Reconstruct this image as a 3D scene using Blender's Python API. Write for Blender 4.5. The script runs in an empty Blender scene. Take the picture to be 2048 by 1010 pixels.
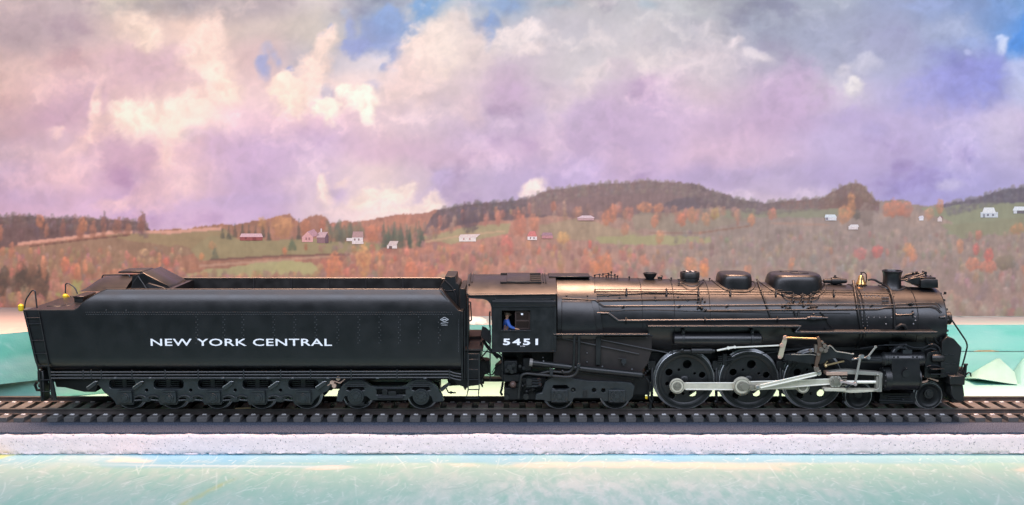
import bpy, bmesh, math, random
import numpy as np
from mathutils import Vector, Matrix
from mathutils.geometry import delaunay_2d_cdt

# ------------------------------------------------------------------ scale, camera, light
K = 0.00035            # one design unit (a photo pixel at the near rail) in metres: an O-gauge model
F = 2000.0             # focal length in photo pixels (photo 2048 wide)
PITCH = math.atan(215.0 / F)
CAMY, CAMZ = -(45.0 + 1955.3), 523.0
random.seed(7)
rng = np.random.default_rng(11)
scene = bpy.context.scene
C = scene.collection

cam_d = bpy.data.cameras.new('camera')
cam = bpy.data.objects.new('camera', cam_d)
C.objects.link(cam)
cam.location = (0, CAMY * K, CAMZ * K)
cam.rotation_euler = (math.pi / 2 - PITCH, 0, 0)
cam_d.sensor_width = 36.0
cam_d.lens = 36.0 * F / 2048.0
cam_d.clip_start = 0.01
cam_d.clip_end = 50.0
scene.camera = cam

world = bpy.data.worlds.new('World')
scene.world = world
world.use_nodes = True
bgn = world.node_tree.nodes['Background']
bgn.inputs['Color'].default_value = (0.62, 0.92, 1.0, 1)
bgn.inputs['Strength'].default_value = 0.14
scene.view_settings.view_transform = 'Standard'
scene.view_settings.look = 'None'
scene.view_settings.exposure = 0.0
scene.view_settings.gamma = 1.0


def area(name, loc, target, sx, sy, power, col):
    d = bpy.data.lights.new(name, 'AREA')
    d.shape = 'RECTANGLE'
    d.size, d.size_y = sx * K, sy * K
    d.energy, d.color = power, col
    o = bpy.data.objects.new(name, d)
    C.objects.link(o)
    o.location = Vector(loc) * K
    o.rotation_euler = (Vector(target) - Vector(loc)).to_track_quat('-Z', 'Y').to_euler()
    return o


# ceiling fixtures of the layout room: a warm panel row straight over the track and the broad,
# slightly lavender ceiling light of the room in front of it
def lum(L, sx, sy):
    return L * math.pi * sx * sy * K * K


wl = area('ceiling_lamp', (0, 60, 950), (0, 60, 0), 3800, 340, lum(5.2, 3800, 340), (1.0, 0.57, 0.38))
wl.data.spread = math.radians(42)
area('room_lamp', (0, -1300, 1350), (0, 100, 250), 4600, 900, lum(5.9, 4600, 900), (0.77, 0.82, 1.0))

# ------------------------------------------------------------------ pixel -> place
SP, CP = math.sin(PITCH), math.cos(PITCH)


def P(px, py, Y):
    """Point of the plane at depth Y seen at photo pixel (px, py)."""
    dx, du = px - 1024.0, 505.0 - py
    dy = CP * F + SP * du
    dz = -SP * F + CP * du
    t = (Y - CAMY) / dy
    return Vector((dx * t, Y, CAMZ + dz * t))


def proj(v):
    r = Vector((v[0], v[1] - CAMY, v[2] - CAMZ))
    d = r.y * CP - r.z * SP
    u = r.y * SP + r.z * CP
    return 1024 + F * r.x / d, 505 - F * u / d


# ------------------------------------------------------------------ materials
MATS = {}


def mat(name, col, rough=0.5, metal=0.0, spec=0.5, vary=0.0, scale=60.0, bump=0.0, bscale=400.0, rvary=0.0, coat=0.0, ior=1.5):
    if name in MATS:
        return MATS[name]
    m = bpy.data.materials.new(name)
    m.use_nodes = True
    nt = m.node_tree
    b = nt.nodes['Principled BSDF']
    b.inputs['Base Color'].default_value = (*col, 1)
    b.inputs['Roughness'].default_value = rough
    b.inputs['Metallic'].default_value = metal
    b.inputs['Specular IOR Level'].default_value = spec
    b.inputs['Coat Weight'].default_value = coat
    b.inputs['IOR'].default_value = ior
    tc = nt.nodes.new('ShaderNodeTexCoord')
    if vary or rvary:
        n = nt.nodes.new('ShaderNodeTexNoise')
        n.inputs['Scale'].default_value = scale
        n.inputs['Detail'].default_value = 5
        nt.links.new(tc.outputs['Object'], n.inputs['Vector'])
        if vary:
            r = nt.nodes.new('ShaderNodeValToRGB')
            r.color_ramp.elements[0].position = 0.3
            r.color_ramp.elements[1].position = 0.7
            r.color_ramp.elements[0].color = (*[c * (1 - vary) for c in col], 1)
            r.color_ramp.elements[1].color = (*[min(1, c * (1 + vary)) for c in col], 1)
            nt.links.new(n.outputs['Fac'], r.inputs['Fac'])
            nt.links.new(r.outputs['Color'], b.inputs['Base Color'])
        if rvary:
            mr = nt.nodes.new('ShaderNodeMapRange')
            mr.inputs['From Min'].default_value = 0.3
            mr.inputs['From Max'].default_value = 0.7
            mr.inputs['To Min'].default_value = rough - rvary
            mr.inputs['To Max'].default_value = rough + rvary
            nt.links.new(n.outputs['Fac'], mr.inputs['Value'])
            nt.links.new(mr.outputs['Result'], b.inputs['Roughness'])
    if bump:
        n2 = nt.nodes.new('ShaderNodeTexNoise')
        n2.inputs['Scale'].default_value = bscale
        n2.inputs['Detail'].default_value = 4
        bp = nt.nodes.new('ShaderNodeBump')
        bp.inputs['Strength'].default_value = bump
        bp.inputs['Distance'].default_value = 0.0004
        nt.links.new(tc.outputs['Object'], n2.inputs['Vector'])
        nt.links.new(n2.outputs['Fac'], bp.inputs['Height'])
        nt.links.new(bp.outputs['Normal'], b.inputs['Normal'])
    MATS[name] = m
    return m


def paint_mat(name, rough=0.8, spec=0.2, bump=0.0, bscale=500.0):
    """Material whose colour is the print or paint laid on the mesh (colour attribute 'print')."""
    m = bpy.data.materials.new(name)
    m.use_nodes = True
    nt = m.node_tree
    b = nt.nodes['Principled BSDF']
    a = nt.nodes.new('ShaderNodeAttribute')
    a.attribute_name = 'print'
    nt.links.new(a.outputs['Color'], b.inputs['Base Color'])
    b.inputs['Roughness'].default_value = rough
    b.inputs['Specular IOR Level'].default_value = spec
    if bump:
        tc = nt.nodes.new('ShaderNodeTexCoord')
        n2 = nt.nodes.new('ShaderNodeTexNoise')
        n2.inputs['Scale'].default_value = bscale
        n2.inputs['Detail'].default_value = 6
        bp = nt.nodes.new('ShaderNodeBump')
        bp.inputs['Strength'].default_value = bump
        bp.inputs['Distance'].default_value = 0.0004
        nt.links.new(tc.outputs['Object'], n2.inputs['Vector'])
        nt.links.new(n2.outputs['Fac'], bp.inputs['Height'])
        nt.links.new(bp.outputs['Normal'], b.inputs['Normal'])
    return m


BLACK = mat('black_paint', (0.005, 0.0052, 0.0065), 0.36, spec=0.65, vary=0.25, scale=90, rvary=0.05, bump=0.05, bscale=900)
BLACK2 = mat('black_paint_dull', (0.006, 0.0072, 0.008), 0.42, spec=0.55, vary=0.3, scale=150, rvary=0.08)
DARK = mat('black_casting', (0.005, 0.0065, 0.0075), 0.5, spec=0.4, vary=0.3, scale=150)
PIPE = mat('black_pipe', (0.016, 0.018, 0.021), 0.36, spec=0.6)
TRUCK = mat('truck_casting', (0.011, 0.015, 0.0175), 0.40, spec=0.65, vary=0.35, scale=260)
STEEL = mat('nickel_rod', (0.60, 0.57, 0.46), 0.33, metal=0.30, spec=0.5, vary=0.10, scale=250)
TYRE = mat('tyre_steel', (0.40, 0.41, 0.42), 0.38, metal=0.9, vary=0.2, scale=120)
BRASS = mat('brass', (0.66, 0.40, 0.15), 0.28, metal=0.9)
GOLD = mat('brass_rod', (0.62, 0.47, 0.25), 0.3, metal=0.8)
COPPER = mat('copper_tint', (0.62, 0.42, 0.33), 0.35, metal=0.5)
YELLOW = mat('yellow_lamp', (0.62, 0.44, 0.02), 0.35, spec=0.5)
WHITE = mat('white_lettering', (0.86, 0.87, 0.90), 0.5)
GREYMARK = mat('grey_marking', (0.42, 0.43, 0.45), 0.5)
RIVET = mat('rivet_highlight_grey', (0.085, 0.09, 0.10), 0.3, spec=0.8)  # greyer than the body paint, putting the rivets' highlights into the colour
TIE = mat('tie_plastic', (0.092, 0.090, 0.090), 0.6, spec=0.35, vary=0.25, scale=300, bump=0.3, bscale=900)
RAIL = mat('rail_metal', (0.085, 0.072, 0.068), 0.45, metal=0.35, vary=0.25, scale=120)
PLATE = mat('tie_plate_metal', (0.72, 0.71, 0.72), 0.3, metal=0.4)
CABIN = mat('cab_interior', (0.030, 0.015, 0.012), 0.6, vary=0.3, scale=300)
GLASS = mat('dark_pane', (0.02, 0.012, 0.010), 0.12, spec=0.6)
BLUE = mat('blue_jacket', (0.02, 0.075, 0.30), 0.7)
SKIN = mat('skin', (0.36, 0.20, 0.13), 0.6)
DENIM = mat('dark_trousers', (0.02, 0.03, 0.07), 0.8)
CAP = mat('brown_cap', (0.09, 0.065, 0.045), 0.8)
WOOD = mat('straw_wood', (0.56, 0.40, 0.22), 0.7)


def srgb(c):
    c = np.asarray(c, float) / 255.0
    return np.where(c <= 0.04045, c / 12.92, ((c + 0.055) / 1.055) ** 2.4)


# ------------------------------------------------------------------ mesh helpers
ORG = {}


def fillet(path, rad, n=4):
    out = [Vector(path[0])]
    for a, b, c in zip(path, path[1:], path[2:]):
        a, b, c = Vector(a), Vector(b), Vector(c)
        d1, d2 = a - b, c - b
        r = min(rad, d1.length * .48, d2.length * .48)
        p, q = b + d1.normalized() * r, b + d2.normalized() * r
        for i in range(n + 1):
            t = i / n
            out.append((1 - t) ** 2 * p + 2 * t * (1 - t) * b + t * t * q)
    out.append(Vector(path[-1]))
    return out


class B:
    def __init__(s):
        s.v, s.f = [], []

    def add(s, vs, fs):
        o = len(s.v)
        s.v += [tuple(p) for p in vs]
        s.f += [tuple(i + o for i in f) for f in fs]
        return s

    def box(s, x0, x1, y0, y1, z0, z1):
        vs = [(x, y, z) for x in (x0, x1) for y in (y0, y1) for z in (z0, z1)]
        return s.add(vs, [(0, 1, 3, 2), (4, 6, 7, 5), (0, 4, 5, 1), (2, 3, 7, 6), (0, 2, 6, 4), (1, 5, 7, 3)])

    def pbox(s, x0, x1, r0, r1, Y0, Y1):
        a, b = P(x0, r0, Y0), P(x1, r1, Y0)
        return s.box(a.x, b.x, Y0, Y1, b.z, a.z)

    def plate(s, outline, holes, y0, y1):
        """outline/holes: lists of (x, z); a slab with real holes between depths y0 and y1."""
        pts, edges = [], []
        for loop in [outline] + list(holes):
            o = len(pts)
            pts += [Vector((p[0], p[1])) for p in loop]
            edges += [(o + i, o + (i + 1) % len(loop)) for i in range(len(loop))]
        vs, es, fs, ov, oe, of = delaunay_2d_cdt(pts, edges, [], 1, 1e-5)

        def inside(p, loop):
            c, j = False, len(loop) - 1
            for i in range(len(loop)):
                (xi, yi), (xj, yj) = loop[i][:2], loop[j][:2]
                if (yi > p[1]) != (yj > p[1]) and p[0] < (xj - xi) * (p[1] - yi) / (yj - yi) + xi:
                    c = not c
                j = i
            return c

        def cen(f):
            return (sum(vs[i].x for i in f) / len(f), sum(vs[i].y for i in f) / len(f))
        fs = [f for f in fs if inside(cen(f), outline) and not any(inside(cen(f), h) for h in holes)]
        n = len(vs)
        V = [(p.x, y0, p.y) for p in vs] + [(p.x, y1, p.y) for p in vs]
        FF = [tuple(f) for f in fs] + [tuple(i + n for i in reversed(f)) for f in fs]
        cnt = {}
        for f in fs:
            for i in range(len(f)):
                e = (f[i], f[(i + 1) % len(f)])
                k = (min(e), max(e))
                cnt[k] = cnt.get(k, 0) + 1
        for (a, b), c in cnt.items():
            if c == 1:
                FF.append((a, b, b + n, a + n))
        return s.add(V, FF)

    def prism(s, pts, y0, y1):
        n = len(pts)
        V = [(p[0], y0, p[1]) for p in pts] + [(p[0], y1, p[1]) for p in pts]
        return s.add(V, [tuple(range(n)), tuple(range(2 * n - 1, n - 1, -1))] +
                     [(i, (i + 1) % n, (i + 1) % n + n, i + n) for i in range(n)])

    def pprism(s, pts, Y0, Y1):
        w = [P(a, b, Y0) for a, b in pts]
        return s.prism([(p.x, p.z) for p in w], Y0, Y1)

    def pplate(s, outline, holes, Y0, Y1):
        cv = lambda l: [(P(a, b, Y0).x, P(a, b, Y0).z) for a, b in l]
        return s.plate(cv(outline), [cv(h) for h in holes], Y0, Y1)

    def xprism(s, pts, x0, x1):
        """pts: (y, z) section run along x."""
        n = len(pts)
        V = [(x0, p[0], p[1]) for p in pts] + [(x1, p[0], p[1]) for p in pts]
        return s.add(V, [tuple(range(n)), tuple(range(2 * n - 1, n - 1, -1))] +
                     [(i, (i + 1) % n, (i + 1) % n + n, i + n) for i in range(n)])

    def lathe(s, prof, c, axis='X', n=32, cap=True):
        """prof: (position along axis, radius)."""
        V, FF = [], []
        c = Vector(c)
        for t, r in prof:
            for i in range(n):
                a = 2 * math.pi * i / n
                u, w = r * math.cos(a), r * math.sin(a)
                V.append(c + Vector({'X': (t, u, w), 'Y': (u, t, w), 'Z': (u, w, t)}[axis]))
        for k in range(len(prof) - 1):
            for i in range(n):
                j = (i + 1) % n
                FF.append((k * n + i, k * n + j, (k + 1) * n + j, (k + 1) * n + i))
        if cap:
            FF.append(tuple(range(n)))
            FF.append(tuple(range((len(prof) - 1) * n + n - 1, (len(prof) - 1) * n - 1, -1)))
        return s.add(V, FF)

    def tube(s, path, r, n=7, closed=False):
        pts = [Vector(p) for p in path]
        m = len(pts)
        V, FF = [], []
        up = None
        for i, p in enumerate(pts):
            if closed:
                t = (pts[(i + 1) % m] - pts[i - 1])
            else:
                t = pts[min(i + 1, m - 1)] - pts[max(i - 1, 0)]
            t = t.normalized() if t.length > 1e-9 else Vector((1, 0, 0))
            if up is None:
                up = t.orthogonal().normalized()
            up = (up - t * up.dot(t))
            up = up.normalized() if up.length > 1e-6 else t.orthogonal().normalized()
            w = t.cross(up)
            rr = r[i] if isinstance(r, (list, tuple)) else r
            for k in range(n):
                a = 2 * math.pi * k / n
                V.append(p + (up * math.cos(a) + w * math.sin(a)) * rr)
        for i in range(m if closed else m - 1):
            for k in range(n):
                j = (k + 1) % n
                i2 = (i + 1) % m
                FF.append((i * n + k, i * n + j, i2 * n + j, i2 * n + k))
        if not closed:
            FF.append(tuple(range(n - 1, -1, -1)))
            FF.append(tuple(range((m - 1) * n, m * n)))
        return s.add(V, FF)

    def ptube(s, pts, Y, r, n=7, fil=0):
        w = [P(p[0], p[1], p[2] if len(p) > 2 else Y) for p in pts]
        return s.tube(fillet(w, fil) if fil else w, r, n)

    def disc(s, px, py, r, Y0, Y1, n=24):
        """solid disc on the Y axis, centre seen at the pixel on plane Y0."""
        c = P(px, py, Y0)
        return s.lathe([(Y0, r), (Y1, r)], (c.x, 0, c.z), 'Y', n)

    def sphere(s, c, r, n=10, m=6, sz=1.0):
        prof = [(-r * math.cos(math.pi * i / m) * sz, max(1e-3, r * math.sin(math.pi * i / m))) for i in range(m + 1)]
        return s.lathe(prof, c, 'Z', n)

    def build(s, name, material, parent=None, bevel=0.0, seg=1, angle=38, origin=None, label=None):
        V = np.array(s.v, float)
        if origin is None:
            origin = Vector(((V.min(0) + V.max(0)) / 2))
        origin = Vector(origin)
        bm = bmesh.new()
        bv = [bm.verts.new((Vector(p) - origin) * K) for p in s.v]
        for f in s.f:
            if len(set(f)) < 3:
                continue
            try:
                bm.faces.new([bv[i] for i in f])
            except ValueError:
                pass
        bmesh.ops.remove_doubles(bm, verts=bm.verts, dist=1e-4 * K)
        bmesh.ops.recalc_face_normals(bm, faces=bm.faces)
        if bevel:
            es = [e for e in bm.edges if len(e.link_faces) == 2 and e.calc_face_angle(0) > math.radians(32)]
            bmesh.ops.bevel(bm, geom=es, offset=bevel * K, segments=seg, profile=0.5, affect='EDGES', clamp_overlap=True)
        me = bpy.data.meshes.new(name)
        bm.to_mesh(me)
        bm.free()
        me.shade_smooth()
        me.set_sharp_from_angle(angle=math.radians(angle))
        me.materials.append(material)
        return link(name, me, parent, origin, label)


def link(name, me, parent, origin, label=None):
    o = bpy.data.objects.new(name, me)
    C.objects.link(o)
    origin = Vector(origin)
    po = Vector((0, 0, 0))
    if parent is not None:
        o.parent = parent
        po = ORG[parent.name]
    o.location = (origin - po) * K
    ORG[o.name] = origin
    if label:
        o['label'] = label
    return o


def thing(name, label, cat, loc, group=None):
    o = bpy.data.objects.new(name, None)
    C.objects.link(o)
    o.empty_display_size = 0.01
    o.location = Vector(loc) * K
    ORG[o.name] = Vector(loc)
    o['label'], o['category'] = label, cat
    if group:
        o['group'] = group
    return o


def tag(o, label, cat, group=None):
    o['label'], o['category'] = label, cat
    if group:
        o['group'] = group
    return o


def struct(o, kind='structure'):
    o['kind'] = kind
    return o


def circ(px, py, r, n=20, sx=1.0):
    return [(px + sx * r * math.cos(2 * math.pi * i / n), py + r * math.sin(2 * math.pi * i / n)) for i in range(n)]


def rrect(x0, x1, y0, y1, r, n=4):
    out = []
    for cx, cy, a0 in ((x1 - r, y1 - r, 0), (x0 + r, y1 - r, 90), (x0 + r, y0 + r, 180), (x1 - r, y0 + r, 270)):
        for i in range(n + 1):
            a = math.radians(a0 + 90 * i / n)
            out.append((cx + r * math.cos(a), cy + r * math.sin(a)))
    return out


def lettering(name, txt, px0, px1, r0, r1, Y, parent, material, bold=0.02, space=1.0):
    cu = bpy.data.curves.new(name, 'FONT')
    cu.body = txt
    cu.size = 1.0
    cu.offset = bold
    cu.space_character = space
    cu.resolution_u = 3
    to = bpy.data.objects.new(name, cu)
    C.objects.link(to)
    dg = bpy.context.evaluated_depsgraph_get()
    me = bpy.data.meshes.new_from_object(to.evaluated_get(dg))
    bpy.data.objects.remove(to)
    bpy.data.curves.remove(cu)
    v = np.array([p.co for p in me.vertices])
    lo, hi = v.min(0), v.max(0)
    a, b = P(px0, r0, Y), P(px1, r1, Y)
    bb = B()
    V = [(a.x + (p[0] - lo[0]) / (hi[0] - lo[0]) * (b.x - a.x), Y, b.z + (p[1] - lo[1]) / (hi[1] - lo[1]) * (a.z - b.z)) for p in v]
    bb.add(V, [tuple(p.vertices) for p in me.polygons])
    bpy.data.meshes.remove(me)
    return bb.build(name, material, parent)


# ------------------------------------------------------------------ value noise
def vnoise(u, v, seed):
    r = np.random.default_rng(seed).random((256, 256))
    iu, iv = np.floor(u).astype(int), np.floor(v).astype(int)
    fu, fv = u - iu, v - iv
    fu, fv = fu * fu * fu * (fu * (fu * 6 - 15) + 10), fv * fv * fv * (fv * (fv * 6 - 15) + 10)
    g = lambda a, b: r[a % 256, b % 256]
    return (g(iu, iv) * (1 - fu) + g(iu + 1, iv) * fu) * (1 - fv) + (g(iu, iv + 1) * (1 - fu) + g(iu + 1, iv + 1) * fu) * fv


def fbm(u, v, seed, octs=5, gain=0.5):
    s, a, t = 0, 1.0, 0
    for i in range(octs):
        s = s + a * (vnoise(u * 2 ** i + 17.3 * i, v * 2 ** i + 9.1 * i, seed + i) - 0.5)
        t += a
        a *= gain
    return s / t * 2


def sstep(a, b, x):
    t = np.clip((x - a) / (b - a), 0, 1)
    return t * t * (3 - 2 * t)

# ================================================================== the printed backdrop
BY = 416.0            # depth of the backdrop sheet behind the track centre
U0, U1, V0, V1, ST = -240, 2288, -150, 660, 2
uu = np.arange(U0, U1 + 1, ST).astype(float)
vv = np.arange(V0, V1 + 1, ST).astype(float)
GU, GV = np.meshgrid(uu, vv)
H_, W_ = GU.shape

SKY = {
 -150: [(170,155,160)]*4+[(150,150,165)]*4+[(150,155,170)]*4+[(140,145,170)]*3+[(110,140,190)]*2,
 0: [(190,170,174),(197,178,182),(192,180,174),(172,160,165),(182,166,171),(204,190,188),(158,166,184),(186,188,194),(158,170,188),(190,182,184),(192,186,190),(194,190,190),(164,165,180),(170,172,188),(160,165,194),(146,164,206),(120,156,208)],
 60: [(182,162,168),(188,168,174),(214,188,182),(236,203,190),(206,186,180),(200,186,178),(150,166,202),(224,204,194),(190,180,188),(192,182,188),(210,197,198),(180,172,182),(160,160,180),(168,168,190),(164,164,192),(164,174,208),(112,158,222)],
 120: [(214,184,182),(216,184,184),(212,180,182),(243,210,197),(216,184,184),(190,180,188),(214,200,204),(216,192,188),(206,184,196),(206,192,194),(216,197,198),(206,187,193),(182,170,188),(176,172,192),(176,174,202),(160,162,212),(164,180,226)],
 180: [(223,188,185),(213,178,188),(226,193,190),(235,202,195),(232,198,198),(243,212,204),(234,206,202),(218,192,194),(206,178,197),(210,187,200),(206,175,198),(216,187,197),(200,170,198),(216,198,208),(186,174,211),(158,156,212),(196,192,222)],
 240: [(206,175,185),(203,168,188),(246,212,199),(243,210,203),(232,194,206),(232,192,207),(230,198,206),(209,183,198),(205,178,204),(206,182,207),(203,171,200),(208,174,200),(205,170,200),(197,174,209),(200,179,216),(196,179,216),(210,191,217)],
 300: [(199,174,192),(225,194,202),(206,171,192),(232,194,200),(206,175,206),(215,184,211),(226,188,207),(216,182,207),(212,178,207),(206,176,209),(201,169,203),(222,184,207),(214,181,209),(201,178,214),(197,174,213),(196,179,221),(206,189,221)],
 360: [(191,168,197),(220,187,202),(206,173,202),(225,190,203),(199,171,207),(220,192,212),(236,207,208),(206,182,211),(196,172,209),(196,170,211),(199,168,207),(191,164,202),(206,181,213),(197,174,216),(181,164,213),(186,173,221),(196,181,221)],
 420: [(206,178,207),(210,182,210),(201,172,210),(212,182,215),(206,177,216),(227,200,214),(234,208,211),(207,182,214),(196,172,210),(200,174,212),(202,174,210),(206,180,212),(214,186,212),(202,182,216),(177,163,213),(181,170,216),(186,174,219)],
 480: [(206,178,207),(210,182,210),(205,178,212),(214,186,215),(210,182,216),(229,203,214),(234,208,211),(207,182,214),(196,172,210),(200,174,212),(202,174,210),(206,180,212),(214,186,212),(202,182,216),(180,165,213),(185,172,216),(190,178,219)],
}
# blobs of cloud: x, y, rx, ry, tilt, colour, strength, crispness
PEACH, CREAM = (253, 222, 204), (255, 231, 214)
CL = [
 (405,85,34,62,12,(250,216,202),.9,.5),(432,150,30,46,-20,(253,220,204),.9,.5),(458,182,28,26,0,(253,222,205),.8,.5),
 (280,58,42,30,25,(238,210,194),.8,.6),(300,80,30,18,40,(240,212,196),.7,.6),(320,238,84,34,-6,CREAM,.75,.3),(262,230,36,26,0,CREAM,.85,.5),
 (352,248,30,40,0,(255,230,214),.6,.4),(390,212,48,24,-25,(252,216,202),.8,.4),(330,300,22,40,10,(248,212,200),.6,.4),
 (190,220,11,42,4,(252,216,206),.9,.6),(180,275,32,18,-30,(250,212,204),.8,.6),(150,302,28,12,-20,(245,208,206),.6,.5),
 (108,266,12,7,30,(246,212,206),.6,.35),(118,258,7,5,0,(248,214,206),.6,.4),(60,360,70,22,0,(224,192,206),.6,.3),(135,345,34,22,0,(236,200,206),.6,.4),
 (230,408,36,13,-8,(240,204,208),.7,.5),(305,392,44,26,-30,(240,202,206),.7,.4),(370,378,22,26,40,(240,204,206),.6,.4),
 (560,170,16,20,0,(252,220,204),1,.8),(588,190,34,44,-10,PEACH,1,.8),(625,140,26,52,24,(248,214,200),.95,.7),(650,92,20,34,20,(240,210,196),.9,.7),
 (660,215,28,26,-35,CREAM,1,.85),(690,180,18,14,0,CREAM,1,.85),(728,195,28,30,20,CREAM,1,.85),(735,225,16,32,0,CREAM,.9,.8),
 (870,72,56,44,-12,(238,214,202),.95,.7),(842,115,50,50,-30,(243,214,202),.95,.6),(815,165,44,44,-30,(240,206,200),.8,.4),(900,95,44,40,0,(236,212,200),.8,.5),
 (925,50,34,30,0,(220,200,194),.8,.5),(960,90,30,36,10,(226,202,196),.7,.5),(1040,74,52,30,-8,(232,212,208),.9,.75),(1062,98,28,14,0,(232,210,206),.8,.7),
 (935,220,30,34,30,(226,194,198),.6,.4),(1180,160,44,22,-38,(226,204,202),.8,.6),(1120,210,34,26,-40,(222,196,202),.6,.4),(1205,80,34,24,0,(222,204,202),.6,.4),
 (1100,285,24,40,10,(222,190,206),.5,.3),(1250,330,40,34,0,(224,186,208),.5,.3),
 (652,374,15,32,0,(252,222,214),.95,.75),(690,362,14,8,-30,(248,216,212),.8,.7),(740,398,36,20,-20,(252,224,212),.95,.7),(790,392,34,26,0,(253,226,214),.95,.7),
 (815,380,16,20,0,(250,222,212),.9,.7),(745,424,60,18,0,(250,222,214),.9,.5),(690,425,50,12,0,(240,210,214),.8,.4),(868,404,18,22,0,(252,222,212),.95,.7),(830,420,56,14,-8,(252,224,214),.9,.6),
 (1064,384,30,18,-30,(250,220,214),.95,.7),(1072,374,14,14,0,(252,224,216),.9,.7),(905,425,40,8,-15,(240,206,212),.8,.5),
 (585,370,16,14,0,(226,196,212),.6,.5),(1470,84,14,14,0,(234,212,212),.8,.7),(1515,112,28,12,15,(234,214,212),.7,.6),(1420,60,26,26,0,(216,200,200),.6,.5),
 (1712,172,17,22,10,(232,218,216),.95,.75),(1690,140,14,18,0,(220,206,212),.7,.5),(1735,128,26,14,0,(214,204,214),.6,.5),
 (2004,86,11,13,0,(212,216,238),.9,.6),(1996,74,7,6,0,(206,212,238),.8,.6),(1931,104,8,6,0,(196,196,232),.9,.8),(1900,62,50,26,10,(176,180,206),.7,.4),
 (1470,305,60,34,0,(226,184,206),.5,.3),(1620,390,34,14,0,(222,196,216),.7,.5),(1500,398,60,14,0,(226,198,216),.7,.4),(1900,368,22,10,-10,(206,192,222),.7,.6),
 (2040,150,24,44,0,(200,200,226),.7,.4),(2010,260,46,40,0,(212,194,216),.6,.3),
 (20,155,60,30,0,(226,192,186),.5,.3),(1430,130,60,30,0,(216,196,200),.5,.3),
]
DK = [
 (285,150,84,40,8,(208,174,184),.9,.35),(330,120,60,26,-20,(210,176,186),.7,.4),(385,160,34,14,20,(214,180,186),.8,.5),(160,215,50,42,0,(201,168,187),.7,.4),(95,285,60,16,0,(198,170,188),.6,.4),
 (288,312,20,32,0,(207,170,192),.8,.5),(378,266,20,14,0,(198,168,188),.8,.5),(420,300,40,34,0,(202,170,200),.6,.4),(500,320,60,40,0,(204,172,207),.5,.3),
 (682,200,12,24,10,(222,186,188),.95,.7),(668,186,5,9,0,(212,180,186),.9,.7),(1015,165,40,34,0,(201,170,193),.7,.4),(1030,200,28,34,0,(199,166,195),.7,.4),(940,268,40,24,0,(203,174,204),.7,.4),(1000,250,50,22,0,(206,180,204),.5,.4),
 (1200,250,80,46,-20,(201,168,200),.7,.4),(1165,230,30,24,-40,(199,170,199),.7,.5),(1240,140,30,16,10,(201,176,190),.6,.5),(1600,165,48,44,30,(202,170,199),.8,.4),(1590,215,56,40,0,(202,168,200),.7,.4),(1650,195,34,22,0,(203,174,204),.7,.5),
 (1925,165,86,40,-16,(158,154,212),.85,.45),(1990,150,40,50,20,(152,152,214),.8,.45),(1850,190,34,14,-20,(172,164,212),.6,.4),(1752,258,24,16,10,(187,168,209),.8,.5),(1700,232,24,14,-20,(190,168,208),.6,.4),
 (1500,345,70,12,-8,(186,164,204),.7,.4),(1440,352,60,10,0,(190,166,202),.6,.4),(1540,62,60,40,0,(162,162,180),.7,.35),(1680,90,80,24,10,(166,166,190),.6,.35),(1780,90,60,26,0,(164,160,190),.6,.35),
 (672,384,22,14,0,(204,178,214),.8,.6),(880,362,26,20,0,(194,172,212),.7,.5),(796,386,7,7,0,(214,186,206),.7,.6),(60,60,70,34,0,(180,160,168),.6,.3),(350,14,80,18,0,(168,158,164),.6,.3),
 (60,390,60,16,0,(190,168,202),.6,.4),(480,400,90,12,-4,(196,172,212),.6,.4),(1860,392,70,18,0,(176,162,213),.6,.4),
]
BL = [
 (526,98,9,14,24,(156,166,206),.6,.4),(543,112,8,16,-24,(150,162,206),.65,.5),(532,142,8,12,14,(142,156,208),.75,.6),(516,118,5,9,30,(144,158,206),.8,.6),(556,128,6,8,0,(150,160,206),.7,.6),(580,145,8,12,0,(140,154,208),.95,.8),(524,125,10,20,10,(142,156,206),.9,.75),
 (748,70,40,34,10,(128,152,208),1,.8),(714,92,30,18,0,(134,152,208),1,.8),(790,108,20,26,-10,(132,154,210),1,.8),(775,40,40,22,0,(122,154,208),1,.8),(700,60,10,24,0,(138,156,206),.9,.75),(770,136,10,8,0,(138,156,208),.95,.8),
 (846,24,28,22,0,(106,152,206),1,.7),(820,60,26,20,-20,(120,154,208),1,.75),(870,8,26,14,0,(108,154,206),.9,.6),
 (956,46,22,20,20,(122,150,206),1,.8),(978,66,14,12,0,(112,148,208),1,.8),(986,40,16,16,0,(120,152,206),1,.75),(1006,10,34,14,0,(118,152,202),.9,.5),(980,84,6,14,0,(130,152,208),.9,.8),(950,10,30,14,0,(140,160,194),.7,.4),
 (2040,80,18,30,10,(84,146,226),1,.8),(2056,60,30,40,0,(84,146,226),1,.8),(2010,20,30,22,0,(122,158,216),.9,.6),(1850,12,54,14,0,(146,164,212),.8,.5),(1935,86,18,8,0,(140,164,222),.8,.6),
 (655,62,7,12,10,(134,152,204),.9,.75),(643,74,8,7,0,(136,154,204),.9,.75),(690,24,8,8,0,(150,166,200),.6,.5),(745,170,20,12,0,(180,176,204),.7,.5),(656,180,14,16,-20,(170,172,204),.7,.6),(1110,6,30,8,0,(140,164,188),.7,.4),(1300,4,20,8,0,(150,176,196),.6,.4),
]
BL = [(a, b, c, d, t, (k[0] + 14, k[1] + 6, k[2] - 2), .9 * s_, e * .9) for a, b, c, d, t, k, s_, e in BL]


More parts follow.
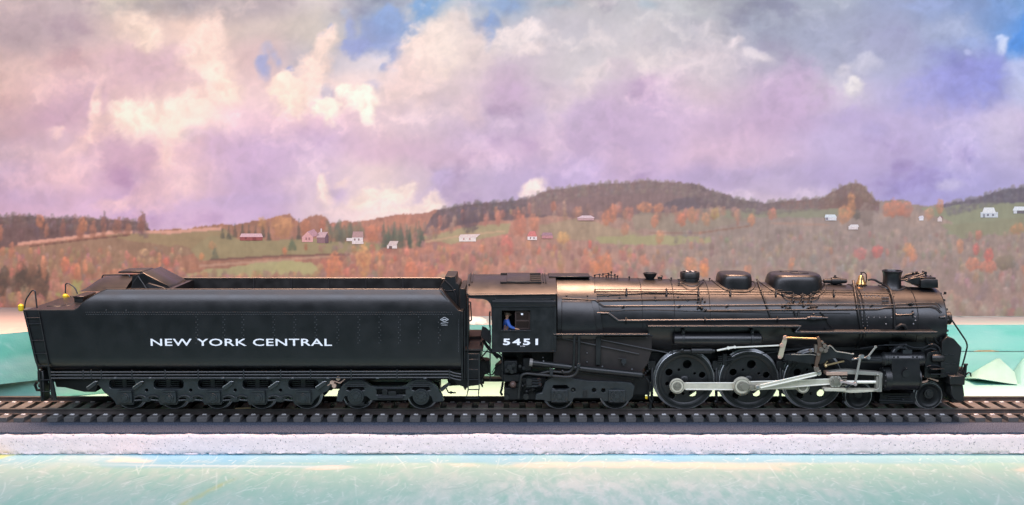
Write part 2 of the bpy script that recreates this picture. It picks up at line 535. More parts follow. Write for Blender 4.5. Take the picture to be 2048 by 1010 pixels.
def paint_sky():
    w1 = fbm(GU / 110, GV / 90, 3, 6)
    w2 = fbm(GU / 110 + 40, GV / 90 + 7, 23, 6)
    wu, wv = GU + 34 * w1, GV + 30 * w2
    rows = sorted(SKY)
    tab = np.array([SKY[r] for r in rows], float)
    fi = np.clip(wu / 128.0, 0, 15.999)
    ii = fi.astype(int)
    fx = fi - ii
    fx = fx * fx * (3 - 2 * fx)
    rr = np.array(rows, float)
    jj = np.clip(np.searchsorted(rr, wv, side='right') - 1, 0, len(rows) - 2)
    fy = np.clip((wv - rr[jj]) / (rr[jj + 1] - rr[jj]), 0, 1)
    fy = fy * fy * (3 - 2 * fy)
    fx, fy = fx[..., None], fy[..., None]
    col = (tab[jj, ii] * (1 - fx) + tab[jj, ii + 1] * fx) * (1 - fy) + (tab[jj + 1, ii] * (1 - fx) + tab[jj + 1, ii + 1] * fx) * fy
    big = fbm(GU / 150, GV / 120, 77, 6, 0.55)
    col = col * (1 + 0.07 * big[..., None])
    n1 = fbm(GU / 60, GV / 52, 5, 7, 0.62)
    n2 = fbm(GU / 60 + 3, GV / 52 + 9, 31, 7, 0.62)
    tb = fbm(GU / 34, GV / 30, 44, 6, 0.66)                 # cauliflower edges
    bil = 1 - np.abs(fbm(GU / 40 + .6 * n1, GV / 36 + .6 * n2, 47, 6, .6)) * 2.2   # puffy folds
    # loose shreds of cloud everywhere
    shred = sstep(.12, .55, fbm(GU / 120 + .5 * n1, GV / 85 + .5 * n2, 64, 7, .6)) * sstep(470, 380, GV + 60)
    col = col + shred[..., None] * np.array([20, 17, 12.]) * (0.6 + .4 * bil[..., None])
    dim = sstep(.14, .55, -fbm(GU / 130 + 9, GV / 90 + 4, 65, 7, .6))
    col = col - dim[..., None] * np.array([14, 16, 10.])
    for (x, y, rx, ry, tilt, c, a, crisp) in DK + BL + CL:
        m = (np.abs(GU - x) < (rx + ry) * 2.0 + 40) & (np.abs(GV - y) < (rx + ry) * 2.0 + 40)
        if not m.any():
            continue
        t = math.radians(tilt)
        rs = min(rx, ry)
        amp = 0.7 * min(rs + 10, 34)
        du = GU[m] - x + amp * n1[m]
        dv = GV[m] - y + amp * n2[m]
        a1 = (du * math.cos(t) + dv * math.sin(t)) / rx
        b1 = (-du * math.sin(t) + dv * math.cos(t)) / ry
        d = np.sqrt(a1 * a1 + b1 * b1)
        tk = tb[m] * (.55 if rs > 14 else .4)
        # the lit side of a cloud (up and to the right) keeps a crisper edge, the other melts away
        side = np.clip(.5 + .5 * (-b1 - .25 * a1), 0, 1)
        soft = (1 - crisp) * 0.8 + 0.10 + .38 * (1 - side)
        k = a * (1 - sstep(1.0 - soft, 1.0 + soft, d + tk))
        k = np.clip(k * (.78 + .3 * bil[m]), 0, 1)[..., None]
        cc = np.array(c) * (1 + .05 * n2[m] + .035 * (bil[m] - .5))[..., None]
        col[m] = col[m] * (1 - k) + cc * k
    col = col * (1 + .028 * (bil[..., None] - .45))
    # fine random mottle over the whole sky
    fine = fbm(GU / 16, GV / 14, 55, 4, .6)
    col = 206 + (col - 206) * 1.10 + 3
    lum_ = col.mean(-1, keepdims=True)
    col = lum_ + (col - lum_) * np.interp(GU, [0, 900, 1500, 2048], [.92, .80, .78, .92])[..., None]
    lf = np.interp(GU, [0, 700, 1300, 2048], [1, .7, .2, 0])[..., None]
    col = col + lf * np.array([10, 3, -3]) + np.array([1, 1, 0])
    return col * (1 + 0.022 * fine[..., None])


def curve(pts, u):
    xs, ys = zip(*pts)
    return np.interp(u, xs, ys)


SKYL = [(-240,434),(0,433),(40,430),(90,436),(150,436),(190,437),(230,440),(270,443),(292,450),(303,460),(380,457),(440,449),(470,446),(520,440),(545,434),(580,430),(600,444),(620,432),(650,432),(660,446),(700,442),(740,442),(780,430),(800,426),(840,425),(880,420),(900,417),(930,407),(960,406),(1000,404),(1050,398),(1100,380),(1150,373),(1200,368),(1300,362),(1340,364),(1370,368),(1400,371),(1420,382),(1450,389),(1480,400),(1530,406),(1560,403),(1600,400),(1650,395),(1680,376),(1700,368),(1712,366),(1726,371),(1742,392),(1755,404),(1780,403),(1800,399),(1830,406),(1860,412),(1890,409),(1940,399),(1980,388),(2010,381),(2048,375),(2288,366)]


def inpoly(pts):
    m = np.zeros(GU.shape, bool)
    w = 5 * fbm(GU / 30, GV / 12, 91, 3)
    gv = GV + w
    n = len(pts)
    j = n - 1
    for i in range(n):
        (xi, yi), (xj, yj) = pts[i], pts[j]
        c = ((yi > gv) != (yj > gv)) & (GU < (xj - xi) * (gv - yi) / (yj - yi + 1e-9) + xi)
        m ^= c
        j = i
    return m


def paint_backdrop():
    col = paint_sky()
    ident = np.zeros(GU.shape, int)
    jag = 3.0 * fbm(GU / 9, GU * 0 + 2, 61, 3, .8) + 3 * fbm(GU / 34, GU * 0 + 5, 62, 2)
    top = curve(SKYL, GU) + jag
    land = GV > top
    ident[land] = 1
    vert = fbm(GU / 5.0, GV / 22.0, 71, 3, .7)
    blot = fbm(GU / 26.0, GV / 16.0, 72, 4, .6)
    fine = fbm(GU / 6.0, GV / 6.0, 73, 3, .7)
    base = np.zeros(col.shape)
    keys = [(0, (168, 112, 90)), (350, (176, 120, 94)), (640, (184, 120, 100)), (900, (198, 128, 110)), (1150, (192, 138, 122)), (1350, (176, 142, 128)), (1500, (164, 140, 130)), (1750, (166, 140, 132)), (2048, (170, 142, 130))]
    for k in range(3):
        base[..., k] = np.interp(GU, [a for a, _ in keys], [b[k] for _, b in keys])
    hg = sstep(480, 640, GV)[..., None]
    base = base * (1 - .06 * hg)
    base = base * (1 + .10 * vert[..., None] + .13 * blot[..., None] + .06 * fine[..., None])
    warm = np.clip(blot * 1.2, 0, 1)[..., None] * np.array([16, 2, -8])
    base = base + warm
    col[land] = base[land]

    def fill(mask, c, tex=.10, idn=None, alpha=1.0):
        mm = mask & land
        cc = np.array(c, float) * (1 + tex * (.6 * vert + .7 * blot + .4 * fine))[..., None]
        col[mm] = col[mm] * (1 - alpha) + cc[mm] * alpha
        if idn:
            ident[mm] = idn

    # far woods and hills
    fill((GU < 310) & (GV < curve([(-240,500),(0,505),(38,488),(180,474),(215,466),(310,464)], GU)), (112, 86, 86), .24)
    fill(inpoly([(846,468),(856,446),(872,424),(884,396),(1110,360),(1112,430),(1010,441),(930,447),(886,460)]), (110, 90, 98), .2, None, .92)
    fill((GU > 1030 + 30 * blot) & (GU < 1420) & (GV < curve([(1040,425),(1200,440),(1290,430),(1420,424)], GU)), (138, 106, 108), .14)
    fill(inpoly([(1322,424),(1332,404),(1352,396),(1385,392),(1420,390),(1470,398),(1500,406),(1480,424)]), (100, 86, 102), .2, None, .8)
    fill(inpoly([(1380,360),(1580,360),(1580,420),(1440,424),(1405,420),(1390,400)]), (112, 88, 98), .2, None, .85)
    fill((GU > 1560) & (GU < 1760) & (GV < 421), (146, 102, 96), .14)
    fill((GU > 1640) & (GU < 1758) & (GV < 418), (132, 92, 86), .14)
    fill((GU > 1875) & (GV < curve([(1875,418),(1960,409),(2048,407),(2288,404)], GU)), (92, 86, 112), .18)
    # fields
    fl = 2
    hill = inpoly([(-240,530),(38,492),(180,478),(230,470),(330,468),(450,460),(470,480),(420,500),(330,520),(200,545),(60,560),(-240,570)])
    fill(hill, (160, 124, 96), .14, fl)
    fill(inpoly([(210,472),(330,466),(450,456),(480,480),(400,500),(330,488),(250,480)]), (166, 140, 98), .08, fl)
    fill(inpoly([(420,470),(470,476),(640,480),(800,488),(760,500),(640,512),(560,512),(400,520),(380,500)]), (164, 146, 102), .09, fl)
    fill(inpoly([(372,548),(440,536),(560,522),(620,526),(640,542),(620,570),(360,570)]), (182, 172, 116), .09, fl)
    fill(inpoly([(380,556),(350,570),(400,566)]), (150, 130, 96), .1, fl)
    fill(inpoly([(560,524),(624,526),(640,540),(600,552),(540,546)]), (190, 180, 118), .06, fl)
    fill(inpoly([(108,566),(150,558),(196,560),(196,600),(110,590)]), (166, 164, 92), .08, fl)
    fill(inpoly([(845,474),(930,456),(1022,446),(1016,470),(900,486)]), (180, 160, 116), .10, fl)
    fill(inpoly([(1080,452),(1160,436),(1260,462),(1320,474),(1200,484),(1080,474)]), (176, 154, 118), .14, fl, .7)
    fill(inpoly([(1190,474),(1300,470),(1420,474),(1424,486),(1300,490),(1200,486)]), (176, 168, 112), .08, fl)
    fill(inpoly([(1262,428),(1420,416),(1510,418),(1500,440),(1400,462),(1270,460)]), (156, 140, 116), .12, fl, .7)
    fill(inpoly([(1450,420),(1560,420),(1690,418),(1700,428),(1640,434),(1450,436)]), (146, 148, 116), .08, fl)
    fill(inpoly([(1840,418),(1960,407),(2060,404),(2288,402),(2288,446),(2048,450),(1960,462),(1890,472),(1906,446)]), (150, 158, 118), .08, fl)
    fill(inpoly([(1880,450),(2048,434),(2288,430),(2288,470),(2048,466),(1920,476)]), (150, 152, 112), .08, fl)
    # strips and lanes
    for pts, th, c in [([(36,488),(180,471),(215,465),(310,464),(340,465),(380,461),(442,457)], 3.2, (236,164,138)), ([(60,493),(180,478),(260,470)], 1.5, (120,80,70)), ([(400,532),(560,520),(640,514),(720,506)], 2.2, (200,150,122)), ([(420,520),(560,512),(700,508)], 2.0, (128,88,78)), ([(850,484),(930,470),(1010,462)], 2.0, (214,168,128)), ([(1300,466),(1400,466),(1500,452)], 1.6, (160,110,88)), ([(1540,446),(1660,450)], 1.8, (190,140,120))]:
        yy = curve(pts, GU)
        fill((GU >= pts[0][0]) & (GU <= pts[-1][0]) & (np.abs(GV - yy) < th), c, .06)

    def tree(x, y, rx, ry, c, seed, spruce=False, idn=None, dens=1.0):
        """y = foot of the tree; ry = half its height."""
        x0, x1 = int((x - rx * 1.5 - U0) / ST), int((x + rx * 1.5 - U0) / ST) + 2
        y0, y1 = int((y - 2 * ry * 1.25 - V0) / ST), int((y + 4 - V0) / ST) + 2
        x0, y0, x1, y1 = max(0, x0), max(0, y0), min(W_, x1), min(H_, y1)
        if x1 <= x0 or y1 <= y0:
            return
        r = np.random.default_rng(seed)
        su, sv = GU[y0:y1, x0:x1], GV[y0:y1, x0:x1]
        h = (y - sv) / (2 * ry)
        o = r.random() * 90
        e = .42 * fbm(su / 7 + o, sv / 7 + o, 81, 3, .7)
        if spruce:
            w = np.clip(1.02 - h, 0, 1) * .95
            k = (np.abs(su - x) / rx < w * (1 + e)) & (h > 0) & (h < 1)
        else:
            d = np.sqrt(((su - x) / rx) ** 2 + ((sv - (y - ry)) / ry) ** 2)
            k = (d < 1 + e)
        t = fbm(su / 5 + o, sv / 6 + o, 82, 3, .7)
        a = np.clip(.72 + .6 * t, .15, 1) * dens * np.clip(1.25 - .5 * (np.abs(su - x) / rx) ** 2, .3, 1)
        cc = np.array(c, float) * ((1 + .20 * t) * (.86 + .24 * np.clip(h, 0, 1)))[..., None]
        sub = col[y0:y1, x0:x1]
        kk = (k * a)[..., None]
        sub[:] = sub * (1 - kk) + cc * kk
        ii = ident[y0:y1, x0:x1]
        if idn is not None:
            ii[k] = idn
        else:
            ii[k & (ii == 0)] = 1

    r = np.random.default_rng(5)
    # woodland crowns, far ones first
    stamps = []
    PAL = [(214,130,98),(222,140,104),(198,112,92),(176,122,112),(166,126,116),(190,142,120),(150,110,104),(206,120,104),(182,134,100),(140,112,102)]
    GREY = [(164,140,130),(172,144,134),(152,132,124),(180,150,138),(184,146,132),(142,124,116),(176,144,124),(150,136,120)]
    for i in range(2700):
        x = r.uniform(-240, 2288)
        if x < 640:
            y = r.uniform(505, 625) if x < 370 else r.uniform(560, 625)
            c = PAL[r.integers(len(PAL))] if r.random() < .55 else (168, 120, 94)
        elif x < 1330:
            y = r.uniform(492, 650)
            c = PAL[r.integers(len(PAL))]
        else:
            y = r.uniform(470, 660)
            c = GREY[r.integers(len(GREY))] if r.random() < .9 else PAL[r.integers(len(PAL))]
        s = (.42 + (y - 470) / 230) * r.uniform(.65, 1.3)
        c = tuple(v * r.uniform(.86, 1.12) for v in c)
        stamps.append((y, x, 8 * s * r.uniform(.7, 1.3), 11 * s, c, i % 2900, False))
    for i in range(120):                                   # tree line on the far ridges
        x = r.uniform(640, 1480)
        stamps.append((curve([(640,470),(840,470),(930,448),(1060,430),(1320,432),(1480,440)], x) + r.uniform(-8, 14), x, r.uniform(4, 8), r.uniform(6, 12), PAL[r.integers(len(PAL))], 3000 + i, False))
    for i in range(46):
        x = r.uniform(-240, 300)
        stamps.append((492 - max(0, x) * .08 + r.uniform(-12, 0), x, r.uniform(5, 9), r.uniform(10, 17), [(104,80,88),(120,88,90),(150,96,84),(96,78,90),(176,108,84)][r.integers(5)], 4000 + i, False))
    for x in (445,458,470,485,498,512,526,538):
        stamps.append((478 + r.uniform(-5, 3), x, r.uniform(5, 7), r.uniform(11, 15), (70, 78, 74), 5000 + x, True))
    for i in range(34):
        stamps.append((r.uniform(474, 498), r.uniform(765, 846), 6, r.uniform(10, 18), [(80,98,86),(92,108,92),(70,86,80),(112,116,96)][r.integers(4)], 6000 + i, True))
    for i in range(20):
        stamps.append((r.uniform(476, 486), r.uniform(655, 730), 7, r.uniform(10, 17), [(112,112,92),(134,116,92),(96,100,90)][r.integers(3)], 6200 + i, False))
    for x in np.arange(-240, 2288, 5.0):                    # broken treetops along the far skyline
        if x < 298:
            c = [(104,80,84),(122,90,88),(148,98,82),(94,78,86)][r.integers(4)]
        elif 880 < x < 1060:
            c = [(96,80,94),(110,88,96),(86,74,90)][r.integers(3)]
        elif 1060 <= x < 1440:
            c = [(140,108,106),(150,114,106),(126,98,100)][r.integers(3)]
        elif 1440 <= x < 1640:
            c = [(108,86,96),(124,94,96)][r.integers(2)]
        elif 1640 <= x < 1760:
            c = [(138,98,90),(150,108,92),(122,90,90)][r.integers(3)]
        elif x > 1890:
            c = [(88,84,110),(98,90,112)][r.integers(2)]
        else:
            continue
        x = x + r.uniform(-3, 3)
        for q_ in range(3):
            stamps.append((curve(SKYL, x) + r.uniform(4, 9) + q_ * 9, x + r.uniform(-3, 3), r.uniform(3.5, 7), r.uniform(3.2, 5.8), tuple((.75 * v + 36) * r.uniform(.93, 1.07) for v in c), 7000 + int(x) % 1500, False))
    stamps.append((462, 940, 22, 22, (92, 78, 96), 6400, False))
    for i in range(26):
        stamps.append((r.uniform(575, 612), r.uniform(0, 92), r.uniform(9, 18), r.uniform(14, 26), [(92,74,62),(80,70,62),(112,82,66),(72,64,58)][r.integers(4)], 6500 + i, False))
    for s in sorted(stamps):
        tree(s[1], s[0], s[2] * .86, s[3] * 1.12, s[4], s[5], s[6], None, .82 if s[5] < 3000 else (.6 if s[5] >= 7000 else .85))
    named = []
    NT = [
     (524,462,9,14,(216,150,96),0),(565,474,22,21,(212,146,98),0),(598,480,5,22,(84,84,80),1),(612,470,10,17,(206,124,92),0),(645,460,7,12,(206,122,98),0),(585,502,10,16,(92,110,88),1),(570,510,5,8,(232,116,82),0),
     (430,520,9,15,(96,104,90),1),(424,500,8,9,(214,146,102),0),(612,502,4,8,(178,96,72),0),(745,484,14,18,(214,128,96),0),(727,552,15,32,(226,158,100),0),(668,560,17,28,(226,132,92),0),(822,560,14,18,(230,132,100),0),(858,560,12,14,(226,138,104),0),
     (1040,476,13,28,(212,124,102),0),(1068,462,10,17,(216,134,106),0),(1015,514,13,22,(222,118,108),0),(1126,488,13,12,(226,166,106),0),(1180,498,4,9,(228,104,92),0),(1212,452,9,17,(222,134,100),0),(1225,446,10,18,(218,132,102),0),(1290,424,18,10,(222,142,106),0),(1318,424,10,9,(218,138,106),0),
     (1210,560,17,26,(224,132,92),0),(1188,552,10,17,(226,136,98),0),(1170,540,12,14,(196,132,116),0),(1320,488,9,15,(214,144,112),0),(1380,542,14,14,(228,146,108),0),(1408,544,11,13,(228,132,104),0),(1385,556,12,12,(222,150,116),0),(1250,470,8,12,(214,138,108),0),(1310,455,8,12,(218,132,104),0),(1364,452,8,13,(216,124,98),0),(1384,446,10,16,(216,138,106),0),
     (1412,452,8,14,(224,150,112),0),(1430,440,8,12,(188,164,104),0),(1503,452,8,13,(228,144,108),0),(1545,440,9,12,(216,132,112),0),(1703,440,8,28,(218,146,102),0),(1690,448,14,18,(222,146,106),0),(1788,434,24,17,(218,130,104),0),(1812,436,14,17,(208,130,112),0),(1714,438,9,10,(104,96,92),0),(1733,452,14,24,(146,124,118),0),(1880,426,8,14,(212,142,112),0),(1858,440,10,12,(214,150,122),0),
     (1584,534,7,9,(224,146,112),0),(1408,556,10,14,(232,146,92),0),(1720,520,14,12,(214,124,122),0),(1755,516,11,13,(222,106,104),0),(1818,516,11,16,(228,152,106),0),(1826,524,9,14,(226,144,112),0),(1953,512,7,13,(228,112,106),0),(1978,526,10,14,(232,106,100),0),(1945,540,14,14,(222,136,112),0),(1975,545,18,12,(222,132,110),0),(1920,505,7,14,(218,144,112),0),(2034,470,14,12,(228,146,104),0),(1957,480,8,10,(212,124,112),0),(2010,540,20,14,(134,120,104),0),(1496,548,8,9,(222,144,112),0),(1545,556,26,12,(170,136,126),0),
     (80,458,9,14,(196,122,90),0),(165,464,10,14,(212,132,92),0),(22,520,6,18,(206,128,98),0),(130,545,8,17,(226,128,92),0),(88,560,7,24,(212,136,100),0),(170,548,6,16,(222,142,102),0),(38,545,7,10,(224,130,110),0),(154,560,7,16,(216,130,92),0),(288,512,8,7,(216,172,122),0),(276,524,4,7,(222,176,120),0),(362,508,5,6,(232,200,150),0),(404,520,6,7,(222,140,92),0),
    ]
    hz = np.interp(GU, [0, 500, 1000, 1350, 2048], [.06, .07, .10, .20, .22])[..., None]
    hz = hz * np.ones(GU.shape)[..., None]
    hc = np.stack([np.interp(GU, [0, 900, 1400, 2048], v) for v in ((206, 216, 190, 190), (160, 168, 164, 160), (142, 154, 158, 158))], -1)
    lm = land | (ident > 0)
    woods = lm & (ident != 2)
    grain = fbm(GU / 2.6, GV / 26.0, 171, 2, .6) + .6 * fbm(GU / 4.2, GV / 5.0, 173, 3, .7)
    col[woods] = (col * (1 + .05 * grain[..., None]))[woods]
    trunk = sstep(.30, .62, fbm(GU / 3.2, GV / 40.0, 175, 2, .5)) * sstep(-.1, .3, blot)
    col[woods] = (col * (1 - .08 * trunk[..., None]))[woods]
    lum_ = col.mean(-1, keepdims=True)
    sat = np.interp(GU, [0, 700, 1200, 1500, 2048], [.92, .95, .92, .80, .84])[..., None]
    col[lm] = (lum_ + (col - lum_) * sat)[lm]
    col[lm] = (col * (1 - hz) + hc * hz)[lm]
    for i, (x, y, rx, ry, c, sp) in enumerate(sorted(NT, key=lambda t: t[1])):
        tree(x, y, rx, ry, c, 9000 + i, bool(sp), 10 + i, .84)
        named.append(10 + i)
    # the printed sheet is a little soft
    for _ in range(1):
        b = col.copy()
        b[1:-1, 1:-1] = (4 * col[1:-1, 1:-1] + col[:-2, 1:-1] + col[2:, 1:-1] + col[1:-1, :-2] + col[1:-1, 2:]) / 8
        col = b
    b = col.copy()
    b[1:-1, 1:-1] = (4 * col[1:-1, 1:-1] + col[:-2, 1:-1] + col[2:, 1:-1] + col[1:-1, :-2] + col[1:-1, 2:]) / 8
    wl_ = sstep(-4, 24, GV - top)[..., None] * .9
    g_ = (ident > 0)
    lum_ = col.mean(-1, keepdims=True)
    soft_ = (lum_ + (col - lum_) * .86) * .90 + np.array([196, 162, 148.]) * .10
    col[g_] = soft_[g_]
    b = col.copy()
    b[1:-1, 1:-1] = (4 * col[1:-1, 1:-1] + col[:-2, 1:-1] + col[2:, 1:-1] + col[1:-1, :-2] + col[1:-1, 2:]) / 8
    col = col * (1 - wl_) + b * wl_
    return np.clip(col, 4, 255), ident


PRINT_COL, PRINT_ID = paint_backdrop()
PRINT_GAIN = 0.94      # ink on paper never reaches full white

# place of every printed point on the (slightly rippled) hanging sheet
dx, du = GU - 1024.0, 505.0 - GV
_dy = CP * F + SP * du
_dz = -SP * F + CP * du
_t = (BY - CAMY) / _dy
BX, BZ = dx * _t, CAMZ + _dz * _t
rip = np.zeros(GU.shape)
for k in range(46):
    xc = rng.uniform(-1500, 1500)
    if k < 10:
        xc = (1070, 1118, 1168, 1212, 1262, 1308, 1350, 1420, 700, 880)[k] * 1.22 - 1024 * 1.22
    rip += rng.uniform(.35, 1.0) * (1.5 if k < 8 else .6) * np.exp(-((BX - xc) / rng.uniform(7, 22)) ** 2)
BYY = BY - 2.4 * rip * sstep(150, -60, GV) + 1.2 * np.sin(BX / 300.0)


def sheet_mesh(name, idx_faces, X, Y, Z, lin, org, material):
    """mesh of grid cells (row-major flat vertex arrays) keeping the colour attribute 'print'."""
    used, inv = np.unique(idx_faces.ravel(), return_inverse=True)
    co = np.stack([X.ravel()[used] - org[0], Y.ravel()[used] - org[1], Z.ravel()[used] - org[2]], 1) * K
    nf = len(idx_faces)
    me = bpy.data.meshes.new(name)
    me.vertices.add(len(used))
    me.vertices.foreach_set('co', co.astype(np.float32).ravel())
    me.loops.add(nf * 4)
    me.loops.foreach_set('vertex_index', inv.astype(np.int32).ravel())
    me.polygons.add(nf)
    me.polygons.foreach_set('loop_start', (np.arange(nf) * 4).astype(np.int32))
    me.polygons.foreach_set('use_smooth', np.ones(nf, bool))
    at = me.attributes.new('print', 'FLOAT_COLOR', 'POINT')
    rgba = np.ones((len(used), 4), np.float32)
    rgba[:, :3] = lin.reshape(-1, 3)[used]
    at.data.foreach_set('color', rgba.ravel())
    me.materials.append(material)
    me.update(calc_edges=True)
    me.validate()
    return me


def grid_faces(h, w):
    i = np.arange(h * w).reshape(h, w)
    return np.stack([i[1:, :-1], i[1:, 1:], i[:-1, 1:], i[:-1, :-1]], -1).reshape(-1, 4)


PRINT = paint_mat('printed_paper', rough=0.75, spec=0.25)
backdrop = thing('landscape_backdrop', 'printed paper backdrop of pink clouds and autumn hills hanging behind the train', 'backdrop', (0, BY, 90))
_lin = srgb(PRINT_COL) * PRINT_GAIN * np.array((1.06, 1.02, .93))
_faces = grid_faces(H_, W_)
_fid = PRINT_ID[:-1, :-1].ravel()
_small = []
for idn in np.unique(_fid):
    sel = _faces[_fid == idn]
    if idn >= 10 and len(sel) < 12:
        _fid[_fid == idn] = 1
for idn in np.unique(_fid):
    sel = _faces[_fid == idn]
    nm = {0: 'printed_sky', 1: 'printed_woodland', 2: 'printed_field'}.get(int(idn), 'printed_tree')
    vs = np.unique(sel.ravel())
    org = Vector((float(BX.ravel()[vs].mean()), BY, float(BZ.ravel()[vs].mean())))
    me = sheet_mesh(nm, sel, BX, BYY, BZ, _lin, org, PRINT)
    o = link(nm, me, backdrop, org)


def flat(name, polys, col, parent, Yd):
    """a printed patch lying on the sheet; polys in photo pixels."""
    b = B()
    for pts in polys:
        b.add([P(x, y, Yd) for x, y in pts], [tuple(range(len(pts)))])
    m = mat('ink_%d_%d_%d' % col, tuple(srgb(tuple(.86 * v + .14 * h for v, h in zip(col, (206, 172, 158)))) * PRINT_GAIN), 0.75, spec=.25, vary=.12, scale=900)
    return b.build(name, m, parent)


def printed_house(wall, wcol, roof, rcol, extra=()):
    w = flat('printed_house', wall, wcol, backdrop, BY - 2.2)
    flat('roof', roof, rcol, w, BY - 2.5)
    for nm, polys, c in extra:
        flat(nm, polys, c, w, BY - 2.8)


q = lambda x0, x1, y0, y1, s=0: [(x0, y1), (x1, y1), (x1 + s, y0), (x0 + s, y0)]
printed_house([q(480, 525, 473, 481)], (162, 84, 80), [[(479, 474), (526, 474), (523, 467), (483, 467)]], (240, 190, 190), [('window', [q(490, 493, 475, 478)], (120, 60, 62)), ('door', [q(505, 512, 475, 481)], (136, 66, 66))])
printed_house([[(604, 484), (626, 484), (626, 474), (615, 463), (604, 474)]], (238, 172, 164), [[(615, 463), (626, 474), (638, 470), (628, 458)]], (204, 150, 156), [('window', [q(611, 614, 475, 480), q(617, 620, 475, 480)], (180, 120, 118))])
printed_house([q(634, 656, 474, 486)], (150, 110, 112), [[(632, 475), (650, 475), (656, 464), (638, 464)]], (226, 180, 178), [('gable', [[(650, 486), (657, 486), (657, 472), (654, 466), (650, 475)]], (112, 84, 92)), ('chimney', [q(641, 644, 457, 464)], (242, 220, 214))])
printed_house([q(704, 726, 474, 486), q(693, 704, 476, 482)], (250, 230, 222), [[(704, 475), (727, 475), (726, 463), (706, 463)]], (196, 152, 146), [('window', [q(708, 711, 477, 481), q(716, 719, 477, 481)], (156, 120, 116)), ('porch', [q(704, 727, 484, 488)], (248, 224, 214))])
printed_house([q(774, 794, 490, 497)], (246, 226, 216), [[(775, 491), (793, 491), (797, 482), (780, 482)]], (234, 206, 196), [('door', [q(778, 784, 492, 497)], (120, 96, 92))])
printed_house([q(918, 952, 474, 483)], (255, 236, 222), [[(917, 475), (953, 475), (961, 468), (921, 469)]], (250, 220, 208), [('window', [q(926, 929, 476, 480), q(938, 941, 476, 480)], (212, 160, 150))])
printed_house([q(1055, 1074, 472, 480)], (252, 234, 226), [[(1054, 473), (1074, 473), (1070, 462), (1059, 463)]], (232, 132, 124), [('window', [q(1060, 1062, 474, 478), q(1067, 1069, 474, 478)], (150, 104, 106))])
printed_house([q(1084, 1106, 470, 477)], (206, 140, 140), [[(1082, 471), (1106, 471), (1103, 465), (1086, 465)]], (180, 136, 144))
printed_house([q(1155, 1188, 435, 441)], (206, 160, 158), [[(1153, 436), (1190, 436), (1182, 431), (1164, 431)]], (240, 206, 206))
printed_house([q(1651, 1673, 434, 441)], (232, 226, 226), [[(1649, 435), (1674, 435), (1670, 429), (1651, 429)]], (236, 240, 240), [('door', [q(1652, 1656, 435, 440)], (140, 130, 140))])
printed_house([q(1697, 1716, 453, 459)], (238, 220, 216), [[(1696, 454), (1718, 454), (1716, 449), (1702, 449)]], (244, 232, 228))
printed_house([q(1838, 1847, 435, 441)], (244, 236, 236), [[(1836, 436), (1848, 436), (1846, 431), (1839, 432)]], (232, 222, 226))
printed_house([[(1875, 443), (1884, 443), (1884, 437), (1880, 432), (1875, 437)]], (238, 214, 206), [[(1880, 432), (1884, 437), (1887, 436), (1882, 431)]], (160, 120, 120))
printed_house([q(1961, 1996, 424, 435)], (220, 222, 224), [[(1964, 426), (1992, 426), (1988, 415), (1968, 415)]], (250, 246, 242), [('window', [q(1974, 1978, 428, 432), q(1984, 1988, 428, 432)], (130, 130, 140)), ('door', [q(1966, 1970, 428, 435)], (150, 150, 156))])
printed_house([q(2027, 2056, 420, 427)], (120, 112, 116), [[(2025, 421), (2058, 421), (2056, 413), (2029, 413)]], (250, 248, 246), [('gable', [q(2027, 2034, 421, 427)], (226, 224, 226))])

# ================================================================== foam boards, ground, roadbed
def painted_sheet(name, Xr, Yr, nx, ny, zf, cf, material):
    gx, gy = np.meshgrid(np.linspace(*Xr, nx), np.linspace(*Yr, ny))
    z = zf(gx, gy)
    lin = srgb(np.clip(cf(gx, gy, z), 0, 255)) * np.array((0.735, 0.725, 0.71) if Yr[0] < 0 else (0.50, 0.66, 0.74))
    org = Vector((0, (Yr[0] + Yr[1]) / 2, float(z.mean())))
    me = sheet_mesh(name, grid_faces(ny, nx), gx, gy, z, lin, org, material)
    return link(name, me, None, org)


MINT = paint_mat('mint_foam_paint', rough=0.85, spec=0.18, bump=0.3, bscale=900)


def mixc(a, b, k):
    return a * (1 - k[..., None]) + np.array(b, float) * k[..., None]


def scratches(gx, gy, n, seed, ext, col, c, amin=.3, amax=.9, ystr=1.0):
    r = np.random.default_rng(seed)
    xs1, ys1 = gx[0], np.sort(gy.mean(1))
    for i in range(n):
        x, y = r.uniform(*ext[0]), r.uniform(*ext[1])
        a = r.uniform(0, math.pi) if r.random() < .6 else r.normal(.5, .3)
        L, w = r.uniform(1.5, 8) if r.random() < .9 else r.uniform(8, 30), r.uniform(.55, 1.1)
        sy_ = ystr
        j0, j1 = np.searchsorted(xs1, (x - L - 4, x + L + 4))
        i0, i1 = np.searchsorted(ys1, (y - (L + 4) * sy_, y + (L + 4) * sy_))
        if j1 <= j0 or i1 <= i0:
            continue
        du, dv = gx[i0:i1, j0:j1] - x, (gy[i0:i1, j0:j1] - y) / sy_
        s, t = du * math.cos(a) + dv * math.sin(a), -du * math.sin(a) + dv * math.cos(a)
        t = t + .006 * s * s * r.uniform(-1, 1)
        k = np.clip(1 - np.abs(t) / (w * 1.7), 0, 1) * np.clip((1 - np.abs(s) / L) * 3, 0, 1) * r.uniform(amin, amax)
        col[i0:i1, j0:j1] = mixc(col[i0:i1, j0:j1], c, k)
    return col


FRONT = -150.0         # front edge of the embankment


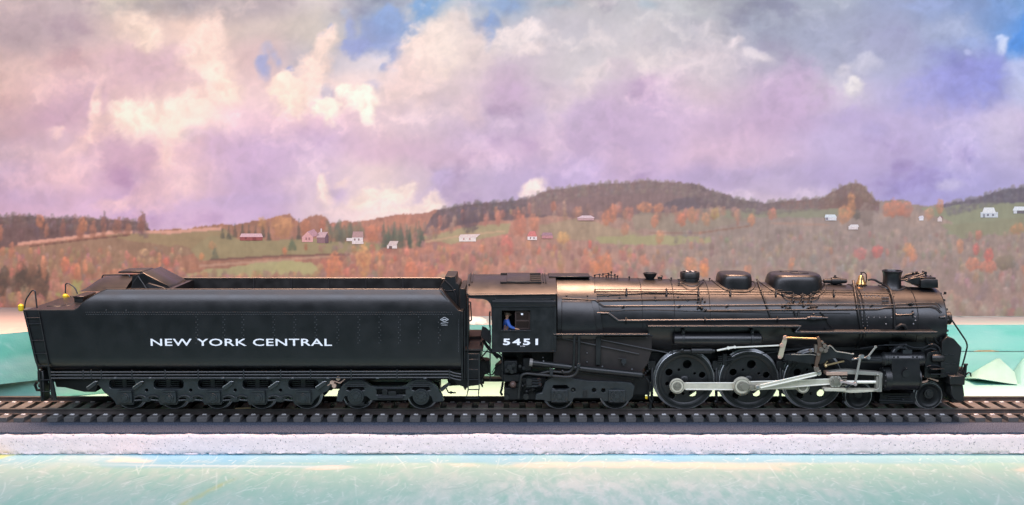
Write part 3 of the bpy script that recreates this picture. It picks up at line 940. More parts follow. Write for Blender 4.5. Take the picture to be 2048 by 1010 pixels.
def fore_col(gx, gy, z):
    col = np.zeros(gx.shape + (3,)) + np.array((184, 214, 202.0))
    n = fbm(gx / 62, gy / 150, 201, 6, .6)
    n2 = fbm(gx / 15, gy / 40, 202, 5, .6)
    n3 = fbm(gx / 260, gy / 300, 203, 3)
    col = mixc(col, (164, 210, 192), np.clip(.5 + 1.1 * n - .4 * n3, 0, 1) * .7)
    col = mixc(col, (214, 222, 212), np.clip(.9 * n3 + .7 * n2, 0, 1) * .8)
    d = FRONT - gy                                        # distance in front of the bank
    band = (1 - sstep(40, 60 + 12 * fbm(gx / 130, gx * 0, 204, 3), d))
    band = np.maximum(band, .8 * (1 - sstep(60, 90, d)) * sstep(-.1, .35, fbm(gx / 170, gy / 90, 215, 3)))
    col = mixc(col, (140, 196, 222), band * np.clip(.85 + .6 * fbm(gx / 200, gx * 0 + 3, 205, 3), .25, 1) * np.interp(gx, [300, 800], [1, .45]))
    pat = np.exp(-(((gx + 335) / 38) ** 2 + ((d - 76 + .14 * (gx + 335)) / 13) ** 2) ** 2)
    col = mixc(col, (246, 226, 206), pat * .95)
    glare = np.exp(-((gx - 150) / 420) ** 2) * sstep(60, 180, d)  # white glare painted into the board colour near the middle
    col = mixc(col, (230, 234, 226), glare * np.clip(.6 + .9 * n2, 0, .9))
    cream = np.exp(-((d - 62 - 16 * n - .03 * (gx - 300)) / 20) ** 2) * sstep(.0, .3, .5 * fbm(gx / 140, gy / 60, 206, 3) + .42 * np.exp(-((gx - 320) / 330) ** 2))
    col = mixc(col, (240, 226, 206), np.clip(cream, 0, .85))
    st = np.exp(-((d - 66 - .03 * (gx + 560)) / 6) ** 2) * (1 - sstep(120, 300, np.abs(gx + 520)))
    col = mixc(col, (214, 232, 230), st * .8)
    yl = (1 - sstep(-8, 14, gx + 948 + .8 * d + 14 * n2)) * (1 - sstep(60, 110, d))
    col = mixc(col, (216, 216, 120), yl * .7)
    ln = np.exp(-((gx + 505 + 0.35 * (d - 170)) / 8) ** 2) * sstep(120, 170, d)
    col = mixc(col, (206, 206, 140), ln * np.clip(.55 + .6 * n2, 0, .8))
    col = scratches(gx, gy, 3600, 7, ((-1250, 1250), (FRONT - 620, FRONT - 20)), col, (234, 244, 238), .2, .7, 2.4)
    col = scratches(gx, gy, 260, 8, ((-1250, 1250), (FRONT - 620, FRONT - 20)), col, (150, 186, 178), .2, .5, 2.6)
    return col


ground = painted_sheet('ground', (-1300, 1300), (-760, FRONT + 12), 1560, 400,
                       lambda x, y: -63 + .8 * fbm(x / 60, y / 60, 210, 4) - 2.0 * np.exp(-((FRONT - 22 - y) / 14) ** 2) * np.clip(fbm(x / 160, x * 0, 211, 3) + .4, 0, 1), fore_col, MINT)
struct(ground)



def speckle(m, c, sc, thr):
    """sparse dark specks in the foam."""
    nt_ = m.node_tree
    bs = nt_.nodes['Principled BSDF']
    src = bs.inputs['Base Color'].links[0].from_socket
    t_ = nt_.nodes.new('ShaderNodeTexCoord')
    n_ = nt_.nodes.new('ShaderNodeTexNoise')
    n_.inputs['Scale'].default_value = sc
    n_.inputs['Detail'].default_value = 2
    r_ = nt_.nodes.new('ShaderNodeValToRGB')
    r_.color_ramp.elements[0].position, r_.color_ramp.elements[1].position = thr - .03, thr + .02
    mx = nt_.nodes.new('ShaderNodeMix')
    mx.data_type = 'RGBA'
    nt_.links.new(t_.outputs['Object'], n_.inputs['Vector'])
    nt_.links.new(n_.outputs['Fac'], r_.inputs['Fac'])
    nt_.links.new(r_.outputs['Color'], mx.inputs['Factor'])
    nt_.links.new(src, mx.inputs['A'])
    mx.inputs['B'].default_value = (*c, 1)
    nt_.links.new(mx.outputs['Result'], bs.inputs['Base Color'])


# embankment: the rough pinkish foam strip (real pits and waves on its cut face)
PINK = mat('pinkish_foam', (0.83, 0.69, 0.685), 0.85, spec=0.2, vary=0.05, scale=160, bump=0.5, bscale=1500)
speckle(PINK, (0.30, 0.27, 0.28), 900, .665)
nx, nz = 1300, 18
gx, gs = np.meshgrid(np.linspace(-1500, 1500, nx), np.linspace(0, 1, nz))
ztop = -24.5 + 1.6 * fbm(gx / 70, gx * 0, 220, 3) + 1.2 * fbm(gx / 12, gx * 0 + 4, 221, 2)
zbot = -62.0 + 1.2 * fbm(gx / 50, gx * 0 + 8, 222, 3)
zz = zbot + (ztop - zbot) * gs
pit = fbm(gx / 5, zz / 4, 223, 3, .7)
pits = -2.4 * np.clip(pit - .38, 0, 1) * 3
for i in range(70):
    x0, z0, r0 = rng.uniform(-1250, 1250), rng.uniform(-56, -28), rng.uniform(1.0, 2.4)
    pits -= 2.2 * np.exp(-(((gx - x0) / (1.6 * r0)) ** 2 + ((zz - z0) / r0) ** 2))
rough_low = np.exp(-(gs / .12) ** 2)
yy = FRONT + .9 * fbm(gx / 110, zz / 60, 224, 2) - pits * .8 + .28 * fbm(gx / 3, zz / 3, 225, 2) + rough_low * (2.6 + 3.2 * fbm(gx / 5, zz / 3, 226, 3)) + 2.5 * gs ** 8 - 3 * np.exp(-((gs - .06) / .06) ** 2) * (fbm(gx / 40, gx * 0, 227, 2) > .1)
V = [(a, b, c) for a, b, c in zip(gx.ravel(), yy.ravel(), zz.ravel())]
bank = B()
FF = [tuple(f) for f in grid_faces(nz, nx).tolist()]
n0 = len(V)
top_i = list(range((nz - 1) * nx, nz * nx))
V += [(V[i][0], 140.0, -23.0) for i in top_i]
FF += [(top_i[i], top_i[i + 1], n0 + i + 1, n0 + i) for i in range(nx - 1)]
bank.add(V, FF)
o = bank.build('embankment', PINK, angle=60)
struct(o)

# dark granular roadbed strip on top of the embankment, its near edge cut a little wavy
MAT = bpy.data.materials.new('granular_mat')
MAT.use_nodes = True
nt = MAT.node_tree
b_ = nt.nodes['Principled BSDF']
b_.inputs['Roughness'].default_value = 0.85
b_.inputs['Specular IOR Level'].default_value = 0.2
tc = nt.nodes.new('ShaderNodeTexCoord')
vo = nt.nodes.new('ShaderNodeTexVoronoi')
vo.inputs['Scale'].default_value = 900
no = nt.nodes.new('ShaderNodeTexNoise')
no.inputs['Scale'].default_value = 1400
no.inputs['Detail'].default_value = 3
rp = nt.nodes.new('ShaderNodeValToRGB')
rp.color_ramp.elements[0].position, rp.color_ramp.elements[1].position = .28, .74
rp.color_ramp.elements[0].color = (0.009, 0.013, 0.026, 1)
rp.color_ramp.elements[1].color = (0.115, 0.14, 0.195, 1)
bp = nt.nodes.new('ShaderNodeBump')
bp.inputs['Strength'].default_value = .8
bp.inputs['Distance'].default_value = .0006
nt.links.new(tc.outputs['Object'], vo.inputs['Vector'])
nt.links.new(tc.outputs['Object'], no.inputs['Vector'])
nt.links.new(no.outputs['Fac'], rp.inputs['Fac'])
nt.links.new(rp.outputs['Color'], b_.inputs['Base Color'])
nt.links.new(vo.outputs['Distance'], bp.inputs['Height'])
nt.links.new(bp.outputs['Normal'], b_.inputs['Normal'])
n = 420
xs = np.linspace(-1490, 1490, n)
ye = FRONT + 4.5 + 2.6 * fbm(xs / 90, xs * 0, 230, 3) + 1.0 * fbm(xs / 9, xs * 0 + 2, 231, 2)
V, FF = [], []
for i in range(n):
    zf = -20.5 + .4 * math.sin(i * .7)
    V += [(xs[i], ye[i], -24.0), (xs[i], ye[i], zf), (xs[i], -110, -20.0), (xs[i], 104, -20.0), (xs[i], 112, -24.0)]
for i in range(n - 1):
    for k in range(4):
        FF.append((i * 5 + k, i * 5 + k + 1, (i + 1) * 5 + k + 1, (i + 1) * 5 + k))
o = B().add(V, FF).build('roadbed', MAT, angle=50)
struct(o)
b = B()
b.box(-1490, 1490, -79, 79, -19.95, -19.3)  # near-black strip under the ties; its colour stands in for shade
b.build('tie_gap_shade', mat('shade_strip_dark', (0.013, 0.016, 0.022), .8, vary=.3, scale=400), o)


def back_col(tint, seed):
    def f(gx, gy, z):
        col = np.zeros(gx.shape + (3,)) + np.array(tint, float)
        n = fbm(gx / 130, (gy + z) / 40, seed, 5)
        n2 = fbm(gx / 500, (gy + z) / 90, seed + 9, 3)
        mid = np.exp(-((gx - 0) / 520) ** 2)
        col = mixc(col, (226, 242, 228), np.clip(.25 * n + .75 * mid + .4 * n2, 0, 1) * .85)
        col = mixc(col, (136, 216, 190), np.clip(n - .1, 0, 1) * .5)
        return col
    return f


struct(painted_sheet('ground', (-1500, 1500), (108, 300), 300, 60, lambda x, y: -22 + 1.0 * fbm(x / 50, y / 30, 240, 3), back_col((196, 236, 214), 241), MINT))


def foam_slab(name, label, x0, x1, y0, y1, z0, z1, fcol, tcol, seed, rag=0.0, front_fn=None):
    """a thick board of insulation foam: painted faces as a colour-carrying mesh, wavy edges."""
    t = thing(name, label, 'foam board', ((x0 + x1) / 2, (y0 + y1) / 2, z0))
    nx = 160
    xs = np.linspace(x0, x1, nx)
    fr = y0 + (front_fn(xs) if front_fn is not None else 0 * xs) + 1.2 * fbm(xs / 60, xs * 0, seed, 3)
    # front face
    nzz = 20
    g1, g2 = np.meshgrid(xs, np.linspace(z0, z1, nzz))
    yf = np.tile(fr, (nzz, 1)) + .5 * fbm(g1 / 14, g2 / 14, seed + 1, 3)
    org = Vector(((x0 + x1) / 2, y0, (z0 + z1) / 2))
    link('front_face', sheet_mesh('front_face', grid_faces(nzz, nx), g1, yf, g2, srgb(np.clip(fcol(g1, yf, g2), 0, 255)) * np.array((0.60, 0.77, 0.82)), org, MINT), t, org)
    nyy = 30
    g1, s = np.meshgrid(xs, np.linspace(0, 1, nyy))
    gy = np.tile(fr, (nyy, 1)) * (1 - s) + y1 * s
    gz = z1 + .8 * fbm(g1 / 30, gy / 20, seed + 2, 3) * np.clip(s * 8, 0, 1) - .8 * (1 - np.clip(s * 8, 0, 1))
    org = Vector(((x0 + x1) / 2, (y0 + y1) / 2, z1))
    link('top_face', sheet_mesh('top_face', grid_faces(nyy, nx), g1, gy, gz, srgb(np.clip(tcol(g1, gy, gz), 0, 255)) * np.array((0.64, 0.68, 0.70)), org, MINT), t, org)
    b = B()
    b.add([(x0, fr[0], z0), (x0, y1, z0), (x0, y1, z1 - .8), (x0, fr[0], z1 - .8)], [(0, 1, 2, 3)])
    b.add([(x1, fr[-1], z0), (x1, y1, z0), (x1, y1, z1 - .8), (x1, fr[-1], z1 - .8)], [(0, 1, 2, 3)])
    b.add([(x0, y1, z0), (x1, y1, z0), (x1, y1, z1 - .8), (x0, y1, z1 - .8)], [(0, 1, 2, 3)])
    b.build('cut_edge', mat('mint_cut', (0.33, 0.58, 0.49), .7), t)
    return t


def mint_face(tint, seed, sl=0.0):
    def f(gx, gy, z):
        col = np.zeros(gx.shape + (3,)) + np.array(tint, float)
        n = fbm(gx / 120, z / 30, seed, 4)
        col = mixc(col, (222, 244, 228), np.clip(.3 + n + sl * np.exp(-(gx / 420) ** 2), 0, 1) * .75)
        col = mixc(col, (132, 222, 194), np.clip(-n - .05, 0, 1) * .7)
        lowb = np.exp(-((z - z.min()) / 5) ** 2)
        col = mixc(col, (150, 214, 196), lowb * .4)
        return scratches(gx, z, 90, seed, ((gx.min(), gx.max()), (z.min(), z.max())), col, (238, 250, 240), .15, .5)
    return f


def pale_top(stain):
    def f(gx, gy, z):
        col = np.zeros(gx.shape + (3,)) + np.array((224, 214, 206.0))
        col = mixc(col, (202, 232, 216), np.clip(fbm(gx / 90, gy / 30, 260, 4) + .35, 0, 1) * .8)
        if stain:
            k = sstep(.16, .34, fbm(gx / 30, gy / 9, 262, 4, .65)) * sstep(380, 404, gy + 5 * fbm(gx / 50, gy * 0, 263, 2))
            col = mixc(col, (96, 110, 104), k * .85)
        return col
    return f


foam_slab('foam_board', 'long pale green foam board lying lowest behind the track', -1400, 1400, 293, 424, -21, 43.5, mint_face((180, 232, 212), 250, .9), pale_top(False), 270)
foam_slab('foam_board', 'upper pale green foam board with dark stains on its whitish top, right of engine front', -560, 1400, 296, 422, 44.5, 107, mint_face((172, 232, 214), 251, .9), pale_top(True), 280)


def tan_top(gx, gy, z):
    col = np.zeros(gx.shape + (3,)) + np.array((196, 176, 168.0))
    col = mixc(col, (176, 164, 162), np.clip(fbm(gx / 90, gy / 40, 265, 4) + .2, 0, 1) * .7)
    return mixc(col, (206, 190, 180), np.clip(fbm(gx / 20, gy / 60, 266, 3), 0, 1) * .6)


foam_slab('foam_block', 'thick foam block with cream top and mint face at left behind the tender', -1400, -600, 112, 418, 21, 128, mint_face((150, 228, 200), 252, .1), tan_top, 290, front_fn=lambda x: np.clip((x + 1010) * .62, -230, 220))
foam_slab('foam_slab', 'low pale green foam slab under the thick block at the left', -1400, -640, 118, 290, -21, 20, mint_face((190, 234, 208), 253, .2), pale_top(False), 300, front_fn=lambda x: np.clip((x + 1010) * .34, -110, 120))

# brown sliver of bare foam showing in the seam between the two right-hand boards
b = B()
p = [P(x, y, 293.5) for x, y in ((1948, 703), (1958, 701), (1982, 700.5), (1998, 702.6), (1978, 703.8))]
b.add(p + [Vector((q_.x, q_.y + 2.4, q_.z)) for q_ in p], [(0, 1, 2, 3, 4), (0, 5, 6, 1), (1, 6, 7, 2), (2, 7, 8, 3), (3, 8, 9, 4), (4, 9, 5, 0)])
tag(b.build('paper_shred', mat('kraft_paper', (0.42, 0.30, 0.17), .8, vary=.2, scale=300)), 'brown paper shred in the seam between the two green boards on the right', 'paper scrap')

# carved foam wedges leaning on the right-hand boards
def wedge(front, ridge_dy, back_dy, label, tint):
    """front: pixel outline of the visible faces, split by index lists."""
    b = B()
    b.add(*front)
    return tag(b.build('foam_offcut', mat('pale_foam_%d' % tint[0], tuple(srgb(tint) * .66), .7, spec=.3, vary=.06, scale=120, bump=.25, bscale=500), bevel=1.2), label, 'foam offcut')


A1, A2, A3 = P(1952, 757, 236), P(2036, 770, 232), P(2030, 744, 262)
A4, A5 = P(2000, 716, 284), P(1958, 737, 270)
B1, B2 = Vector((A4.x - 4, 291, A4.z - 2)), Vector((A1.x - 6, 291, -20))
A6 = Vector((A2.x + 8, 291, -20))
wedge(([A1, A2, A3, A4, A5, B1, B2, A6], [(0, 1, 2), (0, 2, 3), (0, 3, 4), (4, 3, 5), (0, 4, 5, 6), (1, 7, 2), (2, 7, 5, 3), (0, 6, 7, 1), (6, 5, 7)]), 0, 0, 'faceted pale foam wedge leaning against the green boards right of the engine', (178, 226, 214))
A1, A2, A3 = P(2042, 772, 236), P(2200, 790, 232), P(2190, 730, 262)
A4, A5 = P(2052, 716, 284), P(2040, 732, 276)
B1, B2, A6 = Vector((A4.x - 4, 291, A4.z - 2)), Vector((A1.x - 3, 291, -20)), Vector((A2.x + 8, 291, -20))
wedge(([A1, A2, A3, A4, A5, B1, B2, A6], [(0, 1, 2), (0, 2, 3), (0, 3, 4), (4, 3, 5), (0, 4, 5, 6), (1, 7, 2), (2, 7, 5, 3), (0, 6, 7, 1), (6, 5, 7)]), 0, 0, 'pale mint foam wedge at the right edge beside the cream wedge', (168, 226, 216))
# white plaster lump seen in the gap between tender and cab
b = B()
c0 = P(948, 649, 330)
prof = [(-2, 30), (3, 28), (7, 22), (10, 12), (11, 2)]
b.lathe(prof, (c0.x, c0.y, 109), 'Z', 22)
b.v = [(x + 3 * math.sin(y * .2 + z), y + 2 * math.sin(x * .3), z + .8 * math.sin(x * .4)) for x, y, z in b.v]
tag(b.build('plaster_lump', mat('white_plaster', (0.80, 0.78, 0.68), .8, vary=.05, scale=200), bevel=0), 'rounded white plaster lump on the boards in the gap between tender and cab', 'plaster')

# ================================================================== track
track = thing('railway_track', 'dark two-rail model track with chunky plastic ties under the train', 'train track', (0, 0, -20))
b = B().box(-10.2, 10.2, -77, 77, 0, 9.8)
me_o = b.build('tie', TIE, track, bevel=.9, origin=(0, 0, 0))
tie_me = me_o.data
bpy.data.objects.remove(me_o)
SPC = 32.75
ties = []
for i in range(-38, 39):
    x = 6.0 + i * SPC + (5 if i < -15 else 0) + random.uniform(-1.2, 1.2)
    o = link('tie', tie_me, track, (x, random.uniform(-1, 1), -20.3 + random.uniform(-.3, .1)))
    o.rotation_euler = (0, 0, random.uniform(-.012, .012))
    ties.append(x)
rs = [(-6.5, -10.6), (6.5, -10.6), (6.5, -9.6), (1.3, -8.2), (1.3, -3.4), (3.4, -2.6), (3.4, -.4), (2.8, 0), (-2.8, 0), (-3.4, -.4), (-3.4, -2.6), (-1.3, -3.4), (-1.3, -8.2), (-6.5, -9.6)]
for Y in (-48.4, 48.4):
    B().xprism([(Y + a, z) for a, z in rs], -1290, 1290).build('rail', RAIL, track, origin=(0, Y, -5))
spike = B()
spike.box(-4.4, 4.4, -2.6, 2.0, 0, 1.6)
spike.box(-2.6, -1.0, -1.2, 1.2, 1.3, 2.3)
spike.box(1.0, 2.6, -1.2, 1.2, 1.3, 2.3)
so = spike.build('tie_plate', PLATE, track, bevel=.25, origin=(0, 0, 0))
sp_me = so.data
bpy.data.objects.remove(so)
for x in ties:
    for Y in (-57.0, -40.0, 40, 57):
        link('tie_plate', sp_me, track, (x + random.uniform(-.8, .8), Y, -10.5))
b = B()
p = P(487, 819.5, -53)
b.add([(p.x - 17, -53, .2), (p.x + 14, -52, 1.2), (p.x + 13, -49, 1.4), (p.x - 12, -49.5, .4), (p.x - 17, -53, 2.0), (p.x + 14, -52, 3.0), (p.x + 13, -49, 2.6), (p.x - 12, -49.5, 1.8)], [(0, 1, 2, 3), (4, 7, 6, 5), (0, 4, 5, 1), (1, 5, 6, 2), (2, 6, 7, 3), (3, 7, 4, 0)])
tag(b.build('wood_sliver', WOOD), 'thin straw coloured sliver lying on the near rail below the tender', 'wood sliver')

# ================================================================== tender
NS = -92.0             # near side of tender and cab
RY = -48.4             # near wheel plane (rail centre)
tender = thing('tender', 'long black tender lettered in white with yellow marker lamps at its rear end', 'tender', (P(480, 800, 0).x, 0, 0))


def zr(row, Y):
    return P(1024, row, Y).z


# cross-section of one side, from the bottom upwards: (half width, z)
zb, zt = zr(742, -80), zr(579.5, -79)
SEC = [(0, zb), (60, zb), (73, zb + 1), (82, zb + 4), (88, zb + 10), (91.3, zb + 19), (92, zb + 30), (92, zr(640, -92)), (92, zr(622, -92)), (91.4, zr(613, -91)), (90, zr(604, -90)), (87.6, zr(595, -88)), (84.2, zr(588, -84)), (80.5, zr(582.5, -80)), (79, zt)]
sy, sz = [a for a, _ in SEC], [b_ for _, b_ in SEC]
st = [(46, 621), (75, 621), (110, 621), (148, 621), (156, 617), (162, 610), (170, 602), (186, 591), (198, 584), (208, 581), (218, 580), (300, 579.5), (334, 579.5), (335, 579.5), (480, 579.5), (640, 579.5), (800, 579.5), (876, 579.5), (877, 579.5), (882, 582), (890, 592), (900, 604), (910, 616), (916, 622), (921, 623)]
body = B()
loops = []
for i, (px, row) in enumerate(st):
    ztop = zr(row, -92) if row > 600 else (zr(row, -86) if row > 582 else zt)
    right = []
    for (yy_, z_) in SEC:
        if z_ > ztop:
            yy_ = float(np.interp(ztop, sz, sy)) if ztop > sz[1] + 1 else yy_
            z_ = ztop
        right.append((yy_, z_))
    bunker = 335 <= px <= 876
    lip = right[-1][0]
    right += [(lip - 3.5, right[-1][1]), (lip - 4.5, ztop - (40 if bunker else .6)), (0, ztop - (40 if bunker else .6))]
    x0 = P(px, row, -92).x
    pts = []
    for yy_, z_ in right:
        sl = 0
        if i == 0:
            sl = (P(74, 740, -92).x - P(46, 621, -92).x) * min(1, max(0, (zr(621, -92) - z_) / (zr(621, -92) - zr(740, -92))))
        elif i == 1:
            sl = 12 * min(1, max(0, (zr(621, -92) - z_) / 120))
        pts.append((x0 + sl, yy_, z_))
    loops.append(pts)
m = len(loops[0])
for sgn in (-1, 1):
    V = [(x, sgn * y, z) for l in loops for x, y, z in l]
    FF = [(i * m + k, i * m + k + 1, (i + 1) * m + k + 1, (i + 1) * m + k) for i in range(len(loops) - 1) for k in range(m - 1)]
    body.add(V, FF)
    # end sheets
for li in (0, len(loops) - 1):
    l = loops[li]
    V = [(x, -y, z) for x, y, z in l] + [(x, y, z) for x, y, z in reversed(l)]
    body.add(V, [tuple(range(len(V)))])
tank = body.build('tank', BLACK, tender, angle=30)

# rolled lip along the top edges
for sgn in (-1, 1):
    b = B()
    path = [(P(px, row, -92).x, sgn * (float(np.interp(zr(row, -92) if row > 600 else (zr(row, -86) if row > 582 else zt), sz, sy)) - 1.2), (zr(row, -92) if row > 600 else (zr(row, -86) if row > 582 else zt)) + .3) for px, row in st]
    b.tube(path, 1.35, 6)
    b.build('edge_bead', PIPE, tank)

# coal bunker: raised side boards with ribs
for sgn in (-1, 1):
    b = B()
    yb = 70 * sgn
    xa, xb = P(338, 570, 0).x, P(878, 570, 0).x
    b.box(xa, xb, yb - 1.5, yb + 1.5, zt - 38, zt + (1.0 if sgn < 0 else 3.0))
    bo = b.build('bunker_board', BLACK2, tender, bevel=.4)
    if sgn > 0:
        for px in (508, 583, 658, 732, 806):
            x = P(px, 571, 68).x
            B().box(x - 1.0, x + 1.0, yb - 4, yb - 1.6, zt - 36, zt + 3).build('rib', PIPE, bo)
        B().tube([(xa, yb, zt + 3.2), (xb, yb, zt + 3.2)], 1.2, 6).build('top_bead', PIPE, bo)

# sloped coal hump at the rear of the bunker with its hatch and rails
b = B()
hz0 = zr(581, -78)
hz1 = zr(549.5, 0)
secs = []
for px, k in ((172, .0), (176, .25), (184, .62), (194, .88), (205, 1.0), (240, 1.02), (262, 1.02)):
    l = []
    for j in range(21):
        y = -76 + 152 * j / 20
        l.append((P(px, 566, -40).x, y, hz0 - 2 + (hz1 - hz0 + 2) * k * (1 - abs(y / 76) ** 1.7)))
    secs.append(l)
V = [v for l in secs for v in l]
b.add(V, [(i * 21 + j, i * 21 + j + 1, (i + 1) * 21 + j + 1, (i + 1) * 21 + j) for i in range(len(secs) - 1) for j in range(20)])
b.add(secs[-1], [tuple(range(21))])
b.build('water_hatch_hump', BLACK, tender, angle=40)
b = B()
w = [P(x, y, -50) for x, y in ((263.5, 584), (264, 552), (286, 545), (338, 572), (344, 584))]
b.prism([(p.x, p.z) for p in w], -50, 50)
b.build('coal_slope_sheet', BLACK, tender, bevel=.8)
b = B()
b.pprism([(236, 546), (237, 543), (284, 542), (287, 545), (284, 546)], -14, 44)
b.build('hatch_lid', BLACK2, tender, bevel=.5)
b = B()
b.ptube([(262, 582), (266, 566), (276, 552), (283, 547)], -63, 1.2)
b.ptube([(276, 552), (296, 582)], -63, 1.2)
b.build('slope_brace', PIPE, tender)
b = B()
b.pprism([(290, 571), (296, 566), (330, 576), (326, 582), (300, 581)], -58, -51)
b.build('slope_bracket', PIPE, tender, bevel=.6)
b = B()
b.ptube([(204, 556), (206, 550), (258, 549), (260, 555)], -63, 1.3, fil=3)
b.build('grab_rail', PIPE, tender)

# rear deck boxes, rails and marker lamps
b = B()
b.pbox(148, 166, 596, 617, 10, 66)
tb = b.build('tool_box', BLACK2, tender, bevel=.8)
b = B()
b.pbox(146, 168, 592.5, 596.2, 8, 68)
b.build('box_lid', BLACK, tb, bevel=.8)
b = B()
b.pbox(92, 122, 612, 621, -40, -14)
b.build('filler_hatch', BLACK2, tender, bevel=1.2)
b = B()
b.pbox(126, 140, 611, 621, -30, 20)
b.build('deck_box', BLACK2, tender, bevel=.8)
b = B()
b.ptube([(49, 617), (51, 600), (64, 581), (70, 581), (74, 616)], -88, 1.4, fil=8)
b.build('hand_rail', PIPE, tender)
b = B()
b.ptube([(131, 597), (131, 568), (136, 566), (150, 575), (155, 588)], 84, 1.4, fil=6)
b.build('hand_rail', PIPE, tender)


def marker(px, row, Y):
    c = P(px, row, Y)
    ml = B().lathe([(-7.2, 2.0), (-6.8, 4.2), (-4.8, 4.6), (-4.2, 5.5), (4.2, 5.5), (4.8, 4.2), (6.4, 3.2), (7.0, 1.5)], c, 'Z', 14).build('marker_lamp', YELLOW, tender)
    b = B()
    for a in (0, 120, 240):
        a = math.radians(a - 90)
        d = Vector((math.cos(a), math.sin(a), 0))
        b.lathe([(0, 2.6), (1.6, 2.6)], c + d * 5.0, 'Y', 12)
    b.build('lens', mat('amber_lens', (0.62, 0.40, 0.02), .2), ml)
    B().tube([c + Vector((3, 2, -6)), c + Vector((6, 3, -8))], 1.1, 6).build('bracket', PIPE, ml)


marker(42, 615, -84)
marker(131, 594, 84)

# rear ladder on the slanted corner
lad = B()
for dx_ in (0, 27):
    lad.ptube([(50 + dx_, 624), (78 + dx_ * .82, 745), (84 + dx_ * .75, 800)], -94, 1.5)
ladder = lad.build('ladder', BLACK2, tender)
for r_, xa, xb in ((636, 54, 80), (648, 57, 82), (681, 64, 89), (707, 70, 94), (732, 76, 99), (760, 81, 103), (783, 84, 105)):
    b = B()
    b.ptube([(xa, r_), (xb, r_ - .5)], -95, 1.0)
    b.build('rung', PIPE, ladder)
b = B()
b.pbox(78, 89, 742, 803, -92, -70)
b.build('rear_post', BLACK2, tender, bevel=1)
b = B()
b.pprism([(88, 700), (92, 700), (112, 800), (107, 800)], -88, -82)
b.build('corner_brace', PIPE, tender)
b = B()
b.pbox(74, 110, 742, 764, -70, 70)
b.build('rear_beam', DARK, tender, bevel=1)
# rear coupler and air hoses
b = B()
b.ptube([(96, 768), (84, 770), (78, 772)], -4, 4.0)
b.ptube([(74, 764), (70, 770), (74, 780), (82, 780)], -4, 3)
b.build('coupler', DARK, tender)
b = B()
for k in range(3):
    b.ptube([(90 + 4 * k, 760), (97 + 2 * k, 772), (92 + 3 * k, 786), (99 + 2 * k, 796)], -30 - 8 * k, 1.2, fil=4)
b.build('air_hose', DARK, tender)
b = B()
b.pprism([(108, 757), (200, 757), (192, 784), (168, 784), (150, 780), (130, 775), (112, 774)], -50, 50)
b.build('drain_sump', DARK, tender, bevel=1)

# belly frame and the three train pipes with their clamps
b = B()
b.pbox(100, 925, 740, 759, -60, 60)
b.build('underframe', DARK, tender, bevel=1)
for k, r_ in enumerate((744.2, 750.0, 756.2)):
    b = B()
    b.ptube([(102, r_), (560, r_ - .6), (900, r_ - 1.5), (907, r_ + 1.5), (922, r_ + 4)], -93, 1.55, 8, fil=4)
    b.build('train_pipe', PIPE, tender)
for px in (166, 182, 202, 263.5, 330, 396, 487, 561, 621, 702, 794, 899):
    b = B()
    b.pbox(px - 1.4, px + 1.4, 740, 759.5, -95.2, -91)
    b.build('pipe_clamp', PIPE, tender, bevel=.4)
b = B()
for px in (230, 300, 445, 480, 536, 585, 655, 755, 850):
    b.pbox(px - 3, px + 3, 754.6, 757.8, -95.4, -91.8)
b.build('pipe_coupling', RIVET, tender, bevel=.4)

# rivets: a double seam under the shoulder and the vertical double rows
rv = B()


def rivet(px, row, r=.85):
    c = P(px, row, NS - .1)
    n_ = 6
    V = [(c.x + r * math.cos(i * math.pi / 3), NS, c.z + r * math.sin(i * math.pi / 3)) for i in range(n_)] + [(c.x + .5 * r * math.cos(i * math.pi / 3), NS - .6, c.z + .5 * r * math.sin(i * math.pi / 3)) for i in range(n_)]
    rv.add(V, [(i, (i + 1) % n_, (i + 1) % n_ + n_, i + n_) for i in range(n_)] + [tuple(range(n_, 2 * n_))])


x = 172
while x < 905:
    rivet(x, 624.5, .75)
    rivet(x + 1.7, 628.8, .75)
    x += 3.4
for px in (392, 446, 484, 546, 588, 630, 674, 716, 758, 797, 837, 877):
    for k in range(11):
        rivet(px + (k % 2) * 3.4, 634 + k * 5.2, .85)
for k in range(22):
    rivet(917, 640 + k * 3.0, .7)
for px in (212, 252):
    for k in range(7):
        rivet(px, 600 + 3.6 * k if k > 5 else 622 - k * .5, .7)
struct(rv.build('rivet', RIVET, tank), 'stuff')
lettering('lettering', 'NEW YORK CENTRAL', 301, 664, 677.4, 691.8, NS - .35, tank, WHITE, bold=.010, space=1.06)

# white diamond emblem with a bar and an underline
b = B()


def quadline(pts, w_, closed=False):
    """flat stroke on the tender side through pixel points."""
    W3 = [P(x, y, NS - .4) for x, y in pts]
    n_ = len(W3)
    for i in range(n_ if closed else n_ - 1):
        a, c = W3[i], W3[(i + 1) % n_]
        d = (c - a).normalized()
        s_ = Vector((-d.z, 0, d.x)) * w_
        yo = Vector((0, -.05 * (i % 2), 0))
        b.add([a + s_ + yo, c + s_ + yo, c - s_ + yo, a - s_ + yo], [(0, 1, 2, 3)])


quadline([(880.5, 639), (889, 634.3), (897, 639), (889, 643.6)], .55, True)
quadline([(884.5, 639.4), (893, 639.0)], .9)
quadline([(881.5, 646.5), (896.5, 645.2)], .45)
quadline([(883, 650.2), (895, 650.0)], .45)
b.build('emblem', GREYMARK, tank)


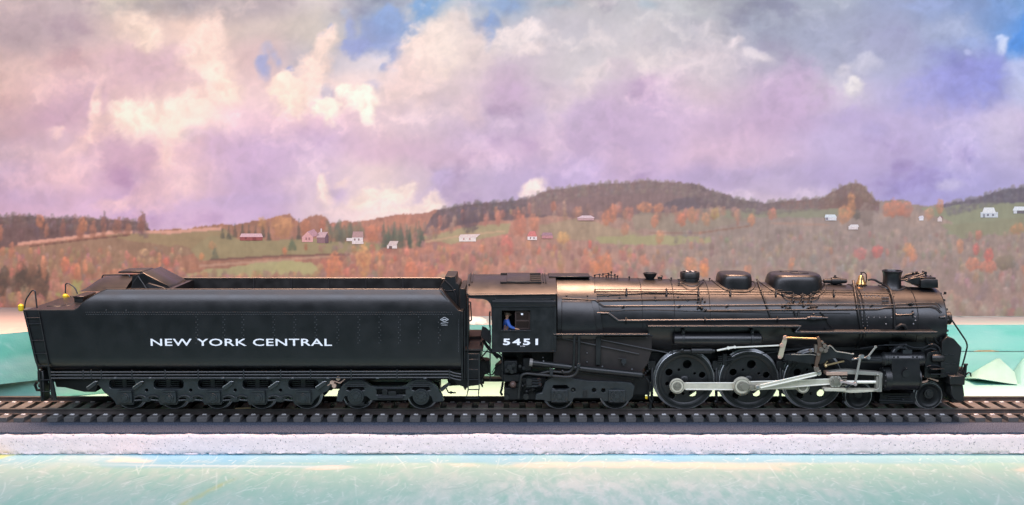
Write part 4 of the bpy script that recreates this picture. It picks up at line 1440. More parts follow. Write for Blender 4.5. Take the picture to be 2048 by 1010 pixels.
# ------------------------------------------------------------------ wheels
def wheel_mesh(r, name='wheel', rim=5.5, dish=2.4):
    """face plane at local y = -5 (outer), flange inside."""
    ob = B().lathe([(-4.5, r - 1.4), (-4.4, r - .5), (-3.8, r), (2.0, r + .2), (2.6, r + 2.6), (4.2, r + 2.6), (4.6, r - 1.4)], (0, 0, 0), 'Y', 44, cap=False).build('tyre', TYRE, None, origin=(0, 0, 0))
    pr = [(-4.6, 1.2), (-5.4, 4.6), (-4.4, 5.2), (-4.0, r * .34), (-2.2, r * .42), (-1.4, r - rim - 4), (-3.6, r - rim), (-4.3, r - rim + .6), (-4.4, r - 1.4), (4.4, r - 1.4), (4.4, r - rim), (1.8, r * .4), (4.4, 4), (4.4, .8)]
    cn = B().lathe(pr, (0, 0, 0), 'Y', 36).build('wheel', DARK, None, origin=(0, 0, 0))
    a, c = ob.data, cn.data
    bpy.data.objects.remove(ob)
    bpy.data.objects.remove(cn)
    return c, a


WH = {}


def wheel(parent, px, r, Y=RY, far=True):
    """a tyred wheel standing on the rail, seen at photo column px; its mate on the far rail, and the axle."""
    if r not in WH:
        WH[r] = wheel_mesh(r)
    c, a = WH[r]
    x = P(px, 790, Y - 5).x
    for s in ((1, -1) if far else (1,)):
        o = link('wheel', c, parent, (x, s * Y, r + .1))
        t = link('tyre', a, o, (x, s * Y, r + .1))
        if s < 0:
            o.rotation_euler = (0, 0, math.pi)
    b = B().lathe([(Y, 4), (-Y, 4)], (x, 0, r + .1), 'Y', 12)
    b.build('axle', DARK, parent)
    return x


# ------------------------------------------------------------------ pedestal truck with five axles
YF = -80.0
BOX = (249, 337, 425.5, 515, 606.5)
xw = [wheel(tender, p + (1024 - p) * .0155, 28.5) for p in BOX]
mid = [(BOX[i] + BOX[i + 1]) / 2 for i in range(4)]
out = [(204, 757), (662, 757), (664, 770), (655, 782), (640, 790)]
for i in range(4, -1, -1):
    out += [(BOX[i] + 20, 803), (BOX[i] + 17, 810), (BOX[i] - 17, 810), (BOX[i] - 20, 803)]
    if i:
        out += [(mid[i - 1] + 9, 802), (mid[i - 1] + 4, 804.5), (mid[i - 1] - 4, 804.5), (mid[i - 1] - 9, 802)]
out += [(224, 797), (210, 786), (200, 774), (192, 766), (192, 761)]
holes = [rrect(p - 30, p + 30, 759.5, 778, 7) for p in BOX[1:]] + [rrect(218, 270, 759.5, 778, 7)]
holes += [circ(m_, 780.5, 3.2, 12) for m_ in mid]
holes += [[(m_ - 24, 797.5), (m_ - 16, 794.5), (m_ - 9, 796.5), (m_ - 10, 799), (m_ - 24, 800)] for m_ in mid] + [[(m_ + 24, 797.5), (m_ + 16, 794.5), (m_ + 9, 796.5), (m_ + 10, 799), (m_ + 24, 800)] for m_ in mid]
pf = B().pplate(out, holes, YF - 6, YF + 6).build('pedestal_frame', TRUCK, tender, bevel=.7)
b = B()
b.pplate(out, holes[:5], -YF - 6, -YF + 6)
b.v = [(x, -y if y < 0 else y, z) for x, y, z in b.v]
b.build('pedestal_frame', TRUCK, tender)
b = B()
b.pbox(214, 664, 757, 781, -62, -54)  # added dark plate closing the bright gaps behind the openings
b.build('opening_backing', DARK, pf, bevel=.5)
for i, p in enumerate(BOX):
    b = B()
    b.pbox(p - 15, p + 15, 783.5, 807, YF - 13, YF - 5)
    bx = b.build('axle_box', TRUCK, pf, bevel=1.6, seg=2)
    b = B()
    b.disc(p, 797, 9.5, YF - 15.5, YF - 12, 20)
    b.disc(p, 797, 5.5, YF - 16.8, YF - 15, 16)
    for k in range(6):
        a = k * math.pi / 3
        b.disc(p + 7.4 * math.cos(a), 797 + 7.4 * math.sin(a), 1.1, YF - 16.6, YF - 15, 6)
    b.pbox(p - 13, p + 13, 781.5, 785, YF - 14.5, YF - 12)
    b.build('box_cover', TRUCK, pf, bevel=.3)
    b = B()                                     # spring and rigging seen through the opening above the box
    for r_ in (762, 766, 770, 774):
        b.pbox(p - 22, p + 22, r_, r_ + 2.6, YF + 8, YF + 16)
    b.pbox(p - 5, p + 5, 759, 780, YF + 7, YF + 17)
    b.build('leaf_spring', BLACK2, pf, bevel=.5)
for m_ in mid:
    b = B()
    b.ptube([(m_ - 24, 794.5), (m_ - 14, 790.2), (m_ - 5, 792.5), (m_, 796), (m_ + 5, 792.5), (m_ + 14, 790.2), (m_ + 24, 794.5)], YF - 8.2, 1.5, 6, fil=5)
    b.build('equaliser_bar', PIPE, pf)
    b = B()
    b.disc(m_, 798, 4.4, YF - 9.5, YF - 5.5, 14)
    b.disc(m_, 798, 1.9, YF - 10.6, YF - 9, 8)
    b.build('pivot_pin', TRUCK, pf, bevel=.3)
for p in (185, 277, 457, 548.5, 643):
    b = B()
    w = [P(x, y, YF - 7) for x, y in ((p - 12, 775), (p + 4, 763.5), (p + 10, 763.5), (p + 9, 768), (p - 7, 779.5))]
    b.prism([(q_.x, q_.z) for q_ in w], YF - 12, YF - 6.2)
    o = b.build('hanger_link', TRUCK, pf, bevel=1.0, seg=2)
    b = B()
    b.ptube([(p - 11.6, 774.4), (p + 4, 763.2), (p + 9.6, 763.0)], YF - 12.3, .75, 6, fil=3)
    b.build('polished_edge', TYRE, pf)

# ------------------------------------------------------------------ leading four-wheel truck of the tender
YT = -76.0
AX = (711, 842)
for p in AX:
    wheel(tender, p + (1024 - p) * .0135, 28.5)
out = [(672, 803), (676, 783), (686, 768), (698, 760.5), (724, 760.5), (734, 766), (741, 772), (752, 774), (800, 774), (812, 771), (822, 762), (836, 759), (850, 759), (862, 764), (872, 772), (884, 790), (888, 803), (866, 805), (862, 793), (822, 793), (814, 801), (742, 801), (733, 793), (690, 793), (684, 804)]
holes = [[(753, 779), (811, 779), (811, 790), (753, 790)]] + [[(p - 19, 780), (p - 15, 773.5), (p + 15, 773.5), (p + 19, 780), (p + 12, 782), (p - 12, 782)] for p in AX]
tf = B().pplate(out, holes, YT - 6, YT + 6).build('truck_frame', TRUCK, tender, bevel=.9)
for p in AX:
    b = B()
    b.disc(p, 794, 16, YT - 9, YT - 4, 28)
    b.disc(p, 794, 11.5, YT - 13, YT - 8.5, 24)
    b.disc(p, 794, 5.0, YT - 15, YT - 12.5, 16)
    for k in range(8):
        a = k * math.pi / 4 + .3
        b.disc(p + 8.5 * math.cos(a), 794 + 8.5 * math.sin(a), 1.2, YT - 14.2, YT - 12.6, 6)
    b.build('journal_box', TRUCK, tf, bevel=.4)
    b = B()
    for r_, hw in ((765, 14), (768.4, 18), (771.6, 22)):
        b.pbox(p - hw, p + hw, r_, r_ + 2.2, YT - 8.5, YT - 5)
    b.build('leaf_spring', PIPE, tf, bevel=.4)
b = B()
b.ptube([(744, 788), (826, 788)], YT + 20, 3.0)
b.ptube([(756, 794), (806, 794)], YT - 8, 4.0)
b.ptube([(752, 777), (818, 777)], YT - 7.5, 1.3)
b.build('brake_rigging', PIPE, tf)
b = B()
b.pbox(764, 775, 779, 797, YT - 9, YT - 3)
b.pbox(776, 792, 783, 797, YT - 10, YT - 3)
b.build('brake_cylinder', DARK, tf, bevel=1)
b = B()
w = [P(x, y, YT - 7) for x, y in ((880, 776), (896, 765), (902, 767), (884, 783))]
b.prism([(q_.x, q_.z) for q_ in w], YT - 12, YT - 6)
b.build('hanger_link', PIPE, tf, bevel=.8)
b = B()
b.pbox(690, 880, 764, 800, -20, 20)
b.build('truck_bolster', DARK, tf, bevel=1)
b = B()
for p, q_ in ((664, 765), (676, 757), (668, 772)):
    b.disc(p, q_, 4.2, YF - 9, YF - 3, 12)
b.ptube([(655, 771), (668, 762), (680, 766), (690, 758)], YF - 5, 1.6)
b.build('brass_fitting', COPPER, tf)
b = B()
b.pbox(655, 700, 757, 778, -60, -20)
b.pbox(664, 682, 764, 776, -74, -60)
b.build('truck_crossmember', DARK, tf, bevel=1)
b = B()
b.ptube([(690, 806), (694, 810), (735, 810), (738, 803)], YT - 4, 1.5, fil=3)
b.pbox(696, 728, 805, 812, YT - 8, YT + 4)
b.build('retaining_strap', DARK, tf, bevel=.5)

# ------------------------------------------------------------------ front end of the tender
b = B()
b.pprism([(877, 579), (889, 560), (890, 553), (911, 553), (912, 566), (919, 570), (920, 622), (915, 622)], -44, 44)
b.build('coal_gate', DARK, tender, bevel=1)
b = B()
b.pprism([(919, 577), (931, 577), (933, 596), (933, 672), (919, 672)], -60, 60)
b.build('front_bulkhead', DARK, tender, bevel=1)
b = B()
b.ptube([(889, 560), (904, 574), (912, 590), (914, 620)], -46, 1.3, fil=5)
b.ptube([(880, 580), (912, 622), (922, 623), (926, 640)], -88, 1.5, fil=2)
b.ptube([(883, 578), (894, 582), (911, 580)], -46, 1.0)
b.build('gate_rod', PIPE, tender)
for pts in ([(937, 604), (941, 604), (943, 641), (938, 642)],):
    b = B()
    b.ptube(pts, -88, 1.3, fil=2)
    b.build('grab_iron', DARK, tender)
b = B()
b.ptube([(929, 622), (929.5, 760)], -93, 1.3)
b.ptube([(935, 596), (936, 760)], -93, 1.3)
b.build('corner_post', DARK, tender)
b = B()
b.pbox(922, 938, 617, 760, -58, -10)
b.pbox(921, 927, 622, 760, -90, -58)
b.build('front_sheet', BLACK2, tender, bevel=.8)
b = B()
pa, pb_ = P(930, 698, -90), P(966, 698, -90)
b.box(pa.x, pb_.x, -90, 90, pa.z - 4, pa.z)
b.build('front_deck', mat('deck_plate', (0.016, 0.011, 0.010), .5, vary=.3, scale=200), tender, bevel=.6)
b = B()
b.pbox(928, 962, 672.5, 697, 8, 82)
b.build('deck_locker', mat('deck_plate', (0.016, 0.011, 0.010), .5), tender, bevel=1)
b = B()
b.pbox(930, 960, 702, 757, -84, 84)
b.build('front_beam', DARK, tender, bevel=1.2)
b = B()
for x_ in (936.2, 958.3):
    b.ptube([(x_, 708), (x_, 779)], -95, 1.1)
b.ptube([(936.5, 779), (932.5, 796.5), (957, 796.5), (957.5, 779)], -95, 1.2)
sl_ = b.build('step_ladder', PIPE, tender)
for r_ in (708, 719, 739, 759, 779):
    b = B()
    b.ptube([(936, r_), (958.5, r_)], -95.2, 1.1)
    b.build('rung', PIPE, sl_)
b = B()
b.pprism([(888, 757), (960, 757), (966, 764), (958, 770), (936, 773), (930, 781), (926, 773), (914, 769), (906, 758)], -64, -30)
b.pprism([(894, 757), (968, 757), (968, 768), (898, 772)], 0, 60)
b.build('feed_pump_casting', DARK, tender, bevel=1)
b = B()
b.ptube([(892, 776), (897, 785), (912, 785.5)], -30, 1.5)
b.sphere(P(902, 785, -30), 3.0, 8, 5)
b.build('cut_out_cock', DARK, tender)

# ================================================================== locomotive
loco = thing('steam_locomotive', 'black steam locomotive with silver side rods and white cab number standing on the track', 'steam engine', (P(1420, 800, 0).x, 0, 0))

# boiler surface: radius and axis height along X
XB0, XB1 = P(1184, 600, -50).x, P(1893, 640, -66).x
zt0, zt1 = P(1250, 555.5, 4).z, P(1855, 574.5, 4).z


def brad(x):
    t = (x - XB0) / (XB1 - XB0)
    return float(np.interp(t, [0, .12, .35, .52, .78, 1.0], [76, 76, 74.5, 70.5, 67, 66]))


def bax(x):
    t = (x - P(1250, 555, 0).x) / (P(1855, 574, 0).x - P(1250, 555, 0).x)
    return zt0 + (zt1 - zt0) * t - brad(x)


def S(px, py, off=1.5):
    """pixel -> point on the near surface of the boiler, lifted by off."""
    lo = None
    prev = None
    for i in range(241):
        Y = -90 + i * 92 / 240.0
        p = P(px, py, Y)
        d = math.hypot(p.y, p.z - bax(p.x)) - (brad(p.x) + off)
        if d <= 0:
            return p
        if prev is None or d < prev[0]:
            prev = (d, p)
    return prev[1]


def around(x, off, a0, a1, n=16):
    """arc on the boiler at X = x, angles from the top (0) towards the near side (90)."""
    out_ = []
    for i in range(n + 1):
        a = math.radians(a0 + (a1 - a0) * i / n)
        r_ = brad(x) + off
        out_.append(Vector((x, -r_ * math.sin(a), bax(x) + r_ * math.cos(a))))
    return out_


XS = P(1786, 610, -60).x       # start of the smokebox
xs_ = [XB0 + (XS - XB0) * i / 14 for i in range(15)]


def shell(stations, n=72):
    b = B()
    for x in stations:
        pass
    V, FF = [], []
    for x in stations:
        for k in range(n):
            a = 2 * math.pi * k / n
            V.append((x, brad(x) * math.sin(a), bax(x) + brad(x) * math.cos(a)))
    m_ = len(stations)
    for i in range(m_ - 1):
        for k in range(n):
            j = (k + 1) % n
            FF.append((i * n + k, i * n + j, (i + 1) * n + j, (i + 1) * n + k))
    FF.append(tuple(range(n)))
    FF.append(tuple(range((m_ - 1) * n, m_ * n)))
    return b.add(V, FF)


boiler = shell(xs_).build('boiler', BLACK, loco, angle=40)
smokebox = shell([XS + 1, XS + 30, XS + 60, XB1]).build('smokebox', BLACK, loco, angle=40)
zc = bax(XB1)
B().lathe([(0, 66), (2.5, 65.5), (3, 60), (4.5, 58), (7, 50), (10, 34), (11.5, 12), (11.6, .5)], (XB1, 0, zc), 'X', 48).build('smokebox_door', BLACK2, loco)
b = B()
for k in range(18):
    a = 2 * math.pi * k / 18
    b.lathe([(0, 2.4), (5, 2.4)], (XB1 + 2, 61 * math.sin(a), zc + 61 * math.cos(a)), 'X', 6)
b.build('door_clamp', DARK, smokebox)
for px in (1283, 1347, 1418, 1834):
    x = P(px, 600, -55).x
    path = [Vector((x, (brad(x) + .25) * math.sin(2 * math.pi * k / 60), bax(x) + (brad(x) + .25) * math.cos(2 * math.pi * k / 60))) for k in range(60)]
    B().tube(path, .8, 5, closed=True).build('boiler_band', BLACK2, boiler)
for px in (1719, 1726):
    x = P(px, 600, -55).x
    path = [Vector((x, (brad(x) + .6) * math.sin(2 * math.pi * k / 60), bax(x) + (brad(x) + .6) * math.cos(2 * math.pi * k / 60))) for k in range(60)]
    B().tube(path, 1.5, 6, closed=True).build('boiler_band', DARK, boiler)

# firebox jacket: larger wrapper next to the cab, with its bulged lower panel
xa, xb = P(1113, 570, -40).x, P(1187, 570, -40).x
b = B()
n_ = 40
secs = []
for x, sk in ((xa, 0), (xb, 1)):
    l = []
    for k in range(n_ + 1):
        a = math.radians(-118 + 236 * k / n_)
        r_ = 80.5
        z_ = bax(XB0) - 3 + r_ * math.cos(a)
        xx = x + (sk * (bax(XB0) + 78 - z_) * .17)
        l.append((xx, r_ * 1.0 * math.sin(a), z_))
    secs.append(l)
V = secs[0] + secs[1]
m_ = n_ + 1
b.add(V, [(k, k + 1, k + 1 + m_, k + m_) for k in range(n_)] + [tuple(range(m_)), tuple(range(2 * m_ - 1, m_ - 1, -1))])
jacket = b.build('firebox_jacket', BLACK, loco, bevel=.6, angle=25)
for sgn in (-1, 1):
    b = B()
    prof = []
    for k in range(13):
        a = math.radians(60 + 54 * k / 12)
        prof.append((sgn * (84.5) * math.sin(a), bax(XB0) - 3 + 84.5 * math.cos(a)))
    inner = [(y * .93, bax(XB0) - 3 + (z - bax(XB0) + 3) * .93) for y, z in prof]
    V = []
    for x, sk in ((P(1124, 600, -84).x, 0), (P(1184, 600, -84).x, 1)):
        for y, z in prof + inner[::-1]:
            V.append((x + sk * (prof[0][1] - z) * .17, y, z))
    L = len(prof) * 2
    b.add(V, [(k, (k + 1) % L, (k + 1) % L + L, k + L) for k in range(L)] + [tuple(range(L)), tuple(range(2 * L - 1, L - 1, -1))])
    b.build('jacket_panel', BLACK, jacket, bevel=1.0, seg=2, angle=30)
b = B()
for px, py in ((1133, 592), (1175, 592)):
    c = P(px, py, -72)
    b.sphere(c, 2.0, 8, 5)
b.build('washout_plug', BLACK2, jacket)

# ------------------------------------------------------------------ cab
zeave = zr(589, NS)
zcr = zr(551.5, 0)
xr0, xr1 = P(936, 575, -40).x, P(1112, 575, -40).x


def roof_pt(s, off=0.0):
    """s from -1 (near eave) to 1: circular-ish roof arch."""
    hw = 92.0
    h = zcr - zeave
    R = (hw * hw + h * h) / (2 * h)
    y = hw * s
    z = zcr - R + math.sqrt(R * R - y * y)
    nrm = Vector((y, z - (zcr - R))).normalized()
    return y + nrm.x * off, z + nrm.y * off


cab_b = B()
top_ = [roof_pt(-1 + 2 * k / 24, 1.6) for k in range(25)]
bot_ = [roof_pt(1 - 2 * k / 24, -1.6) for k in range(25)]
cab_b.xprism(top_ + bot_, xr0, xr1)
roof = cab_b.build('cab_roof', BLACK, loco, bevel=.5, angle=30)
for sgn in (-1, 1):
    # side sheet with its curved rear cut-out and the window opening
    out = [(936, 589.5), (1112, 588), (1113, 601), (1113, 703), (983.5, 703), (983.5, 615), (981, 606), (975, 599.5), (966, 596.5), (936, 595)]
    win = [(1003, 620.5), (1061, 620.5), (1061, 660.5), (1003, 660.5)]
    b = B().pplate(out, [win], NS, NS + 3.2)
    if sgn > 0:
        b.v = [(x, -y, z) for x, y, z in b.v]
    side = b.build('cab_side', BLACK2, loco, bevel=.35)
    if sgn < 0:
        near_side = side
    else:
        g_ = B().pbox(1002, 1062, 619, 662, NS + .8, NS + 2.0)
        g_.v = [(x, -y, z) for x, y, z in g_.v]
        g_.build('pane', GLASS, side)
side = near_side
b = B()
b.pbox(984, 1112, 601, 612, NS - 3.2, NS - .1)
b.build('side_fascia', BLACK, side, bevel=2.2, seg=3)
b = B()
b.ptube([(985, 613.5), (1108, 612.5)], NS - 1.2, 1.0)
b.ptube([(938, 590.5), (1111, 588.5)], NS - 1.6, 1.5)
b.ptube([(983.5, 703), (1112, 702.5)], NS - .9, 1.0)
b.ptube([(990, 595.5), (991, 598.8), (1101, 598.2), (1102, 595)], NS - 2.4, .8, fil=1)
b.ptube([(1002, 661.5), (1062, 661.5)], NS - 2, 1.3)
b.ptube([(936, 595.5), (966, 597), (975, 600), (981, 606.5), (983.5, 615), (983.5, 640)], NS - .8, 1.0)
b.build('side_trim', PIPE, side)
b = B()
b.pplate([(1001.5, 619), (1062.5, 619), (1062.5, 662), (1001.5, 662)], [[(1003.4, 621), (1060.6, 621), (1060.6, 660), (1003.4, 660)]], NS - .8, NS + .4)
b.build('window_frame', BLACK2, side, bevel=.2)
b = B()
b.pplate([(1030, 622), (1060, 622), (1060, 659), (1030, 659)], [[(1032.5, 625), (1057.5, 625), (1057.5, 640), (1032.5, 640)], [(1032.5, 643), (1057.5, 643), (1057.5, 656), (1032.5, 656)]], NS + 5, NS + 7)
sash = b.build('window_sash', CABIN, side, bevel=.2)
b = B()
for r0_, r1_ in ((624.5, 640.5), (642.5, 656.5)):
    b.pbox(1032, 1058, r0_, r1_, NS + 5.6, NS + 6.4)
b.build('pane', GLASS, sash)
b = B()
b.pbox(1042, 1046, 626.5, 630, NS + 4.4, NS + 4.9)
b.build('sash_latch', WHITE, sash)
b = B()
for x0_, x1_ in ((1104, 1106), (1106.5, 1107.5)):
    b.pbox(x0_, x1_, 616, 702, NS - .5, NS + .1)
b.build('seam_strip', BLACK2, side)
b = B()
b.ptube([(980.5, 623), (979.5, 626), (979.5, 652), (980.5, 655)], NS - 3, 1.6, fil=1)
b.build('hand_rail', DARK, side)
b = B()
b.ptube([(980.3, 655), (980.3, 762)], NS - 2, 1.3)
b.ptube([(1004.5, 703), (1004.5, 760)], NS - 1, 1.2)
b.build('step_post', DARK, side)
lettering('number', '5451', 1006, 1076, 677.2, 690.2, NS - .5, side, WHITE, bold=.03, space=1.25)
lettering('class_mark', 'J-3a', 1040.5, 1050, 691.3, 693.4, NS - .5, side, WHITE, bold=.02)
# interior: floor, front wall with its backhead and pipes
b = B()
pa, pb_ = P(986, 700, -80), P(1112, 700, -80)
b.box(pa.x, pb_.x, -88, 88, pa.z - 3, pa.z)
b.build('cab_floor', CABIN, loco)
b = B()
pc = P(1108, 640, -60)
b.box(pc.x, pc.x + 3, -88.5, 88.5, pa.z, zeave + 2)
b.box(pc.x - 26, pc.x - .3, -62, 62, pa.z + .2, pa.z + 90)
b.build('backhead', CABIN, loco, bevel=1)
b = B()
for k in range(6):
    y = -52 + 20 * k
    c = Vector((pc.x - 27.5, y, pa.z + 62 + 9 * (k % 3)))
    b.lathe([(-2, 5), (0, 5)], c, 'X', 14)
    b.tube([c + Vector((0, 0, -5)), c + Vector((1, 3, -30))], 1.0, 6)
b.build('gauge', PIPE, loco)
b = B()
b.box(pa.x + 10, pa.x + 30, -84, -58, pa.z, pa.z + 29)
b.box(pa.x + 8, pa.x + 11, -84, -58, pa.z, pa.z + 52)
b.build('cab_seat', CABIN, loco, bevel=1)

# roof hatch on its rails, vents and curved roof irons
xh0, xh1 = P(1014, 564, -20).x, P(1060, 564, -20).x
b = B()
s0, s1 = -.60, .10
t_ = [roof_pt(s0 + (s1 - s0) * k / 10, 5.5) for k in range(11)]
u_ = [roof_pt(s1 - (s1 - s0) * k / 10, 2.2) for k in range(11)]
b.xprism(t_ + u_, xh0, xh1)
b.build('roof_hatch', BLACK, roof, bevel=.7)
for s_ in (-.61, .06, .16):
    b = B()
    y, z = roof_pt(s_, 3.0)
    b.box(P(1001, 564, -20).x, P(1082, 564, -20).x, y - 1.6, y + 1.6, z - 1.8, z + 1.6)
    b.build('hatch_rail', DARK, roof, bevel=.4)
b = B()
t_ = [roof_pt(-.58 + .62 * k / 10, 2.0) for k in range(11)]
u_ = [roof_pt(.04 - .62 * k / 10, 1.2) for k in range(11)]
b.xprism(t_ + u_, P(1060.5, 564, -20).x, P(1082, 564, -20).x)
op = b.build('hatch_opening', mat('hatch_dark', (0.004, 0.004, 0.004), .9), roof)  # black panel on the solid roof, painting the hole's dark inside
for k in range(4):
    y, z = roof_pt(-.5 + .15 * k, 2.4)
    B().box(P(1061, 564, -20).x, P(1081, 564, -20).x, y - .8, y + .8, z - .3, z + .8).build('slat', PIPE, op)
for px, s_a, s_b in ((940, -.72, .25), (945, -.60, .30), (1086, -.62, .12), (1091, -.62, .10)):
    b = B()
    x = P(px, 566, -30).x
    pts = [Vector((x, *roof_pt(s_a + (s_b - s_a) * k / 14, 3.4))) for k in range(15)]
    b.tube(pts, 1.7 if px == 940 else 1.2, 6)
    b.build('roof_iron', BLACK2 if px != 945 else PIPE, roof)
b = B()
pts = [Vector((xr0 + .5, *roof_pt(-1 + 2 * k / 24, 1.2))) for k in range(25)]
b.tube(pts, 1.8, 6)
b.build('roof_edge', PIPE, roof)
b = B()
x = P(1097, 558, -5).x
t_ = [roof_pt(-.28 + .6 * k / 8, 4.0) for k in range(9)]
u_ = [roof_pt(.32 - .6 * k / 8, 1.7) for k in range(9)]
b.xprism(t_ + u_, x, P(1178, 552, 0).x)
b.build('roof_extension', BLACK, roof, bevel=.5)

# ------------------------------------------------------------------ engineer leaning at the window
ex, ey, ez = P(1012, 655, -66).x, -71.0, pa.z + 33
person = thing('person', 'engineer in a blue jacket and brown cap leaning at the open cab window', 'person', (ex, ey, pa.z + 33))


def skinned(name, joints, bones, radii, material, parent, levels=1):
    me = bpy.data.meshes.new(name)
    o3 = Vector(joints[0])
    me.from_pydata([(Vector(j) - o3) * K for j in joints], bones, [])
    o = bpy.data.objects.new(name + '_rig', me)
    C.objects.link(o)
    md = o.modifiers.new('skin', 'SKIN')
    for v_, r_ in zip(me.skin_vertices[0].data, radii):
        v_.radius = (r_ * K, r_ * K)
    me.skin_vertices[0].data[0].use_root = True
    sd = o.modifiers.new('sub', 'SUBSURF')
    sd.levels = levels
    sd.render_levels = levels
    dg = bpy.context.evaluated_depsgraph_get()
    me2 = bpy.data.meshes.new_from_object(o.evaluated_get(dg))
    bpy.data.objects.remove(o)
    me2.name = name
    me2.materials.clear()
    me2.materials.append(material)
    me2.shade_smooth()
    return link(name, me2, parent, o3)


E = lambda x, y, z: (ex + x, ey + y, ez + z)
hip, waist, chest, neck = E(0, 0, 2), E(0, -1, 9), E(1, -2, 20), E(1.5, -4, 27)
# body: trunk, neck, head, both legs bent at the knee, both arms down to the wrists and five fingers each
J = [hip, waist, chest, neck, E(2, -5, 30), E(2.4, -5.6, 34.5), E(2.2, -5.4, 38.5),
     E(0, -4, 1), E(17, -5, 1), E(17.5, -5, -17), E(22, -5, -18.5), E(0, 5, 1), E(17, 6, 1), E(17.5, 6, -17), E(22, 6, -18.5),
     E(3, -12, 24), E(8, -18, 14), E(20, -21, 11), E(2, 9, 24), E(5, 12, 12), E(16, 10, 8),
     E(23.5, -21.5, 10.4), E(19.5, 9.6, 8)]
BN = [(0, 1), (1, 2), (2, 3), (3, 4), (4, 5), (5, 6), (0, 7), (7, 8), (8, 9), (9, 10), (0, 11), (11, 12), (12, 13), (13, 14), (2, 15), (15, 16), (16, 17), (2, 18), (18, 19), (19, 20), (17, 21), (20, 22)]
RD = [6, 6, 6.6, 2.6, 2.6, 4.6, 3.6, 4.6, 3.6, 2.6, 2.2, 4.6, 3.6, 2.6, 2.2, 3.4, 2.5, 1.5, 3.4, 2.5, 1.5, 1.7, 1.7]
for hb, sy_ in ((21, -1), (22, 1)):
    hx, hy, hz = J[hb]
    for q_, (dy_, ln) in enumerate(((-1.5, 2.6), (-.5, 3.1), (.5, 2.9), (1.4, 2.3))):
        a = len(J)
        J += [(hx + ln * .6, hy + dy_, hz - .1), (hx + ln, hy + dy_ * 1.1, hz - .9)]
        BN += [(hb, a), (a, a + 1)]
        RD += [.55, .45]
    a = len(J)
    J += [(hx - .6, hy + 1.9 * -sy_, hz - .2), (hx + .8, hy + 2.6 * -sy_, hz - .6)]
    BN += [(hb, a), (a, a + 1)]
    RD += [.6, .5]
bodyo = skinned('body', J, BN, RD, SKIN, person)
b = B()
hd = Vector(E(2.4, -5.6, 35.2))
b.tube([hd + Vector((4.2, 0, .8)), hd + Vector((5.6, 0, -.8)), hd + Vector((4.4, 0, -1.2))], [.6, .9, .6], 6)
for s_ in (-1, 1):
    b.sphere(hd + Vector((.2, 4.4 * s_, 0)), 1.1, 8, 5)
b.build('nose_and_ears', SKIN, bodyo)
b = B()
for s_ in (-1, 1):
    b.sphere(hd + Vector((4.1, 1.6 * s_, .9)), .55, 6, 4)
b.tube([hd + Vector((4.3, -1.3, -2.2)), hd + Vector((4.6, 0, -2.4)), hd + Vector((4.3, 1.3, -2.2))], .35, 5)
b.build('eyes_and_mouth', DARK, bodyo)
skinned('jacket', [waist, chest, E(1.4, -3.4, 25.5), E(3, -12, 24), E(8, -18, 14), E(18.5, -20.8, 11.3), E(2, 9, 24), E(5, 12, 12), E(14.5, 10.2, 8.4), E(0, 0, 3)],
        [(0, 1), (1, 2), (1, 3), (3, 4), (4, 5), (1, 6), (6, 7), (7, 8), (0, 9)], [7.2, 7.8, 4.0, 4.4, 3.5, 2.4, 4.4, 3.5, 2.4, 7.0], BLUE, person)
skinned('trousers', [hip, E(0, -4, 1), E(17, -5, 1), E(17.5, -5, -15), E(0, 5, 1), E(17, 6, 1), E(17.5, 6, -15)], [(0, 1), (1, 2), (2, 3), (0, 4), (4, 5), (5, 6)], [6.8, 5.6, 4.5, 3.6, 5.6, 4.5, 3.6], DENIM, person)
b = B()
b.lathe([(1.6, 5.4), (2.4, 5.6), (5.4, 5.0), (6.8, 3.2), (7.2, .5)], hd, 'Z', 18)
cp = b.build('cap', CAP, person)
b = B()
b.prism([(hd.x + 4.6, hd.z + 2.6), (hd.x + 8.8, hd.z + 1.6), (hd.x + 8.6, hd.z + 1.1), (hd.x + 4.6, hd.z + 1.8)], hd.y - 3.4, hd.y + 3.4)
b.build('visor', CAP, cp, bevel=.2)

